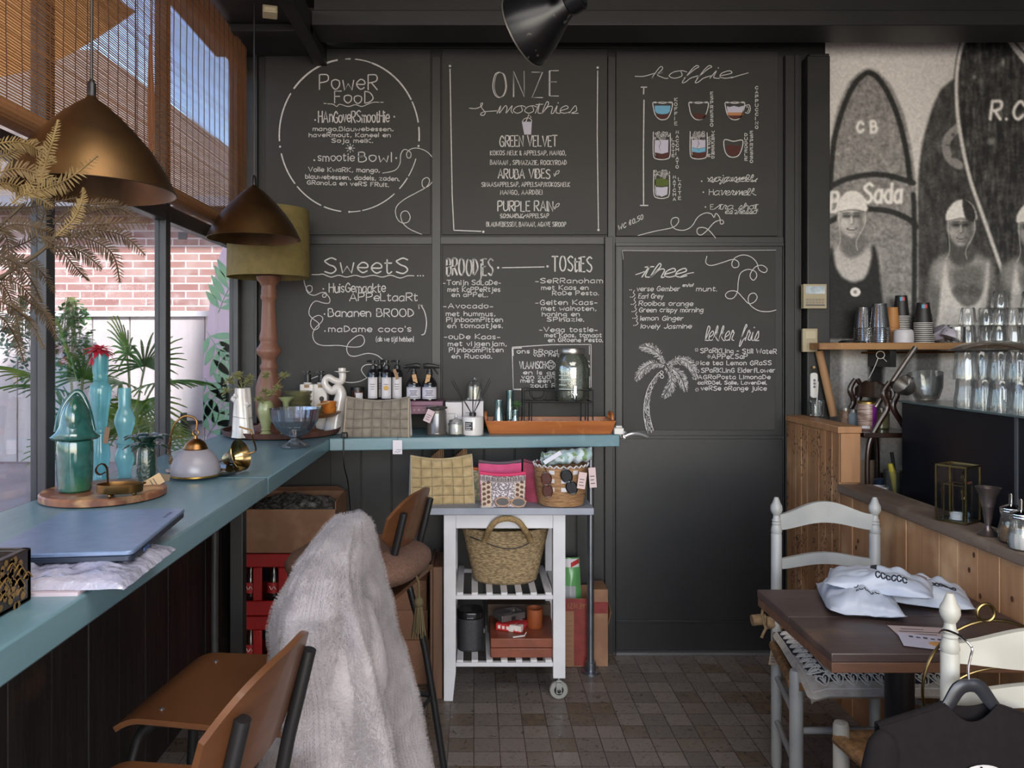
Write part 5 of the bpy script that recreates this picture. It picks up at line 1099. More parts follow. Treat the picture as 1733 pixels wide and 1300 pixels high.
# tote on the middle shelf, speaker, case, cartridges
TD = 3.45
tote = thing('straw_tote', 'woven straw tote bag with round handles on the trolley middle shelf', 'bag', (X(855, TD), TD, ZM))
TOTE = mat('woven_seagrass', 'a08a68', .85, col2='6f5c42', scale=120, st=(.5, .5, 1.6), lo=.4, hi=.6, bump=.6, bscale=140)
prof = [(0, 0), (.125, 0), (.142, .01)] + [(.145 + .055 * i / 26, .02 + i * .0088) for i in range(27)] + [(.194, .25), (.15, .06), (0, .03)]
m = MB(); m.lathe(prof, 56, sy=.55, fn=lambda a, z, k: (1 + (.008 if k % 2 else 0))); m.build('body', TOTE, tote, ang=70)
for sy, lean in ((-1, .0), (1, -.10)):
    m = MB(); m.tube([(-.095, sy * .1, .205), (-.09, sy * .115, .225), (-.075, sy * .17 + lean, .275), (-.045, sy * .192 + lean, .315), (.0, sy * .194 + lean, .327), (.045, sy * .192 + lean, .315), (.08, sy * .17 + lean, .27), (.1, sy * .115, .225), (.11, sy * .1, .205)], .013, 10, k=4); m.build('handle', mat('wrapped_cord_handle', '9c8258', .85, col2='7a6444', scale=120, bump=.4, bscale=150), tote)
m = MB(); m.tube([(-.16, -.065, .215), (-.11, -.098, .205), (-.03, -.112, .18), (.03, -.112, .175), (.09, -.103, .19), (.115, -.1, .215), (.11, -.098, .23)], .0022, 6, k=4); m.tube([(-.1, -.1, .2), (-.095, -.105, .212), (-.085, -.104, .2)], .002, 6); m.build('leather_cord', mat('black_cord', '1b1a1c', .6), tote)
sp = thing('speaker', 'dark grey smart speaker on the trolley bottom shelf', 'speaker', (X(796, 3.42), 3.42, ZB))
m = MB(); m.prism(rrect(.118, .118, .045, 8), .004, .142); m.build('grille', mat('dark_grille', '39393d', .5, .3, col2='2b2b2f', scale=300, lo=.45, hi=.55), sp, bev=.003)
m = MB(); m.prism(rrect(.12, .12, .046, 8), .142, .176); m.build('top', mat('black_gloss_top', '141416', .2), sp, bev=.008, seg=3)
m = MB(); m.prism(rrect(.112, .112, .042, 8), 0, .004); m.build('foot', DARKMETAL, sp)
m = MB(); 
for i in range(5): m.box(-.014 + i * .0058, -.0105 + i * .0058, -.0612, -.0598, .148, .154)
m.build('lettering', mat('grey_print', '6d6872'), sp)
cs2 = thing('leather_case', 'flat reddish brown leather case on the trolley bottom shelf', 'case', (X(884, 3.44), 3.44, ZB))
LEA = mat('red_brown_leather', '7a3f2b', .45, col2='6a3423', scale=18)
m = MB(); m.box(-.148, .143, -.14, .14, 0, .042); m.build('base', LEA, cs2, bev=.004)
m = MB(); m.box(-.148, .143, -.14, .14, .0435, .085); m.build('lid', LEA, cs2, bev=.004)
zc2 = ZB + .0855
o = thing('cassette_box', 'grey transparent plastic box on the leather case', 'box', (X(861, 3.46), 3.46, zc2 + .034), R(28))
m = MB(); m.box(-.062, .062, -.045, .045, 0, .03); m.build('case', glass('smoky_plastic', 'b9b0b0', .25, .1, body='8d8788', bodyf=.55), o, bev=.003); MB().box(-.05, .0, -.03, .03, .0302, .032).build('label', mat('dark_label', '4a4446', .5), o); MB().box(-.012, .008, -.0475, -.0452, .004, .02).build('clasp', DARKMETAL, o)
o = thing('red_packet', 'red and white packet under the plastic box on the leather case', 'packet', (X(866, 3.42), 3.42, zc2), R(-22))
m = MB(); m.box(-.06, .06, -.045, .045, 0, .03); m.build('body', mat('red_carton', 'b02a2c', .45, col2='c9c0bc', scale=16, lo=.55, hi=.58), o, bev=.002)
m = MB()
for i in range(5): m.box(-.05 + i * .02, -.038 + i * .02, -.0458, -.045, .008, .022)
m.build('print', mat('white_print', 'cfc9c6', .5), o)
o = thing('leather_cup', 'small brown leather cylinder cup standing on the leather case', 'cup', (X(905, 3.44), 3.44, zc2))
m = MB(); m.lathe([(.034, 0), (.036, .004), (.037, .085), (.033, .085), (.032, .01), (0, .008)], 32); m.build('body', mat('tan_leather', '8d4a26', .5, col2='7a3d1e', scale=14), o)
o = MB().box(-.028, .028, -.004, .004, 0, .003).tube([(.028, 0, .002), (.045, .02, .006)], .002, 5).build('white_tag', PAPER); one(o, 'small white paper tag at the front edge of the leather case', 'tag', None, (X(878, 3.32), 3.32, zc2), R(20))
o = thing('wooden_crate', 'dark wooden box behind the leather case on the bottom shelf', 'crate', (X(880, 3.62), 3.625, ZB))
m = MB(); m.box(-.155, .145, -.035, .035, 0, .135); m.build('body', mat('dark_crate_wood', '4c3728', .6, col2='3a2a1f', scale=6, st=(1, 8, 8)), o, bev=.003)
MB().box(-.155, .145, -.04, -.0355, .055, .062).build('slat', mat('dark_crate_wood', '4c3728'), o)
# wooden brackets under the wall counter
RIB = mat('ribbed_wood', '8c6239', .5, col2='6f4a2a', scale=4, st=(8, 8, 1))
for i, x in enumerate((741, 780)):
    mb = MB(); y = 3.62; t0 = CT - .056
    for k in range(8):
        f = k / 8; xx = X(x - 11 + 22 * f, y); mb.box(xx, xx + .0065, y - .03, y + .03, t0 - .085, t0 - .055 * (1 - f)- .0005)
    one(mb.build('ribbed_bracket', RIB, bev=.001), ('left', 'right')[i] + ' of the two ribbed wooden blocks below the wall counter, behind the pouches', 'bracket', 'ribbed wooden blocks')
# ================================================================= BOXES AND CRATES ON THE FLOOR
RED = mat('red_crate_plastic', 'a01a1c', .4, col2='8c1416', scale=6); KRAFT = mat('cardboard', '8d674e', .75, col2='7d5a43', scale=3, col3='957158', scale3=9)
def crate(z0, label):
    D0 = 3.5; x0, x1 = -1.12, -.65; t = thing('bottle_crate', label, 'crate', ((x0 + x1) / 2, D0 + .15, z0), 0, 'red bottle crates'); w_ = (x1 - x0) / 2; m = MB(); H = .289
    for sy in (-1, 1):
        y0, y1 = (-.15, -.138) if sy < 0 else (.138, .15)
        m.box(-w_, w_, y0, y1, 0, .07); m.box(-w_, w_, y0, y1, .225, H)
        n_ = 4
        for k in range(n_ + 1):
            c = -w_ + 2 * w_ * k / n_; m.box(max(-w_, c - .022), min(w_, c + .022), y0, y1, .07, .225)
    for sx in (-1, 1):
        a, b = (-w_, -w_ + .012) if sx < 0 else (w_ - .012, w_); m.box(a, b, -.138, .138, 0, .2); m.box(a, b, -.138, .138, .25, H)
    m.box(-w_, w_, -.15, .15, 0, .01); m.build('body', RED, t, bev=.006); return t
crate(0, 'lower red plastic bottle crate standing on the floor under the counter corner'); crate(.29, 'upper red plastic bottle crate with cola bottles, below the cardboard box')
def bottle(x, y, z0, label):
    t = thing('cola_bottle', label, 'bottle', (x, y, z0), 0, 'cola bottles in the red crates')
    mb = MB(); mb.lathe([(.026, 0), (.03, .01), (.028, .06), (.031, .1), (.03, .13), (.022, .165), (.013, .2), (.013, .235)], 18); mb.build('glass', mat('cola_glass', '241a18', .08, coat=.5), t)
    mb = MB(); arc_label(mb, .031, .085, .135, 1.4); l = mb.build('label', mat('red_label', 'a8262b', .5), t)
    mb = MB(); mb.tube([(.031 * math.cos(-PI / 2 + a), .0325 * math.sin(-PI / 2 + a), .11 + .008 * math.sin(a * 9)) for a in np.linspace(-.6, .6, 10)], .002, 5); mb.build('lettering', mat('white_print', 'cfc9c6'), l)
    MB().lathe([(.0155, .228), (.0155, .24), (0, .241)], 14).build('cap', mat('red_cap', 'a02224', .35, .4), t)
pos = ('leftmost', 'second from the left', 'third from the left', 'rightmost')
for z0, nm in ((.011, 'lower'), (.301, 'upper')):
    for k in range(4): bottle(-1.12 + .0725 + k * .1083, 3.56, z0, pos[k] + ' cola bottle in the front row of the ' + nm + ' red crate')
cbx = thing('cardboard_box', 'open cardboard box filled with bubble wrap on top of the red crates', 'box', (-.85, 3.65, .5795))
m = MB(); w_, d_, h_ = .212, .15, .205
m.box(-w_, w_, -d_, -d_ + .005, 0, h_); m.box(-w_, w_, d_ - .005, d_, 0, h_ + .03); m.box(-w_, -w_ + .005, -d_, d_, 0, h_); m.box(w_ - .005, w_, -d_, d_, 0, h_ + .035); m.box(-w_, w_, -d_, d_, 0, .005)
m.hexa([(-w_, d_ - .005, h_ + .03), (w_, d_ - .005, h_ + .03), (w_, d_, h_ + .03), (-w_, d_, h_ + .03)], [(-w_ * .9, d_ - .04, h_ + .055), (w_ * .8, d_ - .04, h_ + .06), (w_ * .8, d_ - .035, h_ + .06), (-w_ * .9, d_ - .035, h_ + .055)])
m.build('body', KRAFT, cbx, bev=.001)
BUB = mat('bubble_wrap', '6d6a68', .18, col2='3b3836', scale=55, lo=.4, hi=.6, spec=1, bump=.8, bscale=70)
def bub(u, v): return ((u - .5) * 2 * (w_ - .01), (v - .5) * 2 * (d_ - .01), h_ - .03 + .06 * math.sin(PI * u) ** .5 * math.sin(PI * v) ** .5 + .03 * noise.noise(Vector((u * 4, v * 4, 0))) + .014 * noise.noise(Vector((u * 14, v * 12, 4))))
m = MB(); m.shell(bub, 50, 36, .002); one(m.build('bubble_wrap', BUB, ang=70), 'crumpled bubble wrap filling the open cardboard box', 'bubble wrap', None, (-.85, 3.65, .5795))
# brown printed cartons behind the stools
def printed(x0, x1, y, z0, z1, label, dep=.2):
    t = thing('carton', label, 'box', ((X(x0, y) + X(x1, y)) / 2, y + dep / 2, z0), 0, 'brown cartons stacked behind the stools'); w_ = (X(x1, y) - X(x0, y)) / 2; h = z1 - z0
    m = MB(); m.box(-w_, w_, -dep / 2, dep / 2, 0, h - .001); m.build('body', mat('brown_carton', '6f4c38', .75, col2='634330', scale=5), t, bev=.002); p = MB(); rg_ = random.Random(label)
    for k in range(int(h / .06) + 1):
        for j in range(2):
            c = Vector((-w_ * .55 + w_ * 1.0 * j + .01 * (k % 2), -dep / 2 - .0006, .03 + k * .06)); 
            if c.z + .02 > h: continue
            pts = [c + Vector((math.cos(R(42)) * a - math.sin(R(42)) * b, 0, math.sin(R(42)) * a + math.cos(R(42)) * b)) for a, b in ((-.03, -.008), (.03, -.008), (.03, .008), (-.03, .008))]
            p.tube(pts, .0009, 4, True)
    if p.v: p.build('print', mat('pale_carton_print', '8f6c55', .8), t)
    return t
printed(655, 727, 3.446, 0, .20, 'lowest brown printed carton beside the wooden planks'); printed(652, 724, 3.45, .2, .335, 'middle brown printed carton beside the wooden planks'); printed(656, 722, 3.45, .335, .47, 'top brown printed carton beside the wooden planks')
pk = thing('wooden_plank_box', 'tall brown wooden box standing on end left of the trolley', 'crate', (X(739, 3.30), 3.45, 0))
m = MB(); w_ = (X(752, 3.28) - X(727, 3.28)) / 2 - .003; m.box(-w_, -w_ + .012, -.155, .155, 0, .575); m.box(-w_ + .013, w_ - .004, -.15, -.13, 0, .575); m.box(-w_ + .013, w_ - .004, -.128, .15, 0, .56); m.build('boards', mat('old_brown_boards', '5d402e', .6, col2='4a3122', scale=4, st=(9, 9, .6), bump=.2), pk, bev=.002)
# vinegar-like box with bag right of the trolley
mb_ = thing('red_printed_box', 'red and brown printed cardboard box holding a green bag, beside the steel pipe', 'box', (X(980, 3.62), 3.70, 0))
m = MB(); w_ = .082; dd = .075; hz = .33
m.box(-w_, w_ - .012, -dd, -dd + .004, 0, hz); m.box(-w_, w_, dd - .004, dd, 0, hz + .02); m.box(-w_, -w_ + .004, -dd, dd, 0, hz); m.box(w_ - .016, w_ - .012, -dd, dd, 0, hz); m.box(-w_, w_, -dd, dd, 0, .004)
m.build('body', KRAFT, mb_, bev=.001)
m = MB(); m.box(-w_ + .001, w_ - .013, -dd - .0012, -dd, hz - .06, hz - .001); m.box(-w_ + .058, w_ - .013, -dd - .0012, -dd, .008, hz - .0605); m.build('red_panel', mat('brick_red_print', '6f2622', .65, col2='7d2d27', scale=30), mb_)
m = MB()
gly = 'MAENZI'
for i, ch in enumerate(gly):
    u0 = -w_ + .018 + (5 - i) * .0205
    for st in G[ch][1].split():
        pts = [Vector((u0 + .013 - a * .0026, -dd - .0024, hz - .022 - b * .0026)) for a, b in gpts(st.lstrip('~'))]
        m.tube(pts, .0013, 5)
m.build('lettering', mat('gold_lettering', '9c8250', .6), mb_)
m = MB()
for i in range(9): m.box(-w_ + .012, -w_ + .05, -dd - .0008, -dd, .03 + i * .024, .032 + i * .024)
m.build('fine_print', mat('faint_print', '6f523d', .8), mb_)
m = MB(); q_ = X(1030, 3.62) - X(980, 3.62); m.box(w_ - .011, q_, -dd + .012, dd, 0, hz + .04); m.hexa([(q_, -dd + .014, .2), (q_ + .003, -dd + .014, .2), (q_ + .003, dd, .2), (q_, dd, .2)], [(q_ + .015, -dd + .02, .26), (q_ + .018, -dd + .02, .26), (q_ + .018, dd, .30), (q_ + .015, dd, .30)]); b2_ = m.build('side_box', KRAFT, mb_, bev=.001)
MB().box(w_ - .010, q_ - .001, -dd + .0105, -dd + .0118, hz - .075, hz - .02).build('red_stripe', mat('brick_red_print', '6f2622'), b2_)
gb = thing('green_bag', 'green and white plastic refill bag standing in the red printed box', 'bag', (X(968, 3.66), 3.70, .06))
def bagf(u, v): return ((u - .5) * .12 * (1 - .25 * v), -.03 * math.sin(PI * u) * (1 - v * .5) - .02 + .05 * v + .004 * noise.noise(Vector((u * 5, v * 7, 1))), v * .44)
m = MB(); m.shell(bagf, 14, 24, .003); m.shell(lambda u, v: Vector(bagf(1 - u, v)) * 1 + Vector((0, .04 * (1 - v) + .006 + .05 * math.sin(PI * u) * (1 - v), 0)), 14, 24, .003); m.build('film', mat('green_film', '4f8f52', .3, col2='6aa268', scale=6, spec=.7), gb, ang=60)
m = MB(); m.shell(lambda u, v: Vector(bagf(.12 + .6 * u, .36 + .34 * v)) + Vector((0, -.004, 0)), 8, 8, .0008); m.build('window', mat('grey_bag_print', '9a9a9e', .4), gb)
m = MB(); m.shell(lambda u, v: Vector(bagf(.05 + .9 * u, .9 + .09 * v)) + Vector((0, -.004, 0)), 8, 3, .0008); m.build('white_band', PAPER, gb)
m = MB(); m.shell(lambda u, v: Vector(bagf(.5 + .45 * u, .90 + .05 * v + .04 * u)) + Vector((0, -.006, 0)), 6, 2, .0008); m.build('red_flash', mat('red_carton', 'b02a2c'), gb)
# ================================================================= BAR STOOLS
def make_stool(label, loc, rz):
    t = thing('bar_stool', label, 'bar stool', loc, rz, 'plywood bar stools at the window counter')
    SZ = .75; hw = .18; hd = .2
    def seat(u, v):
        x = -hd + .41 * u; w_ = hw * (1 - .04 * math.cos(u * PI)); y = (v - .5) * 2 * w_
        cr = .03; 
        z = SZ - .022 * max(0, 1 - u * 7) ** 2 - .006 * math.sin(PI * v) * math.sin(PI * u) + .004 * max(0, u - .9) * 10
        return (x, y, z)
    mb = MB(); mb.shell(seat, 30, 14, .012); mb.build('seat', PLY, t, ang=40)
    lean = .05
    def back(u, v):
        y = (u - .5) * 2 * .18; e = abs(u - .5) * 2
        h0, h1 = .885 + .05 * e ** 3, 1.062 - .062 * e ** 3
        z = h0 + (h1 - h0) * v
        return (.185 + lean * (z - .88) / .18 - .03 * e ** 2, y, z)
    mb = MB(); mb.shell(back, 28, 12, .011); mb.build('backrest', PLY, t, ang=40)
    for sy in (-1, 1):
        y = sy * .125
        mb = MB(); mb.tube([(.05, y, SZ - .022), (.13, y, SZ - .02), (.162, y, SZ + .01), (.185, y, .86), (.2, y, .92), (.222, y, 1.01)], .0125, 12, k=5); mb.build('back_post', DARKMETAL, t)
        mb = MB(); mb.tube([(.12, y, SZ - .02), (-.10, y, SZ - .02), (-.15, y * 1.03, SZ - .035), (-.175, y * 1.08, SZ - .08), (-.2, y * 1.25, .5), (-.245, y * 1.62, .01)], .0125, 12, k=5); mb.build('leg', DARKMETAL, t)
        mb = MB(); mb.tube([(-.06, y * .9, SZ - .03), (.1, y * .95, SZ - .032), (.14, y * .98, SZ - .05), (.155, y * 1.02, SZ - .1), (.195, y * 1.25, .45), (.25, y * 1.62, .01)], .0125, 12, k=5); mb.build('leg', DARKMETAL, t)
        for xx in (-.12, .09):
            mb = MB(); mb.lathe([(.006, 0), (.006, .002), (.003, .0035), (0, .004)], 12, TR(xx, y, SZ + .004)); mb.build('screw', mat('steel_screw', 'b5b5b5', .3, .9), t)
    mb = MB(); c = [(-.21, -.17, .3), (-.21, .17, .3), (.212, .17, .3), (.212, -.17, .3)]; mb.tube(c, .009, 10, True); mb.build('footrest', DARKMETAL, t)
    return t
s1 = make_stool('front plywood bar stool, mostly its backrest in view, before the fur coat', (-.527, 1.235, 0), R(-9.4))
s2 = dup(s1, (-.54, 1.745, 0), R(-7.6), 'middle plywood bar stool with the pale fur coat over its backrest')
s3 = dup(s1, (-.40, 2.58, 0), R(-16), 'farthest plywood bar stool with a tasselled cushion on its seat')
# cushion on the farthest stool
cu = thing('cushion', 'brown woven cushion with a tassel on the farthest bar stool', 'cushion', (-.375, 2.545, .765), R(-16))
LINEN = mat('brown_linen', '6b5044', .9, col2='5b4338', scale=120, st=(1, 1, 1), lo=.4, hi=.6, bump=.3, bscale=200)
def pil(d):
    s = 1 / max(abs(d.x), abs(d.y), .35) ; return .78 + .22 * min(1.35, s)
m = MB(); m.ell((0, -.02, .062), (.225, .20, .064), 40, 20, fn=lambda d: (1 / (abs(d.x) ** 3.2 + abs(d.y) ** 3.2 + abs(d.z) ** 2.2 + 1e-6)) ** (1 / 3.0) if True else 1); m.build('body', LINEN, cu, ang=70)
m = MB(); m.tube([(.2, -.05, .05), (.222, -.06, .02), (.225, -.062, -.03)], .004, 8, k=3); m.ell((.225, -.064, -.045), (.016, .016, .018), 12, 8)
for i in range(40):
    a = i * 2.4; r = .010 * (i / 40) ** .5; m.tube([(.225 + r * math.cos(a), -.064 + r * math.sin(a), -.055), (.225 + r * 2.4 * math.cos(a), -.064 + r * 2.4 * math.sin(a), -.145 - .012 * math.sin(i * 5))], .0022, 4)
m.build('tassel', mat('olive_tassel', '51462e', .9), cu)
# fur coat over the middle stool
FUR = mat('cream_faux_fur', '8d878a', .95, col2='7c7679', scale=16, sheen=.15, bump=.5, bscale=160, col3='9f999b', scale3=7, lo3=.45, hi3=.7)
fc = thing('fur_coat', 'pale cream faux fur coat hung over the backrest of the middle bar stool', 'coat', (-.018, .03, 0))
lv = [  # z, y centre, half y, x centre, half x
    (1.122, 1.82, .035, -.285, .02), (1.115, 1.80, .095, -.287, .035), (1.098, 1.77, .145, -.292, .05), (1.06, 1.73, .195, -.302, .072), (1.0, 1.705, .228, -.305, .094), (.93, 1.70, .23, -.300, .102),
    (.85, 1.69, .225, -.288, .102), (.76, 1.69, .225, -.282, .11), (.66, 1.69, .224, -.274, .116), (.55, 1.69, .225, -.262, .122), (.44, 1.69, .225, -.25, .128), (.36, 1.68, .225, -.235, .14)]
def coat(u, v):
    zs = [l[0] for l in lv][::-1]; s = 1.118 - (1.118 - .36) * (v ** 1.25)
    g = [float(np.interp(s, zs, [l[k] for l in lv][::-1])) for k in range(1, 5)]
    a = 2 * PI * u; ca, sa = math.cos(a), math.sin(a); e = .52
    x = g[2] + 1.0 * 0 + g[3] * math.copysign(abs(ca) ** e, ca); y = g[0] + g[1] * math.copysign(abs(sa) ** .66, sa)
    k = min(1, v * 3)
    fold = .046 * math.sin(a * 6 + 2.2 * noise.noise(Vector((v * 2.0, 3, u * 2)))) * k * min(1, .15 + v * 1.3) + .016 * noise.noise(Vector((ca * 2.6, sa * 2.6, v * 3))) + .010 * noise.noise(Vector((ca * 5, sa * 5, v * 9))) + .004 * noise.noise(Vector((ca * 16, sa * 16, v * 30)))
    return (x + fold * ca, y + fold * sa * .9, s + .006 * noise.noise(Vector((ca * 3, sa * 3, 5))))
m = MB(); nu, nv = 110, 100
vs = [coat(i / nu, j / nv) for j in range(nv + 1) for i in range(nu)]
m.add(vs, [(j * nu + (i + 1) % nu, j * nu + i, (j + 1) * nu + i, (j + 1) * nu + (i + 1) % nu) for j in range(nv) for i in range(nu)] + [tuple(range(nu))])
co = m.build('coat_body', FUR, fc, ang=0); co.data.shade_smooth()
def fuzz(o, n_):
    md = o.modifiers.new('fur', 'PARTICLE_SYSTEM'); ps = md.particle_system.settings; ps.type = 'HAIR'; ps.count = n_; ps.hair_length = .008; ps.use_advanced_hair = False; ps.root_radius = .35; ps.tip_radius = .08; ps.radius_scale = .002; ps.hair_step = 3; ps.display_step = 2; ps.render_step = 2
fuzz(co, 60000)
def lobe(name, path, rr, seed, fl=(1, .55)):
    mb = MB(); pts = smooth_path(path, 10); n_ = 24; rad = [float(np.interp(i / (len(pts) - 1) * (len(rr) - 1), range(len(rr)), rr)) for i in range(len(pts))]; mb.tube(pts, rad, n_, flat=fl)
    vs2 = []
    for p in mb.v: vs2.append(p + Vector((1, .6, .3)).normalized() * (.010 * noise.noise(p * 14 + Vector((seed, 0, 0))) + .004 * noise.noise(p * 45)))
    mb.v = vs2; o = mb.build(name, FUR, fc, ang=0); o.data.shade_smooth(); fuzz(o, 12000); return o
lobe('sleeve', [(-.285, 1.62, 1.04), (-.262, 1.575, .98), (-.245, 1.54, .91), (-.24, 1.525, .83), (-.25, 1.53, .76)], [.03, .065, .08, .078, .05], 3)
lobe('sleeve', [(-.255, 1.80, 1.02), (-.215, 1.82, .9), (-.195, 1.84, .72), (-.175, 1.85, .52), (-.165, 1.85, .4)], [.02, .028, .034, .036, .036], 9)
# ================================================================= PLANK PARTITION, BAR
WOOD = mat('reclaimed_pine', 'b0835c', .55, col2='946848', scale=3.2, st=(5, 5, .5), lo=.3, hi=.72, plank=('Y', .0975), tint=.16, bump=.15, bscale=6, col3='cda67f', scale3=5, lo3=.52, hi3=.75)
WORM = mat('wormy_pine', 'a87a54', .6, col2='8c6243', scale=3.2, st=(5, 5, .5), lo=.3, hi=.72, plank=('Y', .062), tint=.14, bump=.2, bscale=6, col3='c0946d', scale3=6, lo3=.5, hi3=.75)
m = MB(); y = 3.25; rg = random.Random(14)
while y < WY - .001:
    m.box(1.57 - rg.random() * .003, 1.60, y + .0012, min(WY, y + .062) - .0012, 0, 1.165); y += .062
m.box(1.585, 1.655, 3.252, WY, 0, 1.165); wall_t = struct(m.build('wall_partition', WORM, bev=.002))
m = MB(); rg = random.Random(31)
for i in range(1300):   # worm holes and dark slots
    c = Vector((1.5664, rg.uniform(3.26, 3.80), rg.uniform(.1, 1.15)))
    if noise.noise(Vector((0, c.y * 14, c.z * 3))) < -.04: continue
    h = rg.choice((.002, .003, .003, .005, .009)); m.ell(c, (.001, .0022, h), 6, 4)
m.build('worm_holes', mat('worm_hole_dark', '2a1b12', .9), wall_t)
m = MB(); m.box(1.562, 1.665, 3.243, WY, 1.166, 1.195); m.box(1.571, 1.655, 3.236, 3.2505, .955, 1.166); struct(m.build('partition_trim', mat('pine_end_boards', 'ab7d57', .55, col2='936a49', scale=4, st=(5, 5, .6), bump=.15), bev=.003))
m = MB(); y = 3.23; rg = random.Random(15)
while y > -.3:
    wd = .0975; m.box(1.57 - rg.random() * .003, 1.60, y - wd + .001, y - .001, 0, .915); y -= wd
m.box(1.585, 1.69, -.3, 3.23, 0, .912); low = struct(m.build('wall_low_partition', WOOD, bev=.002))
m = MB()
for i in range(26): m.ell((1.5664, rg.uniform(1.6, 3.2), rg.uniform(.3, .9)), (.001, .006, .009), 10, 6)
m.build('knots', mat('pine_knot', '4a2c1a', .7), low)
struct(MB().box(1.555, 1.70, -.3, 3.235, .9155, .95).build('ledge_trim', mat('grey_worn_board', '786658', .6, col2='57463c', scale=3, st=(5, .6, 5), lo=.3, hi=.7, col3='8a7a6c', scale3=12, lo3=.55, hi3=.8, bump=.15), bev=.003))
LZ = .951
# bar worktop behind the partition, dark display case
o = MB().box(1.705, 2.7, 3.30, WY - .01, .0, .80).build('bar_cabinet', mat('dark_bar_front', '1d1917', .6)); one(o, 'dark low bar cabinet behind the plank partition', 'cabinet')
dc = thing('display_case', 'large dark navy display case with a glass top behind the plank ledge', 'display case', (2.2, 2.3, 0))
NAVY = mat('dark_navy_panel', '0f1119', .4, col2='0c0d14', scale=6)
m = MB(); m.box(-.35, .4, .285, .97, 0, 1.297); m.build('body', NAVY, dc, bev=.002)
m = MB(); m.box(-.35, .4, -.9, .27, 0, 1.297); m.build('body', NAVY, dc, bev=.002)
m = MB(); m.box(-.354, -.33, .271, .284, 0, 1.297); m.build('mullion', mat('grey_mullion', '5b5f66', .35, .5), dc)
m = MB(); m.box(-.36, .41, -.91, .98, 1.298, 1.306); m.build('glass_top', mat('glass_top_edge', '4f5c5e', .15, spec=.8), dc)
TOPZ = 1.3065
# wall shelf with copper rod
m = MB(); sx0 = X(1398, 3.55); m.prism([(sx0, 3.80), (sx0, 3.62), (sx0 + .075, 3.55), (3.05, 3.55), (3.05, 3.80)], 1.524, 1.556); shl = thing('wall_shelf', 'brown wooden wall shelf in front of the surfer mural', 'shelf', (0, 0, 0))
m.build('board', mat('shelf_oak', '9c7249', .5, col2='845d3a', scale=4, st=(.7, 7, 7), bump=.1), shl, bev=.002)
for xx in (1.98, 2.9): MB().box(xx, xx + .03, 3.60, 3.80, 1.44, 1.5235).build('bracket', BLK, shl)
cr_ = MB().tube([(X(1458, 3.62), 3.62, Z(597, 3.62)), (3.0, 3.62, Z(594, 3.62))], .005, 10).build('copper_rod', mat('copper', 'a0603c', .3, 1)); one(cr_, 'thin copper rod hanging below the wall shelf', 'rod')
m = MB(); c = P(1490, 598, 3.60); m.tube([c + Vector((.02 * math.cos(a), 0, -.008 + .018 * math.sin(a))) for a in np.linspace(0, 2 * PI, 16)[:-1]], .0016, 6, True); m.tube([c + Vector((-.01, 0, -.02)), c + Vector((-.03, 0, -.07)), c + Vector((-.055, 0, -.12))], .0016, 6, k=4); m.tube([c + Vector((.01, 0, -.02)), c + Vector((.03, 0, -.04))], .0014, 6)
one(m.build('white_string', mat('white_string', 'c9c4be', .8)), 'white string knotted around the copper rod', 'string')
SZ_ = 1.5565; SD = 3.66
def cup_mesh(r0, r1, h, m_, rim_m, nm='paper_cup'):
    mb = MB(); mb.lathe([(r1, 0), (r1 * .99, .004), (r0, h), (r0 * .96, h), (r0 * .93, h - .006), (0, h - .007)], 28)
    return mb
def stack(x, y, n, pitch, r0, r1, h, m_, rim_m, label, grp, nm='paper_cup', z0=None, rimr=.0026, cat='cup'):
    """n upside-down cups pushed into each other"""
    first = None; z0 = SZ_ if z0 is None else z0
    for i in range(n):
        loc = (X(x, SD) + .0006 * math.sin(i * 2.1), y, z0 + i * pitch)
        if first is None:
            first = thing(nm, label, cat, loc, 0, grp); mb = cup_mesh(r0, r1, h, m_, rim_m); mb.build('body', m_, first)
            rb = MB(); rb.tube([(r1 * math.cos(a), r1 * math.sin(a), rimr) for a in np.linspace(0, 2 * PI, 29)[:-1]], rimr, 6, True); rb.build('rim', rim_m, first)
        else: dup(first, loc)
    return first
CLP = glass('clear_plastic_cup', 'f2f4f6', .3, .06, body='b5b9c4', bodyf=.12)
stack(1469, 3.70, 9, .0085, .032, .045, .105, CLP, CLP, 'clear plastic cup in the rear of the two clear stacks on the shelf', 'clear plastic cups, rear stack', 'plastic_cup')
stack(1485, 3.64, 9, .0085, .032, .045, .12, CLP, CLP, 'clear plastic cup in the front of the two clear stacks on the shelf', 'clear plastic cups, front stack', 'plastic_cup')
KC = mat('kraft_cup', 'b07a45', .65, col2='a06d3c', scale=8)
stack(1514, 3.68, 4, .024, .024, .032, .10, KC, KC, 'kraft paper cup in the light brown stack on the shelf', 'kraft cups', rimr=.0015)
BC = mat('black_cup_paper', '1b1918', .5); WR = mat('white_cup_rim', 'c3bebb', .5)
tops = []
stack(1537, 3.72, 16, .0085, .026, .036, .105, BC, WR, 'black paper cup in the tallest black stack on the shelf', 'black cups, tallest stack')
stack(1556, 3.63, 11, .0092, .027, .039, .10, BC, WR, 'black paper cup in the front black stack on the shelf', 'black cups, front stack')
stack(1575, 3.70, 5, .0095, .026, .036, .105, BC, WR, 'black paper cup in the short black stack behind the white bowls', 'black cups, short stack')
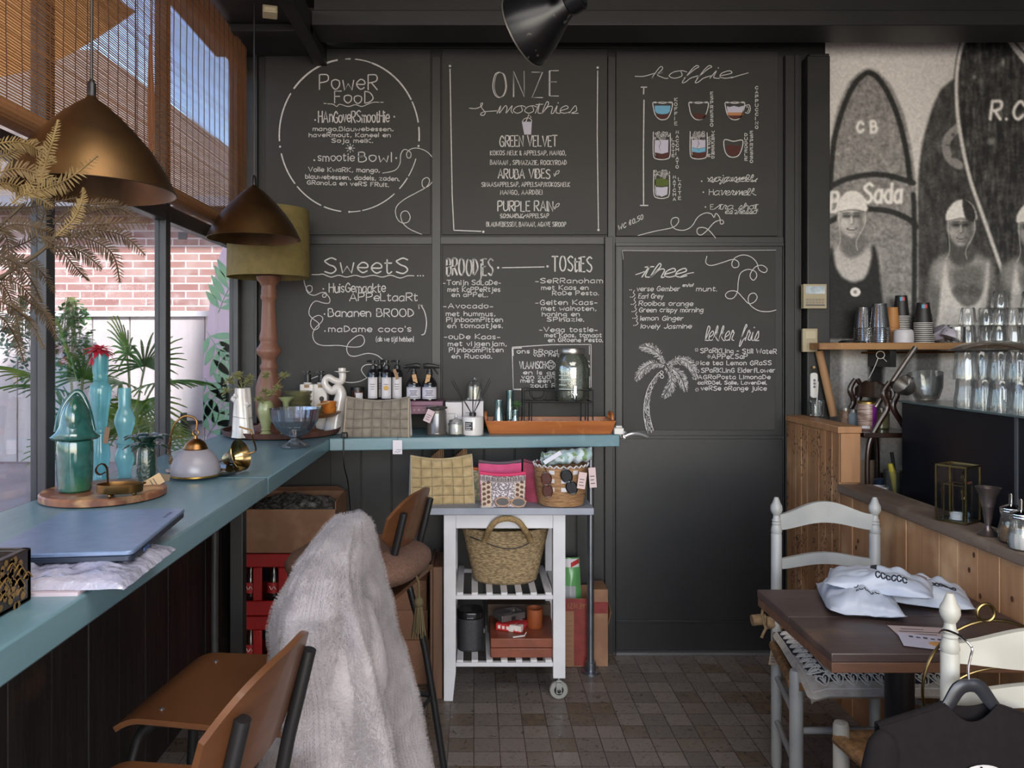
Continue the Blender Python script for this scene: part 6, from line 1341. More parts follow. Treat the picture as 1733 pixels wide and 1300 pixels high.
def emblem(x, y, z, r):   # blue and red flag-like mark on the topmost cup of a stack
    t = thing('cup_emblem_sleeve', 'small blue and red printed mark on the top cup of a black stack', 'sticker', (x, y, z))
    for k, (a, b, mt) in enumerate(((-.36, 0, mat('blue_mark', '3f8fb0', .5)), (0, .36, mat('red_mark', 'b83a42', .5)))):
        mb = MB(); mb.shell(lambda u, v, a=a, b=b: (r * math.cos(-PI / 2 - .35 + a + (b - a) * u), r * math.sin(-PI / 2 - .35 + a + (b - a) * u), .018 * v), 4, 1, .0006); mb.build('mark', mt, t)
    return t
e1 = emblem(X(1537, SD), 3.72, SZ_ + 15 * .0085 + .078, .0305); e1['label'] = 'blue and red printed mark on the top cup of the tallest black stack'
e2 = emblem(X(1556, SD), 3.63, SZ_ + 10 * .0092 + .072, .0325); e2['label'] = 'blue and red printed mark on the top cup of the front black stack'
WC_ = mat('white_bowl', 'bdb8bd', .4)
def wbowl(): 
    mb = MB(); mb.lathe([(.044, 0), (.0445, .002), (.042, .03), (.036, .038), (0, .04)], 32); return mb
b0 = one(wbowl().build('paper_bowl', WC_), 'white paper bowl in the upright stack before the kraft cups', 'bowl', 'white bowls, upright stack', (X(1529, 3.60), 3.60, SZ_ + .0005))
for i in range(1, 4): dup(b0, (X(1529, 3.60), 3.60, SZ_ + .0005 + i * .008))
b1_ = one(wbowl().build('paper_bowl', mat('lilac_bowl', 'a9a0ad', .4)), 'front pale lilac bowl leaning beside the black cups', 'bowl', 'tilted lilac bowls', (X(1607, 3.62), 3.62, SZ_ + .022)); b1_.rotation_euler = (0, R(24), 0)
b2_ = dup(b1_, (X(1597, 3.68), 3.69, SZ_ + .03), None, 'rear pale lilac bowl leaning behind the front one'); b2_.rotation_euler = (0, R(-38), 0); b2_.location.z = SZ_ + .038
o = MB().lathe([(.045, 0), (.046, .006), (.04, .008), (.035, .012), (0, .012)], 28).build('cup_cover', DARKMETAL); one(o, 'flat black cup lid at the left end of the wall shelf', 'lid', 'black lids', (X(1437, 3.66), 3.66, SZ_))
dup(o, (X(1455, 3.70), 3.70, SZ_), None, 'black cup lid beside the clear cup stacks')
# glass tumblers upside down: on the shelf and on the display case
def tumbler(r0, r1, h, facets=9, m_=GLT):
    mb = MB(); fn = lambda a, z, k: 1 + (.03 * math.cos(a * facets) if k in (2, 3, 4) else 0)
    mb.lathe([(r1 * .96, .002), (r1, 0), (r1 * .99, h * .25), (r0 * 1.06, h * .6), (r0 * 1.02, h * .9), (r0 * .9, h), (0, h)], 54, fn=fn, cap=False)
    mb.lathe([(r0 * .84, h * .93), (0, h * .92)], 24, cap=False)
    return mb
tmA = None; rg = random.Random(77)
def place_t(proto, x, y, z, lab, s=1):
    global tmA
    return dup(proto, (x, y, z), rg.uniform(0, 3), lab, (s, s, s))
protoA = one(tumbler(.031, .038, .088).build('glass_tumbler', GLT), 'upside-down faceted glass tumbler on the wall shelf', 'glass', 'glass tumblers on the wall shelf', (X(1614, 3.64), 3.64, SZ_))
lay = [(1614, 3.70, 1), (1638, 3.63, 2), (1668, 3.66, 2), (1690, 3.62, 2), (1692, 3.72, 3), (1714, 3.66, 2), (1738, 3.62, 2), (1742, 3.72, 3), (1652, 3.73, 1)]
for k, (x, y, n) in enumerate(lay):
    for i in range(n):
        s_ = .95; pos_ = (X(x, y), y, SZ_ + .0005 + i * .0845)
        if k == 0: protoA.location = pos_; protoA.rotation_euler = (0, 0, 0); continue
        dup(protoA, pos_, rg.uniform(0, 3), None, (s_, s_, s_))
mug = thing('glass_mug', 'clear glass mug with a handle on the wall shelf beside the lilac bowls', 'glass', (X(1621, 3.60), 3.60, SZ_))
m = MB(); m.lathe([(.03, 0), (.032, .003), (.033, .075), (.0315, .075), (.03, .008), (0, .008)], 28); m.build('body', GLT, mug)
m = MB(); m.tube([(-.032, 0, .06), (-.05, 0, .058), (-.054, 0, .035), (-.032, 0, .02)], .004, 8, k=4); m.build('handle', GLT, mug)
protoB = one(tumbler(.036, .044, .108, 11).build('glass_tumbler', GLT), 'upside-down fluted glass tumbler on the display case', 'glass', 'glass tumblers on the display case', (1.90, 2.92, TOPZ))
first = True
for row, (xx, ys, n) in enumerate(((1.905, (2.93, 2.83, 2.73, 2.63, 2.53, 2.43, 2.33), 1), (2.0, (2.98, 2.88, 2.78, 2.68, 2.58, 2.48), 2), (2.095, (3.06, 2.94, 2.84, 2.74, 2.64, 2.54), 2), (2.19, (3.0, 2.9, 2.8, 2.7), 2))):
    for j, yy in enumerate(ys):
        for i in range(n + (1 if (row == 0 and j in (0,)) else 0)):
            pos_ = (xx + rg.uniform(-.004, .004), yy + rg.uniform(-.004, .004), TOPZ + .0005 + i * .104)
            if first: protoB.location = pos_; first = False
            else: dup(protoB, pos_, rg.uniform(0, 3))
mbw = thing('mixing_bowl', 'clear glass mixing bowl tipped against the tumblers on the display case', 'bowl', (X(1574, 3.12), 3.14, TOPZ + .012)); mbw.rotation_euler = (R(8), R(-10), 0)
m = MB(); m.lathe([(.03, 0), (.045, .006), (.062, .05), (.068, .11), (.064, .11), (.058, .052), (.04, .012), (0, .01)], 36); m.build('body', GLT, mbw)
o = MB().lathe([(.02, 0), (.05, .012), (.07, .045), (.072, .075), (.069, .075), (.066, .046), (.046, .016), (0, .006)], 36).build('steel_bowl', mat('polished_steel', 'b9b2ae', .34, 1)); one(o, 'small polished steel bowl lying on its side left of the glass mixing bowl', 'bowl', None, (X(1549, 3.14), 3.165, TOPZ + .047)); o.rotation_euler = (0, R(-55), R(10)); o.scale = (.62, .62, .75)
o = MB().lathe([(.16, 0), (.165, .004), (.12, .03), (.04, .045), (0, .046)], 48, cap=False).build('glass_dome_lid', GLT); one(o, 'wide shallow glass dome lid behind the tumblers below the copper rod', 'lid', None, (X(1625, 3.3), 3.36, Z(612, 3.35)))
o.location = (2.15, 3.12, TOPZ + .212)
# dark wooden rack with jars
rk = thing('wooden_rack', 'dark wooden lyre-shaped rack holding jars behind the partition', 'rack', (1.845, 3.5, .8005))
RKM = mat('dark_mahogany', '2e1a14', .3, col2='20110d', scale=6, st=(6, 6, .8), coat=.3)
for yy in (-.15, .15):
    for sx in (-1, 1):
        mb = MB(); mb.tube([(sx * .004, yy, .58), (sx * .03, yy, .53), (sx * .012, yy, .47), (sx * .05, yy, .40), (sx * .09, yy, .32), (sx * .102, yy, .22), (sx * .10, yy, 0)], [.011, .013, .013, .012, .011, .011, .011], 10, k=5, flat=(.8, 1)); mb.build('arm', RKM, rk)
m = MB(); m.prism([(-.15, .50), (.15, .50), (.15, .54), (.10, .565), (.05, .58), (0, .575), (-.05, .58), (-.10, .565), (-.15, .54)], -.008, .008, Matrix.Rotation(R(90), 4, 'Z') @ Matrix.Rotation(R(90), 4, 'X')); m.build('top_rail', RKM, rk, bev=.003)
m = MB(); m.box(-.125, .115, -.165, .165, .335, .357); m.build('shelf', RKM, rk, bev=.002)
m = MB(); m.box(-.12, .115, -.165, .165, .04, .06); m.build('shelf', RKM, rk, bev=.002)
z1 = .8005 + .358
def jarv(x, y, r, h, m_, label, lid=None, band=None, z=z1):
    t = thing('glass_jar', label, 'jar', (X(x, y), y, z)); mb = MB(); mb.lathe([(r * .9, 0), (r, .004), (r, h * .82), (r * .8, h * .9), (r * .8, h)], 22); mb.build('body', m_, t)
    mb = MB(); mb.lathe([(r * .86, h), (r * .88, h + .012), (0, h + .013)], 22); mb.build('lid', lid or mat('brushed_lid', 'a8a5a2'), t); return t
jarv(1431, 3.62, .026, .075, mat('spice_glass', '8a7263', .15, col2='5d4436', scale=60, coat=.5), 'glass jar of brown spice, leftmost on the rack shelf')
jarv(1445, 3.58, .024, .07, mat('grey_jar_glass', '7e858c', .15, coat=.5), 'grey glass jar beside the purple tin on the rack shelf')
jarv(1491, 3.52, .036, .085, mat('green_jar_glass', '6b6a4e', .15, coat=.5), 'squat glass jar right of the purple tin on the rack shelf')
tn = thing('purple_tin', 'round tin with a purple stripe and gold lid on the rack shelf', 'tin', (X(1467.5, 3.46), 3.46, z1))
m = MB(); m.lathe([(.041, 0), (.042, .003), (.042, .118), (.041, .121)], 32); m.build('body', mat('printed_tin', '6e5148', .35, col2='9b8478', scale=60, st=(.3, .3, 3), lo=.45, hi=.55), tn)
m = MB(); m.shell(lambda u, v: (.0426 * math.cos(-PI / 2 + .05 + 1.2 * u), .0426 * math.sin(-PI / 2 + .05 + 1.2 * u), .003 + .114 * v), 12, 1, .0004); m.build('purple_stripe', mat('purple_print', '6b1f74', .4), tn)
m = MB(); m.lathe([(.043, .12), (.043, .128), (.038, .131), (0, .131)], 32); m.build('lid', mat('gold_lid', '8c7340', .3, .9), tn)
m = MB(); m.shell(lambda u, v: (.0426 * math.cos(-PI / 2 - 1 + .8 * u), .0426 * math.sin(-PI / 2 - 1 + .8 * u), .008 + .012 * v), 8, 1, .0004); m.build('barcode', LBL, tn)
z2 = .8005 + .061
o = MB().lathe([(.03, 0), (.034, .004), (.036, .045), (.033, .045), (.031, .006), (0, .006)], 24).build('white_cup', WC_); one(o, 'white cup on the lower rack shelf', 'cup', None, (X(1489, 3.42), 3.42, z2))
o = MB().lathe([(.022, 0), (.03, .004), (.03, .05), (.02, .058), (0, .059)], 20).build('blue_pot', mat('blue_glaze', '2f3f58', .3)); one(o, 'small dark blue pot behind the white cup on the lower rack shelf', 'pot', None, (X(1490, 3.55), 3.55, z2 + .0))
jg = thing('utensil_glass', 'tall glass with a lemon-yellow spoon and a black handled tool beside the display case', 'glass', (X(1511, 3.40), 3.40, z2 - .0))
m = MB(); m.lathe([(.032, 0), (.036, .004), (.04, .12), (.038, .12), (.034, .008), (0, .008)], 26); m.build('body', GLT, jg)
m = MB(); m.tube([(.01, 0, .02), (.0, 0, .1), (-.012, 0, .15)], [.006, .014, .01], 10, k=4); m.build('yellow_spoon', mat('lemon_yellow', 'b9a83a', .5), jg)
m = MB(); m.tube([(.012, .01, .02), (.01, .01, .13), (.0, .01, .2)], [.004, .007, .008], 10, k=4); m.build('black_handle', DARKMETAL, jg)
o = MB().box(-.06, .06, -.002, .002, 0, .12).build('paper_bag', mat('beige_bag', 'a08a76', .7)); one(o, 'pale folded paper bag behind the rack', 'bag', None, (1.93, 3.70, z2)); o.rotation_euler = (R(-6), 0, 0)
# steel tube, paper roll, straw glass on the partition
a, b = P(1481, 690, 3.42), P(1549, 588, 3.46)
o = thing('steel_tube', 'polished steel tube leaning up from the rack to the shelf', 'tube', a); m = MB(); d_ = b - a; m.tube([(0, 0, 0), d_], .0115, 18); m.build('tube', mat('polished_steel', 'a9a6a4'), o)
a, b = Vector((X(1411, 3.71), 3.71, 1.197)), P(1386, 594, 3.73)
o = thing('paper_roll', 'long brown kraft paper roll leaning on the pillar behind the partition', 'paper roll', a); m = MB(); d_ = b - a; m.tube([(0, 0, 0), d_], .0185, 20); m.build('roll', mat('kraft_paper', '96714f', .75), o); m = MB(); m.lathe([(.013, 0), (.002, .0004)], 16, axis_to(d_, d_)); m.build('core', mat('dark_core', '4a3524', .9), o)
sg = thing('straw_glass', 'clear glass with a paper straw on the tall part of the partition', 'glass', (X(1382, 3.69), 3.69, 1.196))
m = MB(); m.lathe([(.026, 0), (.03, .004), (.036, .078), (.0345, .078), (.029, .012), (0, .01)], 30); m.build('body', GLT, sg)
m = MB(); m.tube([(.0, .01, .012), (.012, .016, .12), (.016, .018, .17)], .0022, 6); m.build('straw', mat('white_string', 'c9c4be'), sg)
# pillar: thermostat, light switch and socket, hanging remote
def pl(x, y): return P(x, y, 3.748)
CREAM = mat('cream_plastic', 'a89c82', .4, col2='9c9078', scale=5)
th = thing('thermostat', 'cream wall thermostat with a display on the black pillar', 'thermostat', pl(1376, 502))
m = MB(); m.box(-.058, .058, 0, .0 + .024 - .0225, -.06, .06); m.box(-.057, .057, -.022, 0, -.06, .06); m.build('body', CREAM, th, bev=.004)
m = MB(); m.box(-.046, .048, -.0235, -.022, .012, .05); m.build('display', mat('pale_display', '9aa6b0', .12, col2='c4ccd2', scale=30, spec=.8), th)
kp = MB()
for i in range(6):
    for j in range(2): kp.box(-.044 + i * .0155, -.033 + i * .0155, -.0235, -.022, -.022 - j * .014, -.012 - j * .014)
kp.build('keypad', mat('grey_keys', '857d70', .5), th); MB().box(-.046, .048, -.0232, -.022, -.046, -.041).build('dark_strip', mat('navy_strip', '2b3142', .5), th)
sw = thing('light_switch', 'cream light switch with a round socket below it on the black pillar', 'switch', pl(1368.5, 576))
m = MB(); m.box(-.037, .037, -.02, .001, -.058, .058); m.build('body', CREAM, sw, bev=.004)
m = MB(); m.box(-.026, .026, -.0235, -.02, .006, .046); m.build('rocker', mat('cream_rocker', 'b3a78d', .35), sw, bev=.002)
m = MB(); m.lathe([(.021, 0), (.021, .003), (.017, .003), (.016, -.006 + .0065), (0, .0005)], 28, axis_to((0, -1, 0), (.004, -.0202, -.03))); m.build('socket', mat('cream_socket', '9a8f78', .4), sw)
rm = thing('remote_control', 'white remote control hanging from a wooden peg on the black pillar', 'remote', pl(1376, 648))
m = MB(); m.prism(rrect(.036, .125, .014), -.001, .016, TR(0, 0, -.012, R(90))); m.build('body', mat('white_plastic', 'cdc9c7'), rm, bev=.004)
m = MB()
for z in (.018, .002, -.014): m.lathe([(.007, 0), (.006, .002), (0, .0022)], 16, axis_to((0, -1, 0), (0, -.0155, z - .005)))
m.build('buttons', mat('grey_button', '6b6870', .5), rm)
m = MB(); m.tube([(0, 0, .072), (-.004, -.02, .078)], .006, 10); m.build('peg', mat('pale_wood', 'a5835a'), rm); m = MB(); m.tube([(-.006, -.012, .048), (-.01, -.018, .068), (.002, -.018, .074), (.008, -.012, .05)], .0012, 5, k=3); m.build('strap', DARKMETAL, rm)
# bits of frayed wiring above the pillar
m = MB(); rg = random.Random(6)
for i in range(9):
    a = P(1318 + i * 5, 56 + rg.uniform(-3, 4), 3.70); m.tube([a, a + Vector((.02, -.01, -.012 - .02 * rg.random())), a + Vector((.05, 0, .004)), a + Vector((.08, .01, -.015))], .0025, 6, k=4)
one(m.build('frayed_cable', mat('grey_brown_cable', '6d5d55', .6)), 'frayed brown and grey cables under the beam at the top of the pillar', 'cable')
# ================================================================= ON THE LEDGE
ln = thing('brass_lantern', 'square glass lantern with brass edges on the plank ledge', 'lantern', (1.632, 2.55, LZ), R(32))
GB = mat('gold_brass', '85714a', .3, 1, col2='6f5d3a', scale=20); hw, H = .047, .188
m = MB()
for sx in (-1, 1):
    for sy in (-1, 1): m.box(sx * hw - .0025, sx * hw + .0025, sy * hw - .0025, sy * hw + .0025, .004, H)
for z in (.004, H): 
    for s_2 in (-1, 1): m.box(-hw, hw, s_2 * hw - .0025, s_2 * hw + .0025, z - .003, z + .003); m.box(s_2 * hw - .0025, s_2 * hw + .0025, -hw, hw, z - .003, z + .003)
m.build('frame', GB, ln)
m = MB(); h2, H2_ = .03, .125
for sx in (-1, 1):
    for sy in (-1, 1): m.box(sx * h2 - .0015, sx * h2 + .0015, sy * h2 - .0015, sy * h2 + .0015, .008, H2_)
for s_2 in (-1, 1): m.box(-h2, h2, s_2 * h2 - .0015, s_2 * h2 + .0015, H2_ - .003, H2_); m.box(s_2 * h2 - .0015, s_2 * h2 + .0015, -h2, h2, H2_ - .003, H2_)
m.build('inner_frame', GB, ln)
for (a, b, c, d) in ((-hw, hw, -hw, -hw), (-hw, hw, hw, hw), (-hw, -hw, -hw, hw), (hw, hw, -hw, hw)): MB().box(a - .0005, b + .0005, c - .0005, d + .0005, .008, H - .004).build('pane', GL, ln, ang=0)
MB().box(-hw, hw, -hw, hw, H - .001, H + .001).build('top_pane', GL, ln, ang=0)
MB().box(-hw, hw, -hw, hw, .002, .006).build('base_plate', mat('mirror_base', '6d7472', .1, .8), ln)
m = MB(); m.lathe([(.016, .007), (.019, .009), (.020, .03), (.018, .03), (.016, .012), (0, .012)], 24, TR(-.018, -.005, 0)); m.build('tealight', mat('frosted_white', 'b6babd', .4), ln)
m = MB(); m.tube([(.01, -.01, .09), (.015, -.012, .1), (.025, -.008, .085), (.018, -.006, .07)], [.006, .01, .008, .004], 8, k=3); m.build('trinket', GB, ln)
m = MB(); 
for k in range(2): m.tube([(-.03 + k * .012 + .012 * math.cos(a), -.03, .15 + .02 * math.sin(a)) for a in np.linspace(0, 2 * PI, 18)[:-1]], .0012, 6, True)
m.build('earring', GB, ln); MB().box(.006, .03, -.03, -.026, .128, .134).build('leather_tag', mat('copper_leather', '8d5136', .5), ln)
gbm = mat('tarnished_silver', '7d7270', .32, .85, col2='625856', scale=16)
gb_ = thing('silver_goblet', 'tall tarnished silver goblet vase on the plank ledge', 'goblet', (X(1672, 2.36), 2.36, LZ))
m = MB(); m.lathe([(.030, 0), (.031, .003), (.020, .012), (.009, .024), (.008, .03), (.013, .06), (.016, .085), (.018, .088), (.018, .092), (.022, .12), (.034, .146), (.036, .149), (.033, .147), (.02, .12), (0, .1)], 32); m.build('body', gbm, gb_)
def shaker(loc, label, fm):
    t = thing('sugar_shaker', label, 'shaker', loc, 0, 'sugar shakers on the ledge')
    fn = lambda a, z, k: 1 + .03 * math.cos(a * 12)
    m = MB(); m.lathe([(.026, 0), (.031, .006), (.034, .03), (.028, .06), (.025, .08), (.027, .092)], 48, fn=fn, cap=False); m.build('glass', GLT, t)
    m = MB(); m.lathe([(0, .003), (.026, .004), (.030, .03), (.0255, .048), (0, .05)], 30); m.build('sugar', fm, t)
    m = MB(); m.lathe([(.0285, .09), (.0295, .094), (.0285, .097), (.0295, .1), (.0285, .104), (.018, .112), (.006, .115), (.006, .145), (.0045, .147), (0, .147)], 28); m.build('lid', mat('chrome', 'c8c8cc'), t)
    return t
shaker((X(1711, 2.27), 2.27, LZ), 'sugar shaker with brown sugar beside the silver goblet', mat('brown_sugar', '9a7048', .8, col2='7f5a38', scale=200))
shaker((X(1728, 2.19), 2.19, LZ), 'sugar shaker with white sugar, nearest on the ledge', mat('white_sugar', 'c2bdb8', .8))
# ================================================================= TABLE AND CHAIRS
TBW = mat('dark_brown_table_wood', '4a3a35', .42, col2='3a2d2a', scale=3, st=(.7, 8, 8), lo=.3, hi=.72, bump=.12, col3='66503f', scale3=4, lo3=.58, hi3=.8)
tb = thing('cafe_table', 'square dark brown wooden cafe table on a black pedestal', 'table', (1.235, 2.195, 0))
m = MB(); m.box(-.318, .322, -.255, .008, .728, .752); m.box(-.318, .322, .0085, .256, .728, .752); m.build('table_top', TBW, tb, bev=.003)
m = MB(); m.box(-.316, .32, -.253, -.01, .70, .7278); m.box(-.316, .32, -.0095, .254, .70, .7278); m.build('underlay', mat('brown_table_edge', '6b4831', .5, col2='52372a', scale=4, st=(.7, 8, 8)), tb, bev=.002)
m = MB(); m.lathe([(.039, .02), (.039, .70)], 28); m.lathe([(.10, .685), (.10, .699)], 28); m.build('pedestal', DARKMETAL, tb)
m = MB(); m.lathe([(.2, 0), (.2, .012), (.06, .03), (.04, .035)], 40); m.build('foot', DARKMETAL, tb)
def knob_post(mb, x, y, z0, z1, r, tx=0, ty=0):
    prof = [(r * .85, z0), (r, z0 + .03), (r, z1 - .135), (r * .9, z1 - .132), (r * 1.06, z1 - .124), (r * .96, z1 - .112), (r * .8, z1 - .1), (r * .9, z1 - .096), (r * .74, z1 - .09), (r * .88, z1 - .085), (r * .66, z1 - .078), (r * .6, z1 - .066), (r * .92, z1 - .056), (r * 1.12, z1 - .046), (r * 1.08, z1 - .032), (r * .74, z1 - .02), (r * .58, z1 - .01), (r * .35, z1), (0, z1)]
    mb.lathe(prof, 24, TR(x, y, 0))
def arch_slat(mb, x0, x1, y, zl, zh, rise_l, rise_h, bow=.012, t=.016):
    def f(u, v):
        s_ = math.sin(PI * u); k = s_ ** 1.6
        return (x0 + (x1 - x0) * u, y + bow * s_, (zl + rise_l * k) * (1 - v) + (zh + rise_h * k) * v)
    mb.shell(f, 28, 5, t)
def ladder_chair(name, label, col, colr, loc, back_y, front_y, bx, fx, slats, topz, seat=True):
    t = thing(name, label, 'chair', loc); M_ = mat(col, colr[0], .45, col2=colr[1], scale=9, bump=.05)
    for x in bx:
        mb = MB(); knob_post(mb, x, back_y, 0, topz, .019); mb.build('back_post', M_, t)
    for x in fx:
        mb = MB(); mb.lathe([(.016, 0), (.02, .03), (.0215, .2), (.0215, .485), (.018, .495), (0, .497)], 22, TR(x, front_y, 0)); mb.build('leg', M_, t)
    for (zl, zh, rl, rh) in slats:
        mb = MB(); arch_slat(mb, bx[0] + .01, bx[1] - .01, back_y, zl, zh, rl, rh, .012 * (1 if front_y < back_y else -1)); mb.build('slat', M_, t)
    for z in (.17, .33):
        for i in (0, 1):
            mb = MB(); mb.tube([(bx[i], back_y, z), (fx[i], front_y, z + .01)], .010, 10); mb.build('stretcher', M_, t)
    mb = MB(); mb.tube([(fx[0], front_y, .30), (fx[1], front_y, .30)], .011, 12); mb.build('stretcher', M_, t)
    mb = MB(); mb.tube([(bx[0], back_y, .28), (bx[1], back_y, .28)], .010, 12); mb.build('stretcher', M_, t)
    # woven rush seat: four triangles of cords
    mb = MB(); A = [Vector((fx[0], front_y, .45)), Vector((fx[1], front_y, .45)), Vector((bx[1], back_y, .445)), Vector((bx[0], back_y, .445))]; c = (A[0] + A[1] + A[2] + A[3]) / 4
    for k in range(4):
        a, b = A[k], A[(k + 1) % 4]; n_ = 26
        out = ((a + b) / 2 - c).normalized()
        for i in range(n_):
            f = i / n_; p, q_2 = a.lerp(c, f * .98), b.lerp(c, f * .98)
            mb.tube([p, q_2], .0085 * (1 - .25 * f), 6)
        mb.tube([a + out * .008, b + out * .008], .019, 10)
    mb.build('rush_seat', mat('rush_cord', '8a6640', .8, col2='63472b', scale=60, bump=.4, bscale=120), t)
    return t
ch1 = ladder_chair('ladder_chair', 'grey-white ladder-back chair behind the table, by the plank partition', 'grey_chair_paint', ('9c9b98', '8f8f8e'), (0, 0, 0), 2.77, 2.44, (1.108, 1.468), (1.04, 1.525), ((.868, .925, .025, .045), (.725, .763, .016, .02), (.58, .615, .012, .016)), .987)
ch2 = ladder_chair('ladder_chair', 'cream-white ladder-back chair in front of the table, with the dark shirt hung on it', 'cream_chair_paint', ('b5b1a6', 'a8a499'), (0, 0, 0), 1.70, 2.10, (1.07, 1.45), (1.02, 1.50), ((.83, .875, -.012, .035), (.725, .765, .012, .022), (.60, .64, .012, .018)), .985)
# patterned cushion on the far chair
cq = thing('seat_cushion', 'white seat cushion with black heart-patterned border on the grey-white chair', 'cushion', (0, 0, 0))
Q = [Vector((1.025, 2.30)), Vector((1.53, 2.30)), Vector((1.495, 2.735)), Vector((1.085, 2.735))]
def cqp(u, v, lift=0):
    p = Q[0] * (1 - u) * (1 - v) + Q[1] * u * (1 - v) + Q[2] * u * v + Q[3] * (1 - u) * v
    e = min(1, 6 * min(u, 1 - u, v, 1 - v)) ; ov = max(0, (2.42 - p.y) / .12); e2 = min(1, max(0, (1.075 - p.x) / .05))
    return Vector((p.x, p.y, .489 + .026 * e ** .5 + lift - .018 * ov ** 2 - .012 * e2 + .004 * noise.noise(Vector((u * 5, v * 5, 2)))))
m = MB(); m.shell(cqp, 40, 40, .022); m.build('body', mat('natural_cotton', 'b9b1a6', .85, col2='a79c8e', scale=40, bump=.1, bscale=200), cq, ang=60)
LFT = .0135; m = MB(); m.shell(lambda u, v: cqp(.022 + .956 * u, .022 + .13 * v, .0118), 40, 6, .001); m.shell(lambda u, v: cqp(.022 + .115 * u, .15 + .83 * v, .0118), 6, 40, .001); m.build('border_band', mat('black_block_print', '1d1c26', .8), cq); m = MB()
def cpt(u, v): return cqp(u, v, LFT)
for v in (.016, .155): m.tube([cpt(u, v) for u in np.linspace(.02 if v < .1 else .12, .98 if v < .1 else .88, 40)], .0022, 5)
for u in (.016, .14): m.tube([cpt(u, v) for v in np.linspace(.02 if u < .1 else .16, .98, 40)], .0022, 5); 
m.tube([cpt(.978, v) for v in np.linspace(.02, .98, 40)], .0022, 5)
def heart(o, du, dv, n):   # outline heart with a leaf inside, in cushion coordinates
    pts = [(0, -1), (.75, -.35), (1, .25), (.75, .75), (.35, .7), (0, .35), (-.35, .7), (-.75, .75), (-1, .25), (-.75, -.35)]
    m.tube([cpt(o[0] + du[0] * a + dv[0] * b, o[1] + du[1] * a + dv[1] * b) for a, b in [(p.x, p.y) for p in smooth_path([Vector((x, y, 0)) for x, y in pts], 3, True)]], .0024, 5, True)
    for s in (-1, 0, 1): m.tube([cpt(o[0] + du[0] * a + dv[0] * b, o[1] + du[1] * a + dv[1] * b) for a, b in ((0, -.7), (.25 * s, -.2), (.45 * s, .3))], .0026, 5)
    for s in (-1, 1): m.tube([cpt(o[0] + du[0] * a + dv[0] * b, o[1] + du[1] * a + dv[1] * b) for a, b in ((1.15 * s, .95), (.8 * s, 1.05), (1.1 * s, .3))], .0034, 5)
for i in range(10): heart((.10 + i * .088, .086), (.038, 0), (0, .05), 1)
for i in range(9): heart((.078, .20 + i * .088), (0, .038), (.046, 0), 1)
m.build('border_pattern', mat('white_block_print', 'c4beb6', .8), cq)
jk = thing('cushion_tie', 'rolled jute ties knotted at the back corner of the patterned cushion', 'tie', P(1300, 1050, 2.80))
JT = mat('jute', '8b7355', .9, col2='705a40', scale=60, bump=.4)
m = MB(); m.tube([(-.06, 0, .0), (-.01, 0, .004)], .02, 14); m.build('roll', JT, jk); m = MB(); m.tube([(-.015, -.02, .0), (.04, -.03, -.004)], .022, 14); m.build('roll', JT, jk)
m = MB(); m.tube([(-.02, -.03, -.02), (-.03, -.02, .03), (-.01, 0, .05), (.01, -.04, .02), (-.02, -.03, -.02), (-.04, -.04, -.05)], .005, 8, k=4); m.tube([(0, -.05, -.04), (.05, -.06, -.05), (.09, -.08, -.06)], .016, 10, k=2); m.build('string', JT, jk)
tag_card('price_tag', jk, (.0, -.06, -.085), .03, .055, R(10), R(10), '9a8a78', (0, -.02, .02), 3)
# mailer bags and flyers on the table
BAG = mat('white_mailer_film', 'a9adb8', .35, col2='9ca2b0', scale=5, spec=.6, bump=.25, bscale=14)
def mailer(label, loc, rz, sx, sy, h, seed, tilt=0):
    t = thing('mailer_bag', label, 'bag', loc, rz, 'white mailer bags on the table'); t.rotation_euler = (0, tilt, rz)
    def top(u, v, sd=1):
        a, b = 2 * u - 1, 2 * v - 1; e = max(0, (1 - abs(a) ** 2.6) * (1 - abs(b) ** 2.6)) ** .6
        n_ = noise.noise(Vector((u * 3.1 + seed, v * 3.1, 0))) * .5 + .9 * abs(noise.noise(Vector((u * 5 + seed, v * 4, 3)))) - .25 
        cx_ = a * sx * (1 - .05 * b * b + .05 * abs(a * b)); cy_ = b * sy * (1 - .06 * (1 - abs(a)) + .03 * abs(a * b))
        z = sd * h * .5 * e * (1 + .7 * n_) + h * .5 * (.3 + .7 * e) + .010 * n_ * (1 - e) + .012 * abs(a * b) ** 3
        return Vector((cx_, cy_, max(.001, z) if sd > 0 else max(.0, h * .5 * (.3 + .7 * e) - h * .5 * e + .012 * abs(a * b) ** 3)))
    mb = MB(); nu = 36; vs = []; W = nu + 1
    for sd in (1, -1): vs += [top(i / nu, j / nu, sd) + Vector((0, 0, .0006 * sd)) for i in range(W) for j in range(W)]
    fs = []
    for i in range(nu):
        for j in range(nu):
            a, b, c, d = i * W + j, (i + 1) * W + j, (i + 1) * W + j + 1, i * W + j + 1; fs += [(a, b, c, d), (W * W + d, W * W + c, W * W + b, W * W + a)]
    rim = [(i, 0) for i in range(W)] + [(nu, j) for j in range(1, W)] + [(i, nu) for i in range(nu - 1, -1, -1)] + [(0, j) for j in range(nu - 1, 0, -1)]
    for k in range(len(rim)): a = rim[k][0] * W + rim[k][1]; q_2 = rim[(k + 1) % len(rim)]; b = q_2[0] * W + q_2[1]; fs.append((b, a, W * W + a, W * W + b))
    mb.add(vs, fs); mb.build('film', BAG, t, ang=70); t2 = lambda u, v: top(u, v) + Vector((0, 0, .0018)); return t, t2
TBZ = .7535
b_a, fa = mailer('lowest white mailer bag, nearest the left table edge', (1.165, 2.29, TBZ), R(-16), .10, .125, .075, 1)
b_c, fc_ = mailer('white mailer bag with a brown printed shape, nearest the plank wall', (1.385, 2.335, TBZ), R(-24), .125, .088, .07, 5)
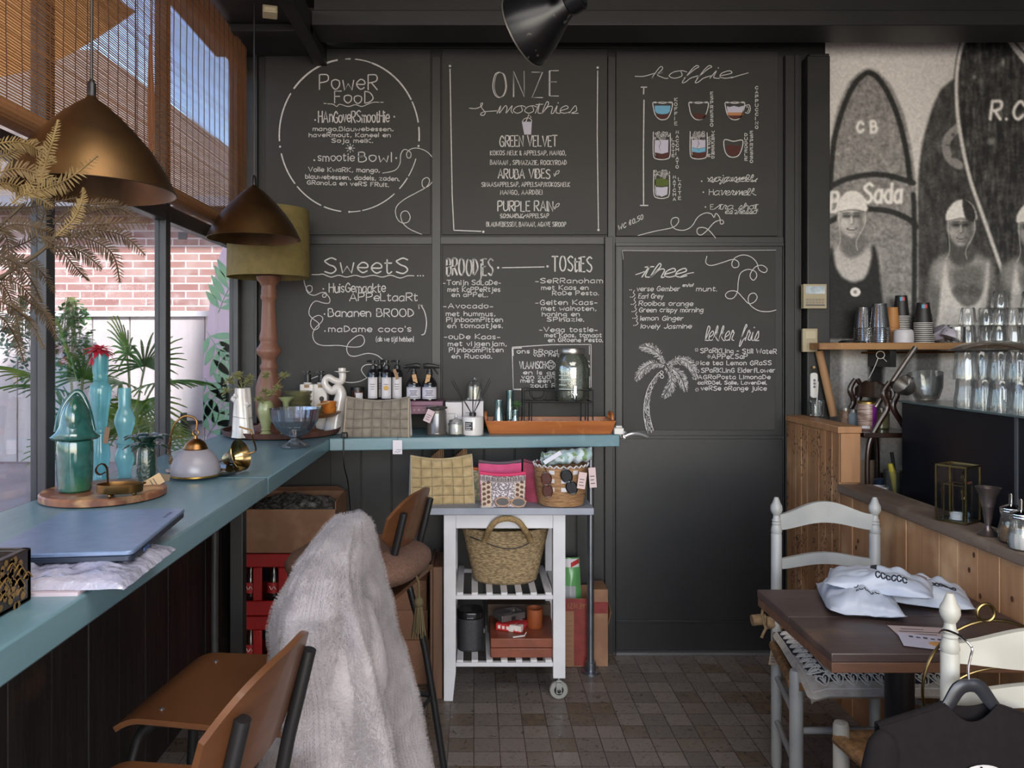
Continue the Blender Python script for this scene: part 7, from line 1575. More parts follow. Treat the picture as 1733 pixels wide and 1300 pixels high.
b_b, fb = mailer('topmost white mailer bag lying across the two others', (1.225, 2.29, TBZ + .052), R(-30), .14, .085, .06, 9)
BP = mat('black_block_print', '1d1c26')
m = MB(); m.tube([fa(.42 + .035 * math.cos(a), .34 + .05 * math.sin(a)) for a in np.linspace(0, 2 * PI, 20)[:-1]], .0014, 5, True)
for i in range(9): m.tube([fa(.40 + i * .035, .2 + .02 * (i % 2)), fa(.415 + i * .035, .23 - .01 * (i % 3)), fa(.425 + i * .035, .2)], .0014, 5)
m.build('print', BP, b_a)
m = MB(); m.shell(lambda u, v: fc_(.32 + .26 * u + .03 * math.sin(v * 5), .42 + .22 * v + .05 * math.sin(u * 4)), 10, 8, .0008); m.build('brown_shape', mat('brown_bag_print', '6a5346', .5), b_c)
m = MB()
for i in range(8): m.tube([fc_(.5 + i * .045 + .02 * math.cos(a), .22 + .018 * i + (.045 if i in (0, 5) else .03) * math.sin(a)) for a in np.linspace(0.4, 5.9, 9)], .0022, 5)
m.tube([fc_(.5, .27), fc_(.52, .12)], .0022, 5); m.build('lettering', BP, b_c)
m = MB()
for i in range(6): m.tube([fb(.5 + i * .05 + .02 * math.cos(a), .18 + .045 * math.sin(a)) for a in np.linspace(0.4, 5.9, 9)], .0022, 5)
m.shell(lambda u, v: fb(.42 + .06 * u, .55 + .2 * v), 5, 5, .0008); m.build('lettering', BP, b_b)
o = thing('flyer', 'pinkish flyer with small print on the table before the mailer bags', 'paper', (X(1560, 2.07), 2.07, TBZ + .0003), R(-8), 'flyers on the table')
MB().box(-.07, .07, -.05, .05, 0, .0008).build('sheet', mat('pink_flyer', 'a4918f', .6), o); m = MB()
for i in range(4): m.box(-.055 + .01 * (i % 2), -.055 + .07 + .02 * (i % 3), -.03 + i * .018, -.026 + i * .018, .0008, .0011)
m.build('print', mat('dark_print', '3b3640'), o)
o = thing('flyer', 'lilac flyer with an orange picture on the table edge by the cream chair', 'paper', (X(1585, 2.0), 2.0, TBZ + .0014), R(-20), 'flyers on the table')
MB().box(-.085, .085, -.05, .05, 0, .0008).build('sheet', mat('lilac_flyer', 'a9a4b4', .6), o); MB().lathe([(.03, .0008), (.028, .0012)], 24, TR(.01, -.012, 0), sy=.7).build('picture', mat('orange_print', 'b07f45', .6), o); m = MB()
for i in range(7): m.box(-.06 + i * .017, -.05 + i * .017, .02, .032 - .004 * (i % 2), .0008, .0011)
m.build('print', mat('dark_print', '3b3640'), o)
# brass hoops on the near chair
hp_ = thing('brass_hoop', 'thin double brass hoop with a small ring on top behind the cream chair', 'hoop', P(1690, 1170, 1.76))
m = MB(); r = .165
m.tube([(r * math.cos(a) - .012, 0, r * math.sin(a)) for a in np.linspace(0, 2 * PI, 64)[:-1]], .0035, 8, True); m.build('hoop', GB, hp_)
m = MB(); m.tube([(.135 * math.cos(a) + .02, 0, .055 + .0 + .135 * .45 * math.sin(a) - .06) for a in np.linspace(0, 2 * PI, 48)[:-1]], .003, 8, True); m.build('inner_hoop', GB, hp_)
m = MB(); m.tube([(.02 * math.cos(a) - .03, 0, r + .018 + .02 * math.sin(a)) for a in np.linspace(0, 2 * PI, 24)[:-1]], .004, 8, True); m.build('ring', GB, hp_)
# dark shirt on a hanger, hooked on the near chair
SY = 1.628
def sp_(x, y): return P(x, y, SY)
hg = thing('coat_hanger', 'dark grey plastic hanger with a chrome hook on the cream chair', 'hanger', sp_(1640, 1160))
def hl(x, y): return sp_(x, y) - sp_(1640, 1160)
m = MB(); m.tube([hl(1585, 1214), hl(1604, 1194), hl(1622, 1166), hl(1640, 1160), hl(1658, 1164), hl(1678, 1190), hl(1700, 1214)], [.010, .014, .016, .014, .016, .014, .010], 10, k=4, flat=(.5, 1)); m.build('body', mat('dark_hanger_plastic', '22252b', .35), hg)
m = MB(); m.tube([hl(1640, 1158), hl(1639, 1130), hl(1643, 1110), hl(1644, 1095), hl(1637, 1084) + Vector((0, .03, 0)), hl(1628, 1084) + Vector((0, .06, 0)), hl(1626, 1094) + Vector((0, .075, 0))], .0025, 8, k=4); m.build('hook', mat('chrome', 'c8c8cc'), hg)
ts = thing('t_shirt', 'dark charcoal t-shirt with a white round print on the hanger', 't-shirt', sp_(1640, 1195))
def shirt(sd):
    def f(u, v):
        # u across (-1..1), v down (0..1)
        a = 2 * u - 1; s_ = abs(a)
        top = .006 - .052 * max(0, s_ - .27) / .73 * 1.0 - (.022 * (1 - (s_ / .27) ** 2) * (1.6 if sd < 0 else .5) if s_ < .27 else 0)
        w_ = .192 if v < .25 else .192 - .008 * min(1, (v - .25) / .1)
        z = top * (1 - v) + v * -.62 - .05 * max(0, s_ - .8) * v
        x = a * w_
        y = sd * (.010 + .022 * (1 - s_ ** 2) * min(1, v * 4) + .010 * math.sin(a * 9 + v * 2) * v * (1 - s_)) + .012 * s_ ** 2
        return Vector((x, y, z))
    return f
m = MB(); m.shell(shirt(-1), 44, 30, .002); m.shell(lambda u, v: shirt(1)(1 - u, v), 44, 30, .002)
for a_, b_ in ((0, .36), (.64, 1)): m.shell(lambda u, v: shirt(-1)(a_ + (b_ - a_) * u, 0).lerp(shirt(1)(a_ + (b_ - a_) * u, 0), v) + Vector((0, 0, .003 * math.sin(PI * v))), 16, 4, .002)
m.build('body', mat('charcoal_cotton', '1c1819', .95, col2='181415', scale=60, spec=.2), ts, ang=60)
for sx in (-1, 1):
    m = MB(); m.tube([(sx * .172, 0, -.062), (sx * .186, -.004, -.085), (sx * .196, -.006, -.14), (sx * .198, -.008, -.21), (sx * .199, -.008, -.26)], [.028, .05, .056, .058, .06], 18, k=4, flat=(.42, 1) if False else (.5, .75)); m.build('sleeve', mat('charcoal_cotton', '2a272c'), ts, ang=60)
f_ = shirt(-1); m = MB()
def pf(x, z):   # nearest shirt point for a print position
    u = (x / .188 + 1) / 2; v = (-.02 - z) / .6; p = f_(u, max(0, v)); return Vector((x, p.y - .0022, z))
cz_ = -.182
fillpoly(m, [pf(.012 + .072 * math.cos(a), cz_ + .072 * math.sin(a)) + Vector((0, -.004, 0)) for a in np.linspace(0, 2 * PI, 40)[:-1]]); pr = m.build('round_print', mat('white_print', 'cfc9c6'), ts, ang=0)
m = MB(); rg = random.Random(12)
for i in range(16):
    a = PI * i / 15; m.tube([pf(.012 + .066 * math.cos(a) * k, cz_ + .066 * math.sin(a) * k + .004 * math.sin(i * 3 + k * 9)) + Vector((0, -.0055, 0)) for k in (.98, .8, .62, .48)], .0022, 5)
m.build('print_lines', mat('charcoal_cotton', '2a272c'), pr)
# ================================================================= LAMPS AND CEILING THINGS
BRZ = mat('bronzed_metal', '63492f', .38, .85, col2='453121', scale=5, lo=.3, hi=.7, col3='85653f', scale3=3, lo3=.5, hi3=.75)
def pendant(x, D, rimz, label):
    t = thing('pendant_lamp', label, 'pendant lamp', (X(x, D), D, rimz), 0, 'bronze pendant lamps over the window counter')
    pr = [(.0, .222), (.010, .221), (.014, .214), (.034, .2), (.066, .172), (.1, .136), (.132, .098), (.156, .062), (.173, .032), (.184, .008), (.190, -.004), (.187, -.005), (.180, .012), (.168, .032), (.151, .06), (.127, .096), (.095, .133), (.06, .169), (.02, .195), (0, .2)]
    m = MB(); m.lathe(pr, 64, cap=False); m.build('lamp_shade', BRZ, t)
    m = MB(); m.lathe([(.010, .214), (.010, .25), (.007, .256), (.004, .262)], 16); m.build('cap', DARKMETAL, t)
    m = MB(); m.tube([(0, 0, .25), (.001, 0, .6), (0, 0, 2.965 - rimz)], .0035, 8); m.build('cord', DARKMETAL, t)
    m = MB(); m.lathe([(.018, .13), (.018, .19)], 16); m.ell((0, 0, .105), (.028, .028, .034), 16, 10); m.build('bulb', mat('opal_bulb', 'b5aea4', .3), t)
    return t
pendant(155, 1.795, 1.912, 'large bronze cone pendant lamp nearest, partly behind the dried fern'); pendant(430, 3.14, 1.988, 'bronze cone pendant lamp farther back, in front of the olive lampshade')
# stage spotlight under the beam
nk = P(978, -4, 2.2); ax = Vector((-.78, .52, -.30)).normalized()
st = thing('stage_spotlight', 'worn black stage spotlight hanging from the ceiling before the smoothie board', 'spotlight', nk)
SPM = mat('scratched_black_enamel', '19191c', .3, .3, col2='131316', scale=6, col3='5a5650', scale3=26, lo3=.66, hi3=.7)
M = axis_to(ax, (0, 0, 0))
m = MB(); m.lathe([(0, -.012), (.034, -.012), (.040, -.006), (.040, .03), (.036, .034), (.042, .05), (.064, .085), (.088, .125), (.102, .16), (.108, .19), (.111, .19), (.108, .194), (.1, .165), (.085, .128), (.06, .09), (.03, .05), (0, .04)], 48, M); m.build('shade', SPM, st)
m = MB(); m.tube([M @ Vector((.1115 * math.cos(a), .1115 * math.sin(a), .191)) for a in np.linspace(0, 2 * PI, 49)[:-1]], .0022, 6, True); m.build('rim', mat('bare_metal_rim', '8d8781', .35, .8), st)
m = MB(); m.lathe([(.026, 0), (.026, .003), (.02, .004), (0, .004)], 20, M @ TR(0, 0, -.0125, PI)); m.build('back_plate', mat('dark_back_plate', '101012', .5), st)
m = MB(); c = M @ Vector((0, 0, .08)); m.tube([c + Vector((-.01, -.075, .02)), c + Vector((0, -.06, .10)), c + Vector((.02, 0, .15)), c + Vector((.02, .0, 3.25 - nk.z - c.z - .0))], .008, 10, k=4); m.tube([c + Vector((-.01, -.07, .02)), c + Vector((-.01, -.085, .02))], .015, 12); m.build('yoke', mat('worn_brown_metal', '5c463a', .45, .7), st)
# small motion sensor on the soffit
o = thing('motion_sensor', 'small cream motion sensor on the dark ceiling joist near the blind', 'sensor', P(457, 17, 3.13)); o.rotation_euler = (R(-18), 0, R(15))
m = MB(); m.box(-.03, .03, -.022, .022, -.028, .008); m.build('body', CREAM, o, bev=.004); m = MB(); m.box(-.022, .022, -.024, -.021, -.022, -.006); m.build('lens', mat('pale_lens', 'b9ad94', .3), o)
# ================================================================= BAMBOO BLIND
bl = thing('bamboo_blind', 'half rolled bamboo roller blind hanging across the upper windows', 'blind', (-1.10, 0, 0))
BAM = mat('bamboo_slats', 'c39a6b', .55, col2='a87b4e', scale=9, st=(1, .25, 30), lo=.35, hi=.7, trans=.6)
TH = mat('brown_thread', '4b2c1d', .8)
y0, y1, zb, ztp = .3, 3.66, 2.10, 2.985
m = MB(); rg = random.Random(19); z = zb; 
while z < ztp:
    h = rg.uniform(.0022, .0037); dz = rg.uniform(-.0006, .0006)
    m.box(-.0012, .0012, y0, y1, z + dz, z + h + dz); z += .0072
m.build('slats', BAM, bl, ang=0)
m = MB(); 
def spiral(u, v): 
    a = u * 4 * PI; r = .012 + .0016 * a; return (r * math.cos(a), y0 + (y1 - y0) * v, zb - .012 + r * math.sin(a) - .01)
m.lathe([(.029, y0), (.0295, y0 + .01), (.0295, y1 - .01), (.029, y1)], 40, TR(0, 0, zb - .012, R(-90)) , fn=lambda a, z, k: 1 + .03 * (round(a * 20 / PI) % 2)); m.build('roll', mat('bamboo_roll', '8f633f', .55, col2='6f4a2f', scale=9, st=(30, .25, 30)), bl, ang=15)
yy = y0 + .05
while yy < y1:
    mb = MB(); 
    mb.tube([(.002, yy + .002 * math.sin(k), zb - .02 + (ztp - zb + .02) * k / 18) for k in range(19)], .0016, 4); mb.tube([(.0295 * math.cos(a), yy, zb - .012 + .0295 * math.sin(a)) for a in np.linspace(-PI, PI * .5, 9)], .0012, 4)
    mb.build('thread', TH, bl, ang=0); yy += .062
for k, (px, r) in enumerate(((228, .0013), (232, .0013))):
    D = 1.085 * F / (CX - px); m = MB(); m.tube([(.016, D, ztp), (.017, D, 2.5), (.016, D, Z(225, D))], r, 5); m.build('pull_cord', TH, bl)
D = 1.085 * F / (CX - 254); m = MB(); m.tube([(.016, D, ztp), (.018, D, Z(60, D))], .002, 5)
for i in range(12): m.tube([(.016 + .004 * math.cos(i), D + .004 * math.sin(i * 2.2), Z(60, D)), (.018 + .008 * math.cos(i * 1.7), D + .008 * math.sin(i * 1.3), Z(170, D)), (.016 + .006 * math.cos(i * 2.3), D + .012 * math.sin(i * 1.9), Z(255, D) + .03 * math.sin(i * 5))], .0022, 5, k=3)
m.build('cord_tassel', mat('brown_cord_bundle', '7a4c2f', .8), bl)
# ================================================================= DRIED FERN
fn_ = thing('dried_fern', 'golden brown dried fern branch reaching in at the left in front of the large lamp', 'plant', P(-40, 480, 1.15))
FG = mat('dried_fern_gold', '80693c', .7, col2='5f4824', scale=14, trans=.15); FB = mat('dried_fern_brown', '4d3a20', .75, col2='3b2b17', scale=14, trans=.15)
o0 = Vector(fn_.location); rg = random.Random(40)
fr_ = [([(40, 330), (80, 318), (120, 300), (165, 264)], 1.12, 24, FG), ([(60, 330), (76, 280), (90, 235), (98, 203)], 1.1, 17, FG), ([(-20, 300), (30, 285), (75, 300), (115, 325)], 1.15, 22, FG), ([(-30, 250), (20, 240), (60, 250), (95, 275)], 1.2, 20, FG), ([(-30, 320), (10, 310), (50, 325), (90, 350)], 1.16, 22, FG),
       ([(-30, 275), (10, 262), (40, 246), (62, 236)], 1.22, 18, FG), ([(20, 345), (50, 315), (70, 275), (76, 240)], 1.18, 18, FG), ([(95, 400), (125, 370), (138, 340), (140, 318)], 1.12, 16, FG), ([(-20, 350), (40, 352), (80, 345), (130, 335)], 1.2, 18, FB),
       ([(70, 410), (130, 385), (190, 378), (255, 377)], 1.2, 24, FB), ([(90, 400), (150, 405), (190, 430), (203, 478)], 1.18, 22, FB), ([(80, 420), (120, 420), (150, 435), (172, 455)], 1.15, 20, FB), ([(100, 385), (150, 360), (200, 352), (235, 372)], 1.25, 20, FB), ([(90, 380), (120, 356), (160, 345), (200, 342)], 1.22, 18, FB), ([(110, 400), (160, 390), (210, 400), (246, 432)], 1.24, 22, FB), ([(70, 400), (100, 420), (130, 455), (150, 475)], 1.15, 18, FB),
       ([(-20, 400), (20, 380), (60, 385), (100, 400)], 1.15, 22, FB), ([(-20, 430), (20, 440), (50, 470), (70, 510)], 1.12, 22, FB), ([(-10, 470), (30, 480), (60, 510), (92, 550)], 1.15, 20, FB), ([(-20, 500), (20, 520), (50, 545), (75, 590)], 1.12, 20, FB), ([(-20, 460), (10, 490), (25, 530), (35, 575)], 1.18, 20, FB), ([(0, 440), (40, 440), (70, 460), (92, 495)], 1.2, 18, FB), ([(-20, 375), (10, 400), (15, 440), (20, 480)], 1.22, 24, FB), ([(20, 420), (60, 400), (75, 360), (85, 330)], 1.25, 18, FB), ([(-20, 520), (10, 545), (30, 580), (40, 612)], 1.2, 18, FB), ([(30, 500), (60, 520), (85, 545), (97, 575)], 1.22, 16, FB)]
for pts, D, L, mt in fr_:
    mb = MB(); n_ = len(pts); p3 = smooth_path([P(x, y, D + .05 * i / n_ + rg.uniform(-.02, .02)) - o0 for i, (x, y) in enumerate(pts)], 9); mb.tube(p3, .0013, 5)
    N_ = len(p3)
    for i in range(1, N_):
        d = (p3[i] - p3[i - 1]).normalized(); f = i / N_; ll = L / F * D * (math.sin(PI * (f * .8 + .18)) ** .8) * .92; sd = d.cross(Vector((0, 1, 0))).normalized()
        for s_2 in (-1, 1):
            e = (sd * s_2 * .85 + d * .55 + Vector((0, rg.uniform(-.35, .35), rg.uniform(-.2, .05)))).normalized(); nn = e.cross(Vector((rg.uniform(-.4, .4), 1, 0))).normalized(); a = p3[i]; w_ = ll * .085
            mb.shell(lambda u, v, a=a, e=e, nn=nn, ll=ll, w_=w_: a + e * (ll * u) + nn * (w_ * math.sin(PI * min(1, u * .85 + .12)) * (2 * v - 1)) + Vector((0, 0, -.12 * ll * u * u)), 3, 1, .0005)
    mb.build('frond', mt, fn_, ang=60)
m = MB(); m.tube([P(-60, 500, 1.15) - o0, P(0, 470, 1.15) - o0, P(70, 425, 1.16) - o0, P(100, 390, 1.17) - o0], .003, 8, k=4); m.tube([P(-40, 420, 1.18) - o0, P(40, 345, 1.18) - o0], .0022, 6); m.tube([P(-50, 360, 1.17) - o0, P(10, 300, 1.17) - o0], .002, 6); m.build('stem', mat('dark_fern_stem', '40311c', .7), fn_)
# ================================================================= SURFER MURAL (flat printed cloth on the wall)
def mural():
    x0, x1, y0, y1 = 1396.0, 1790.0, 48.0, 800.0; sp = 1.3
    nx, ny = int((x1 - x0) / sp), int((y1 - y0) / sp)
    gx, gy = np.meshgrid(x0 + (np.arange(nx + 1)) * (x1 - x0) / nx, y0 + np.arange(ny + 1) * (y1 - y0) / ny)
    img = np.full(gx.shape, 170.0); rs = np.random.RandomState(3)
    def blur(a, r):
        r = int(round(r / sp))
        if r < 1: return a
        for ax_ in (0, 1):
            k = np.ones(2 * r + 1) / (2 * r + 1); pad = [(0, 0), (0, 0)]; pad[ax_] = (r, r); b = np.pad(a, pad, mode='edge'); c = np.cumsum(b, axis=ax_); c = np.concatenate([np.zeros_like(np.take(c, [0], ax_)), c], ax_)
            n_ = a.shape[ax_]; a = (np.take(c, range(2 * r + 1, 2 * r + 1 + n_), ax_) - np.take(c, range(0, n_), ax_)) / (2 * r + 1)
        return a
    def put(mask, val, a=1): 
        nonlocal img
        img = img * (1 - mask * a) + val * mask * a
    def poly(pts, val, soft=1.0, k=0, a=1):
        if k: pts = [(v.x, v.y) for v in smooth_path([Vector((p, q_, 0)) for p, q_ in pts], k, True)]
        ins = np.zeros(gx.shape, bool); n_ = len(pts)
        for i in range(n_):
            ax_, ay = pts[i]; bx_, by = pts[(i + 1) % n_]
            if ay == by: continue
            c = ((ay > gy) != (by > gy)) & (gx < (bx_ - ax_) * (gy - ay) / (by - ay) + ax_); ins ^= c
        mk = blur(ins.astype(float), soft); put(mk, val, a); return mk
    def ell(cx_, cy_, rx_, ry_, val, soft=2.0, a=1): 
        d = np.sqrt(((gx - cx_) / rx_) ** 2 + ((gy - cy_) / ry_) ** 2); put(np.clip((1 - d) * min(rx_, ry_) / soft + .5, 0, 1), val, a)
    def line(pts, w_, val, k=4, a=1, soft=1.0):
        pts = [(v.x, v.y) for v in (smooth_path([Vector((p, q_, 0)) for p, q_ in pts], k) if k else [Vector((p, q_, 0)) for p, q_ in pts])]
        dm = np.full(gx.shape, 1e9)
        for (ax_, ay), (bx_, by) in zip(pts[:-1], pts[1:]):
            L2 = (bx_ - ax_) ** 2 + (by - ay) ** 2 + 1e-9; t_ = np.clip(((gx - ax_) * (bx_ - ax_) + (gy - ay) * (by - ay)) / L2, 0, 1); dm = np.minimum(dm, np.hypot(gx - ax_ - t_ * (bx_ - ax_), gy - ay - t_ * (by - ay)))
        put(np.clip((w_ / 2 - dm) / soft + .5, 0, 1), val, a)
    def grain(mask_lo, amp, r, st=1):
        g = rs.rand(*gx.shape); g = blur(g, r); 
        if st > 1:
            k = np.ones(st) / st; g = np.apply_along_axis(lambda c: np.convolve(c, k, 'same'), 0, g)
        g = (g - g.mean()) / (g.std() + 1e-9); return g * amp * mask_lo
    # sky, slightly darker and rippled at the top
    img += -22 * np.exp(-(gy - 48) / 14) + 6 * np.sin((gx - 1396) / 60)
    # middle dark board behind, then big right board
    mk = poly([(1553, 300), (1560, 240), (1575, 190), (1592, 150), (1612, 135), (1640, 130), (1760, 200), (1760, 560), (1553, 560)], 62, 1.5); img += grain(mk, 9, 2, 15)
    line([(1553, 330), (1556, 270), (1570, 205), (1588, 158), (1610, 136)], 2.2, 120, 4, .7)
    # life ring on it
    line([(1626, 212), (1606, 230), (1600, 248), (1606, 268), (1622, 280)], 15, 118, 4); line([(1600, 246), (1616, 246)], 2, 60, 0); ell(1612, 228, 3, 3, 70); ell(1612, 265, 3, 3, 70)
    # right big board
    mk = poly([(1640, 48), (1624, 80), (1617, 130), (1617, 180), (1625, 240), (1640, 300), (1660, 360), (1690, 440), (1720, 520), (1790, 560), (1790, 150), (1740, 110), (1712, 80), (1696, 48)], 52, 1.2, 0); img += grain(mk, 13, 1.5, 25) + grain(mk, 8, 5)
    line([(1642, 48), (1627, 78), (1619, 120), (1618, 170), (1624, 225), (1640, 300), (1664, 370), (1692, 450), (1710, 500)], 6.5, 168, 5); line([(1636, 48), (1622, 80), (1614, 130), (1614, 180)], 1.5, 50, 4)
    line([(1692, 48), (1715, 82), (1745, 118), (1790, 165)], 6, 165, 4); line([(1700, 48), (1722, 78), (1755, 112)], 3, 60, 4)
    for s_2 in range(26): line([(1640 + rs.rand() * 90, 90 + rs.rand() * 300) for _ in range(1)] * 1 + [(1640 + rs.rand() * 90, 90 + rs.rand() * 300)], 1, 88, 0, .35)
    ell(1677, 240, 6, 6, 110, 6); ell(1648, 131, 3, 3, 120, 3); ell(1697, 106, 2.5, 6, 125, 3)
    # left board
    mk = poly([(1400, 560), (1400, 330), (1405, 240), (1416, 185), (1436, 140), (1455, 121), (1470, 116), (1486, 122), (1508, 146), (1528, 190), (1542, 250), (1550, 320), (1553, 400), (1553, 560)], 116, 1.5); img += grain(mk, 7, 1.5) + grain(mk, 6, 4)
    line([(1404, 320), (1410, 245), (1424, 190), (1443, 147), (1460, 128), (1472, 124), (1486, 134), (1502, 158), (1518, 196), (1532, 250), (1540, 310)], 8.5, 42, 5); line([(1399, 330), (1404, 240), (1416, 185), (1436, 140), (1455, 121), (1470, 116), (1486, 122), (1508, 146), (1528, 190), (1542, 250), (1552, 330)], 2, 150, 5, .6)
    line([(1402, 318), (1430, 304), (1470, 296), (1505, 298), (1545, 310)], 9, 45, 5); line([(1405, 375), (1440, 356), (1470, 354), (1505, 358), (1535, 370), (1550, 384)], 9, 45, 5); line([(1545, 330), (1547, 400), (1546, 560)], 8, 44, 4)
    # letters painted on the boards
    def letters(tx, x0_, yb, h, wv, val, slant=0, gap=2.5, xs=1):
        u = x0_
        for ch in tx:
            if ch == ' ': u += h * .45; continue
            adv, stv = G[ch]; 
            for q_ in stv.split():
                c_ = q_[0] == '~'; pts = [(u + a * h / 9 * xs + b * h / 9 * slant, yb - b * h / 9 - (u - x0_) * 0) for a, b in gpts(q_.lstrip('~'))]; line(pts + ([pts[0]] if len(pts) == 1 else []), wv, val, 4 if c_ and len(pts) > 2 else 0)
            u += (adv + gap) * h / 9 * xs
    letters('C B', 1450, 224, 18, 5, 190); letters('Sada', 1461, 343, 32, 5.5, 190, .06, 2.5, .72); letters('B', 1404, 358, 32, 6, 185, .1, 2.5, .8); letters('R.C', 1675, 202, 30, 5.5, 185, .12, 3.2)
    img[:] = blur(img, 1.3)
    # three bathers
    def bather(cx_, cy_, s_2, suit, skin, cap, dark_right, badge):
        f = lambda x, y: (cx_ + x * s_2, cy_ + y * s_2)
        def pl_(pts, v, soft=2, a=1): return poly([f(*p) for p in pts], v, soft, 5, a)
        pl_([(-52, 62), (-44, 52), (-20, 42), (20, 42), (44, 50), (56, 64), (62, 110), (60, 170), (52, 230), (-50, 230), (-58, 170), (-60, 110)], skin - 45, 4); pl_([(-48, 60), (-18, 44), (20, 44), (46, 58), (48, 90), (20, 108), (-20, 108), (-46, 92)], skin - 8, 8)
        pl_([(-15, 18), (17, 18), (24, 48), (0, 66), (-20, 50)], skin - 62, 4)
        if suit < 100: pl_([(-38, 50), (-33, 50), (-26, 85), (-4, 106), (22, 100), (34, 66), (34, 46), (40, 47), (48, 90), (50, 230), (-46, 230), (-44, 110)], suit, 2)
        else: pl_([(-30, 60), (-26, 62), (-16, 110), (8, 134), (34, 118), (44, 60), (48, 60), (44, 130), (30, 160), (50, 232), (-48, 232), (-40, 150)], suit, 2); pl_([(-15, 70), (36, 66), (30, 108), (8, 124), (-10, 106)], skin - 42, 6); line([f(-30, 190), f(0, 196), f(30, 186)], 4, suit - 50, 4, .6, 3)
        if suit >= 100:
            for px_2 in (-2, 22): ell(*f(px_2, 106), 12 * s_2, 9 * s_2, skin - 75, 6, .5)
        # head
        pl_([(-24, -18), (-23, 4), (-15, 22), (0, 30), (15, 22), (22, 4), (23, -18), (10, -34), (-10, -34)], skin - 14, 2); ell(*f(-13, 6), 6 * s_2, 8 * s_2, skin + 14, 5, .6); ell(*f(0, -16), 14 * s_2, 5 * s_2, skin + 10, 5, .6); ell(*f(0, 24), 6 * s_2, 4 * s_2, skin + 12, 4, .6)
        pl_([(6, -20), (23, -20), (21, 8), (12, 24), (3, 28), (10, 6)], skin - 52, 5, .85)
        for ex in (-9, 8): ell(*f(ex, -7), 5.5 * s_2, 2.4 * s_2, 45, 2); ell(*f(ex, -8), 8 * s_2, 5 * s_2, skin - 75, 5, .7); line([f(ex - 6, -12), f(ex + 6, -13)], 1.8, 60, 0, .6)
        line([f(2, -6), f(4, 4), f(-1, 7)], 2.6, skin - 70, 3, .5, 2); line([f(-1, -6), f(-1, 4)], 2.4, skin + 22, 0, .6, 2); line([f(-8, 15), f(0, 17), f(8, 14)], 2.6, 75, 4, .8, 2); line([f(-5, 15.2), f(5, 14.8)], 1.4, skin + 15, 0, .7); line([f(-6, 22), f(6, 22)], 2, skin - 60, 0, .5, 2)
        for s3 in (-1, 1): ell(*f(s3 * 22, -2), 3.5 * s_2, 7 * s_2, skin - 25, 2)
        pl_([(-25, -14), (-25, -30), (-10, -48), (8, -50), (22, -38), (26, -16), (0, -20)], cap, 1.5); line([f(-24, -14), f(0, -18), f(25, -14)], 2, 90, 3, .6)
        if dark_right: pl_([(2, -50), (14, -46), (23, -32), (24, -14), (8, -18)], 50, 1.5)
        for s3 in (-1, 1): line([f(s3 * 23, -16), f(s3 * 22, 8), f(s3 * 14 - 6, 36), f(s3 * 18 - 8, 52)], 1.8, 165, 4, .55)
        if badge: ell(*f(6, 124), 9 * s_2, 8 * s_2, 178, 2); ell(*f(6, 124), 3 * s_2, 3 * s_2, 120, 2)
    bather(1441, 373, .98, 40, 160, 182, False, True); bather(1626, 388, .98, 165, 138, 182, True, False); bather(1746, 392, 1.0, 165, 128, 182, False, False)
    # lower half: legs against pale sand
    poly([(1396, 575), (1790, 575), (1790, 800), (1396, 800)], 158, 3)
    for (a, b, c, d, v) in ((1396, 1425, 1404, 1420, 96), (1428, 1470, 1436, 1462, 150), (1472, 1498, 1468, 1484, 34), (1520, 1545, 1520, 1536, 120), (1548, 1590, 1552, 1582, 92), (1640, 1700, 1645, 1690, 140)): poly([(a, 575), (b, 575), (d, 790), (c, 790)], v, 4)
    img += grain(np.ones_like(img), 4, 1); img = (img - 105) * 1.18 + 100
    return gx, gy, np.clip(img, 20, 200)
gx, gy, im = mural()
MURAL_GAIN = 1.5
ny_, nx_ = gx.shape; WYM = WY - .004
vx = (gx - CX) * WY / F; vz = EYE - (gy - CY) * WY / F
co = np.stack([vx, np.full_like(vx, WYM), vz], -1).reshape(-1, 3)
ii = np.arange(ny_ * nx_).reshape(ny_, nx_); fc4 = np.stack([ii[:-1, :-1], ii[1:, :-1], ii[1:, 1:], ii[:-1, 1:]], -1).reshape(-1, 4)
me = bpy.data.meshes.new('mural'); me.from_pydata(co.tolist(), [], fc4.tolist()); at = me.color_attributes.new('print', 'FLOAT_COLOR', 'POINT')
v_ = (im / 255.0); tint = np.stack([v_ * 1.015, v_ * .985, v_ * .965], -1); l_ = np.where(tint <= .04045, tint / 12.92, ((tint + .055) / 1.055) ** 2.4) * MURAL_GAIN
at.data.foreach_set('color', np.concatenate([l_, np.ones_like(l_[..., :1])], -1).reshape(-1).astype(np.float32))
me.materials.append(mat('mural_print', 'ffffff', .7, attr='print')); mo = bpy.data.objects.new('wall_mural', me); COL.objects.link(mo)
one(mo, 'black and white printed wall mural of bathers with surfboards behind the shelf', 'mural')
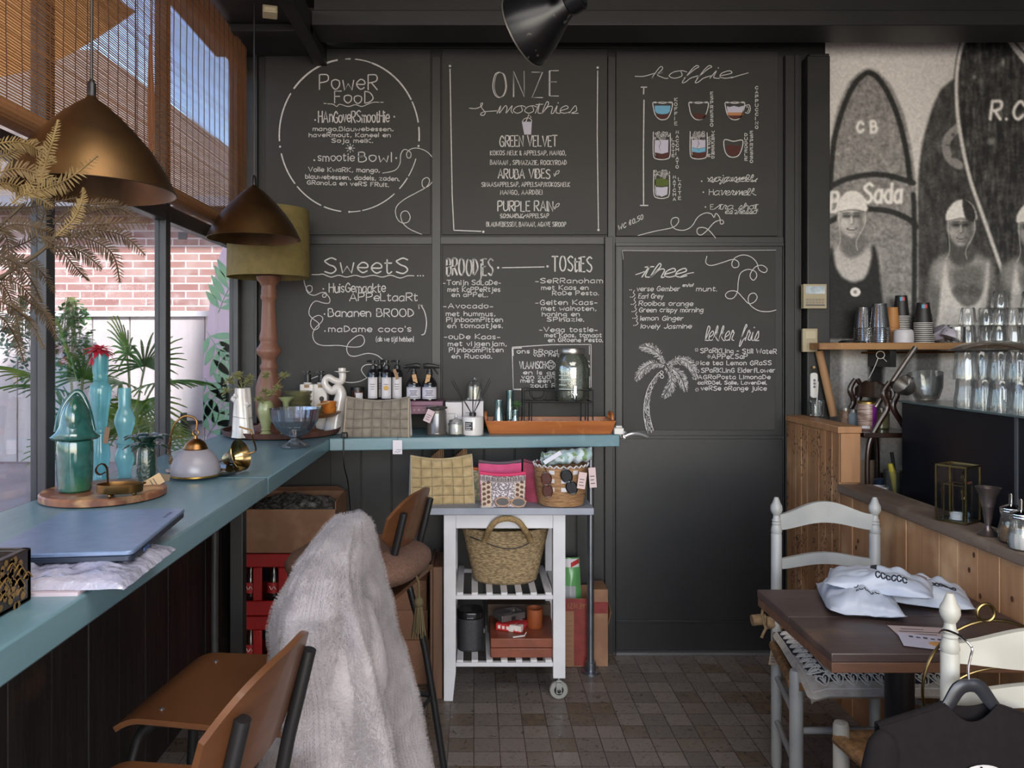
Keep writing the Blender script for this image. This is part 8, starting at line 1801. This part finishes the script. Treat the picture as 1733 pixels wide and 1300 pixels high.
# ================================================================= OUTSIDE
def brick_mat():
    m = bpy.data.materials.new('red_brick'); m.use_nodes = True; t = m.node_tree; b = t.nodes['Principled BSDF']; b.inputs['Roughness'].default_value = .85
    tc = N(t, 'TexCoord'); sp = N(t, 'SeparateXYZ'); cb = N(t, 'CombineXYZ'); t.links.new(tc.outputs['Object'], sp.inputs[0]); t.links.new(sp.outputs[0], cb.inputs[0]); t.links.new(sp.outputs[2], cb.inputs[1])
    br = N(t, 'TexBrick', offset=.5)
    for k, v in (('Scale', 1), ('Mortar Size', .006), ('Brick Width', .22), ('Row Height', .0625), ('Bias', -.1), ('Mortar Smooth', .1)): br.inputs[k].default_value = v
    br.inputs['Color1'].default_value = lin('825c56'); br.inputs['Color2'].default_value = lin('967770'); br.inputs['Mortar'].default_value = lin('b3aaa6'); t.links.new(cb.outputs[0], br.inputs['Vector'])
    n = N(t, 'TexNoise'); n.inputs['Scale'].default_value = 5; n.inputs['Detail'].default_value = 4; t.links.new(cb.outputs[0], n.inputs['Vector'])
    t.links.new(mixc(t, ramp(t, n.outputs[0], .5, .75), br.outputs[0], lin('a1918d')), b.inputs['Base Color']); return m
hs = thing('brick_house', 'neighbouring red brick house with a brown roof beyond the fence', 'house', (-3.5, 6.3, 0))
m = MB(); m.box(-5.5, 3.1, 0, .3, 0, 2.74); m.build('brick_wall', brick_mat(), hs, ang=0)
m = MB(); a = [P(-700, 338, 6.05), P(508, 338, 6.05), P(165, 85, 8.2), P(-700, 60, 8.2)]; of = Vector((3.5, -6.3, 0)); a = [p + of for p in a]; m.add(a + [p + Vector((0, .05, -.08)) for p in a], [(0, 1, 2, 3), (7, 6, 5, 4), (0, 4, 5, 1), (1, 5, 6, 2), (2, 6, 7, 3), (3, 7, 4, 0)])
m.build('roof', mat('brown_roof', '5a4e47', .8, col2='433934', scale=7, st=(.6, 3, 9), lo=.35, hi=.65, bump=.4, bscale=9), hs, ang=0)
m = MB(); m.box(-5.5, 3.1, -.26, 0, 2.66, 2.74); m.build('gutter', mat('dull_gutter', '56545a', .5), hs)
m = MB(); m.box((X(302, 6.3) + 3.5), (X(317, 6.3) + 3.5), -.006, .0, Z(405, 6.3), Z(393, 6.3)); m.build('vent', mat('dark_vent', '4a4448', .6), hs)
struct(MB().box(-8, -1.3, -3, 9, .70, .79).build('outdoor_ground', mat('pinkish_paving', 'a3938f', .8, col2='8f817f', scale=3, plank=('Y', .45), tint=.05), ang=0))
fe = thing('fence', 'white painted board fence before the brick house', 'fence', (0, 4.85, .79)); m = MB(); x = -7.0
while x < -1.35: m.box(x + .004, x + .236, -.012, .012, .01, .94); x += .24
FW = mat('white_fence_paint', 'bdb5b4', .6, col2='aba2a3', scale=3, st=(3, 3, .6)); m.build('boards', FW, fe, bev=.002)
MB().box(-7, -1.35, -.03, .04, .94, .975).build('cap_rail', mat('white_fence_cap', 'c9c5c8', .5), fe)
MB().box(-7, -1.35, .013, .05, .3, .38).build('rear_rail', FW, fe)
gtm = MB(); p = P(318, 715, 4.80); gtm.box(p.x - .03, p.x + .08, -.07, -.02, p.z - .79 - .01, p.z - .79 + .01); gtm.box(p.x - .04, p.x - .02, -.07, -.013, p.z - .79 - .08, p.z - .79 + .06); gtm.build('latch', DARKMETAL, fe)
# parasol canopy outside
pa = thing('parasol', 'large tan parasol canopy outside above the windows, seen through the blind', 'parasol', (-3.0, 2.1, 0)); m = MB()
e_ = [Vector((1.62, .98, 2.9)), Vector((.60, 1.72, 2.9)), Vector((-1.3, .6, 2.9)), Vector((-.9, -1.4, 2.9)), Vector((1.62, -1.6, 2.9))]; tp = Vector((.1, 0, 3.5))
for i in range(5): a, b = e_[i], e_[(i + 1) % 5]; m.shell(lambda u, v, a=a, b=b: a.lerp(b, u).lerp(tp, v) + Vector((0, 0, -.05 * math.sin(PI * u) * (1 - v))), 8, 6, .004)
m.build('canopy', mat('tan_canvas', 'd2b288', .8, trans=.6), pa, ang=60); MB().tube([(.1, 0, .79), (.1, 0, 3.5)], .025, 14).build('pole', mat('pale_wood', 'a5835a'), pa)
# fan palms
LFM = mat('palm_green', '76a83f', .5, col2='4f8236', scale=5, trans=.5, col3='b0c24e', scale3=3, lo3=.5, hi3=.7)
def fan(mb, c, d, size, rg):
    d = Vector(d).normalized(); s1 = d.cross(Vector((0, 0, 1)));  s1 = s1.normalized() if s1.length > .05 else Vector((1, 0, 0)); up = s1.cross(d)
    n_ = 17
    for k in range(n_):
        a = (k / (n_ - 1) - .5) * 2 * R(105); e = (d * math.cos(a) + s1 * math.sin(a)).normalized(); L = size * (1 - .28 * abs(a) / R(105)) * rg.uniform(.9, 1.05); pw = e.cross(up).normalized() * size * .028
        mb.shell(lambda u, v, e=e, L=L, pw=pw: c + e * L * u + pw * (math.sin(PI * min(1, u * .9 + .06)) * (2 * v - 1)) + up * (.02 * size * abs(2 * v - 1)) + Vector((0, 0, -.22 * L * u ** 2.5)), 5, 2, .001)
def palm(label, heads, base, seed):
    t = thing('fan_palm', label, 'plant', base); b0 = Vector(base); rg = random.Random(seed); st_ = MB()
    for (x, y, D, dx, dz, s_2) in heads:
        c = P(x, y, D) - b0; mid = c * .5 + Vector((0, 0, .06)); st_.tube([Vector((0, 0, 0)), mid, c], .006, 6, k=4); lf = MB(); fan(lf, c, (dx, rg.uniform(-.5, .1), dz), s_2, rg); lf.build('fan_leaf', LFM, t, ang=60)
    st_.tube([Vector((0, 0, -.3)), Vector((0, 0, .05))], .03, 10); st_.build('stem', mat('palm_stem', '6f7a42', .6), t)
palm('bright green fan palm between the two window posts', [(245, 620, 4.3, .6, 1, .32), (215, 600, 4.25, -.2, 1, .30), (262, 650, 4.2, 1, .2, .33), (205, 650, 4.1, -1, .4, .30), (240, 680, 4.1, .3, -.6, .32), (180, 690, 4.0, -.8, -.5, .3), (270, 720, 4.1, .8, -.6, .3), (225, 720, 4.05, .1, .9, .28), (200, 735, 4.0, -.3, .8, .26), (265, 760, 4.2, .5, .8, .26)], (X(225, 4.3), 4.3, .95), 3)
palm('yellow-green fan palm by the left window post', [(118, 610, 3.6, -.2, 1, .26), (140, 640, 3.6, .5, 1, .24), (95, 660, 3.5, -1, .3, .26), (150, 690, 3.5, .8, -.1, .24), (130, 720, 3.5, -.2, .6, .24), (60, 640, 3.6, -1, .5, .24), (110, 760, 3.5, .3, .9, .22), (165, 760, 3.5, .6, .9, .22)], (X(120, 3.55), 3.6, .9), 5)
def bushy(label, cx_, cy_, D, rx_, ry_, n_, size, mt, seed, hang=False):
    t = thing('ivy', label, 'plant', P(cx_, cy_, D)); rg = random.Random(seed); mb = MB(); stm = MB()
    for i in range(n_):
        while True:
            a, b, c = rg.uniform(-1, 1), rg.uniform(-1, 1), rg.uniform(-1, 1)
            if a * a + b * b + c * c < 1: break
        p = Vector((a * rx_ / F * D, c * .16, b * ry_ / F * D)); d = Vector((rg.uniform(-1, 1), rg.uniform(-1, .3), rg.uniform(-.8, .5))).normalized(); s1 = d.cross(Vector((0, 0, 1))).normalized(); L = size * rg.uniform(.7, 1.2)
        mb.shell(lambda u, v, p=p, d=d, s1=s1, L=L: p + d * L * u + s1 * (L * .42 * math.sin(PI * min(1, u ** .8 * .92 + .05)) * (2 * v - 1)), 3, 2, .0008)
        if i % 12 == 0: stm.tube([Vector((p.x * .3, 0, ry_ / F * D)), p * .6, p], .002, 4)
    mb.build('leaves', mt, t, ang=60); stm.build('stem', mat('palm_stem', '6f7a42'), t); return t
IVG = mat('ivy_bright', '4f8a34', .5, col2='36682b', scale=6, trans=.3); IVP = mat('ivy_pale', '7d9a86', .5, col2='5c8068', scale=6, trans=.3)
bushy('bright green leafy shrub against the white fence beside the left window post', 120, 575, 4.6, 32, 72, 520, .035, IVG, 7)
bushy('pale green trailing ivy hanging left of the left window post', 38, 570, 4.5, 26, 70, 330, .032, IVP, 9)
bushy('low dark green shrub under the palms behind the turquoise vases', 120, 745, 4.4, 40, 60, 380, .03, IVG, 12)
# pink surfboard with painted leaves
SD_ = 4.62; sf = thing('surfboard', 'lilac pink surfboard painted with green leaves, standing outside by the fence', 'surfboard', P(418, 793, SD_)); b0 = Vector(sf.location)
outl = [(418, 372), (392, 395), (376, 430), (362, 490), (352, 560), (347, 630), (350, 700), (358, 770), (372, 793)]
prof = [P(x, y, SD_) - b0 for x, y in outl]; left = [(p.x, p.z) for p in smooth_path(prof, 4)]; cxm = left[0][0]; poly_ = left + [(2 * cxm - x, z) for x, z in reversed(left[1:])]
m = MB(); m.prism(poly_, -.03, .03, TR(0, 0, 0, R(90))); m.build('board', mat('lilac_pink_board', 'dcc2da', .35, coat=.3), sf, ang=30)
LP = mat('leaf_paint', '7fb394', .5, col2='9ac79b', scale=10); rg = random.Random(3)
for br_ in ([(352, 740), (372, 705), (390, 650), (400, 600)], [(350, 640), (362, 668), (384, 690), (410, 720)], [(352, 560), (372, 590), (392, 612)], [(372, 530), (382, 505), (396, 478)]):
    m = MB(); pp = smooth_path([P(x, y, SD_) - b0 for x, y in br_], 8); m.tube([p + Vector((0, -.031, 0)) for p in pp], .004, 5, flat=(1, .3))
    for i in range(3, len(pp), 3):
        d = (pp[i] - pp[i - 1]).normalized(); s1 = Vector((-d.z, 0, d.x))
        for sd in (-1, 1):
            e = (d * .6 + s1 * sd).normalized(); L = rg.uniform(.12, .18); wv = Vector((-e.z, 0, e.x)) * .022
            pts = [pp[i] + e * L * u + wv * math.sin(PI * u) for u in np.linspace(0, 1, 7)] + [pp[i] + e * L * u - wv * math.sin(PI * u) for u in np.linspace(1, 0, 7)[1:-1]]
            pts = [q_ for q_ in pts]
            fillpoly(m, [Vector((max(q_.x, min(x for x, z in poly_)), -.0318, q_.z)) for q_ in pts])
    m.build('painted_leaves', LP, sf, ang=0)
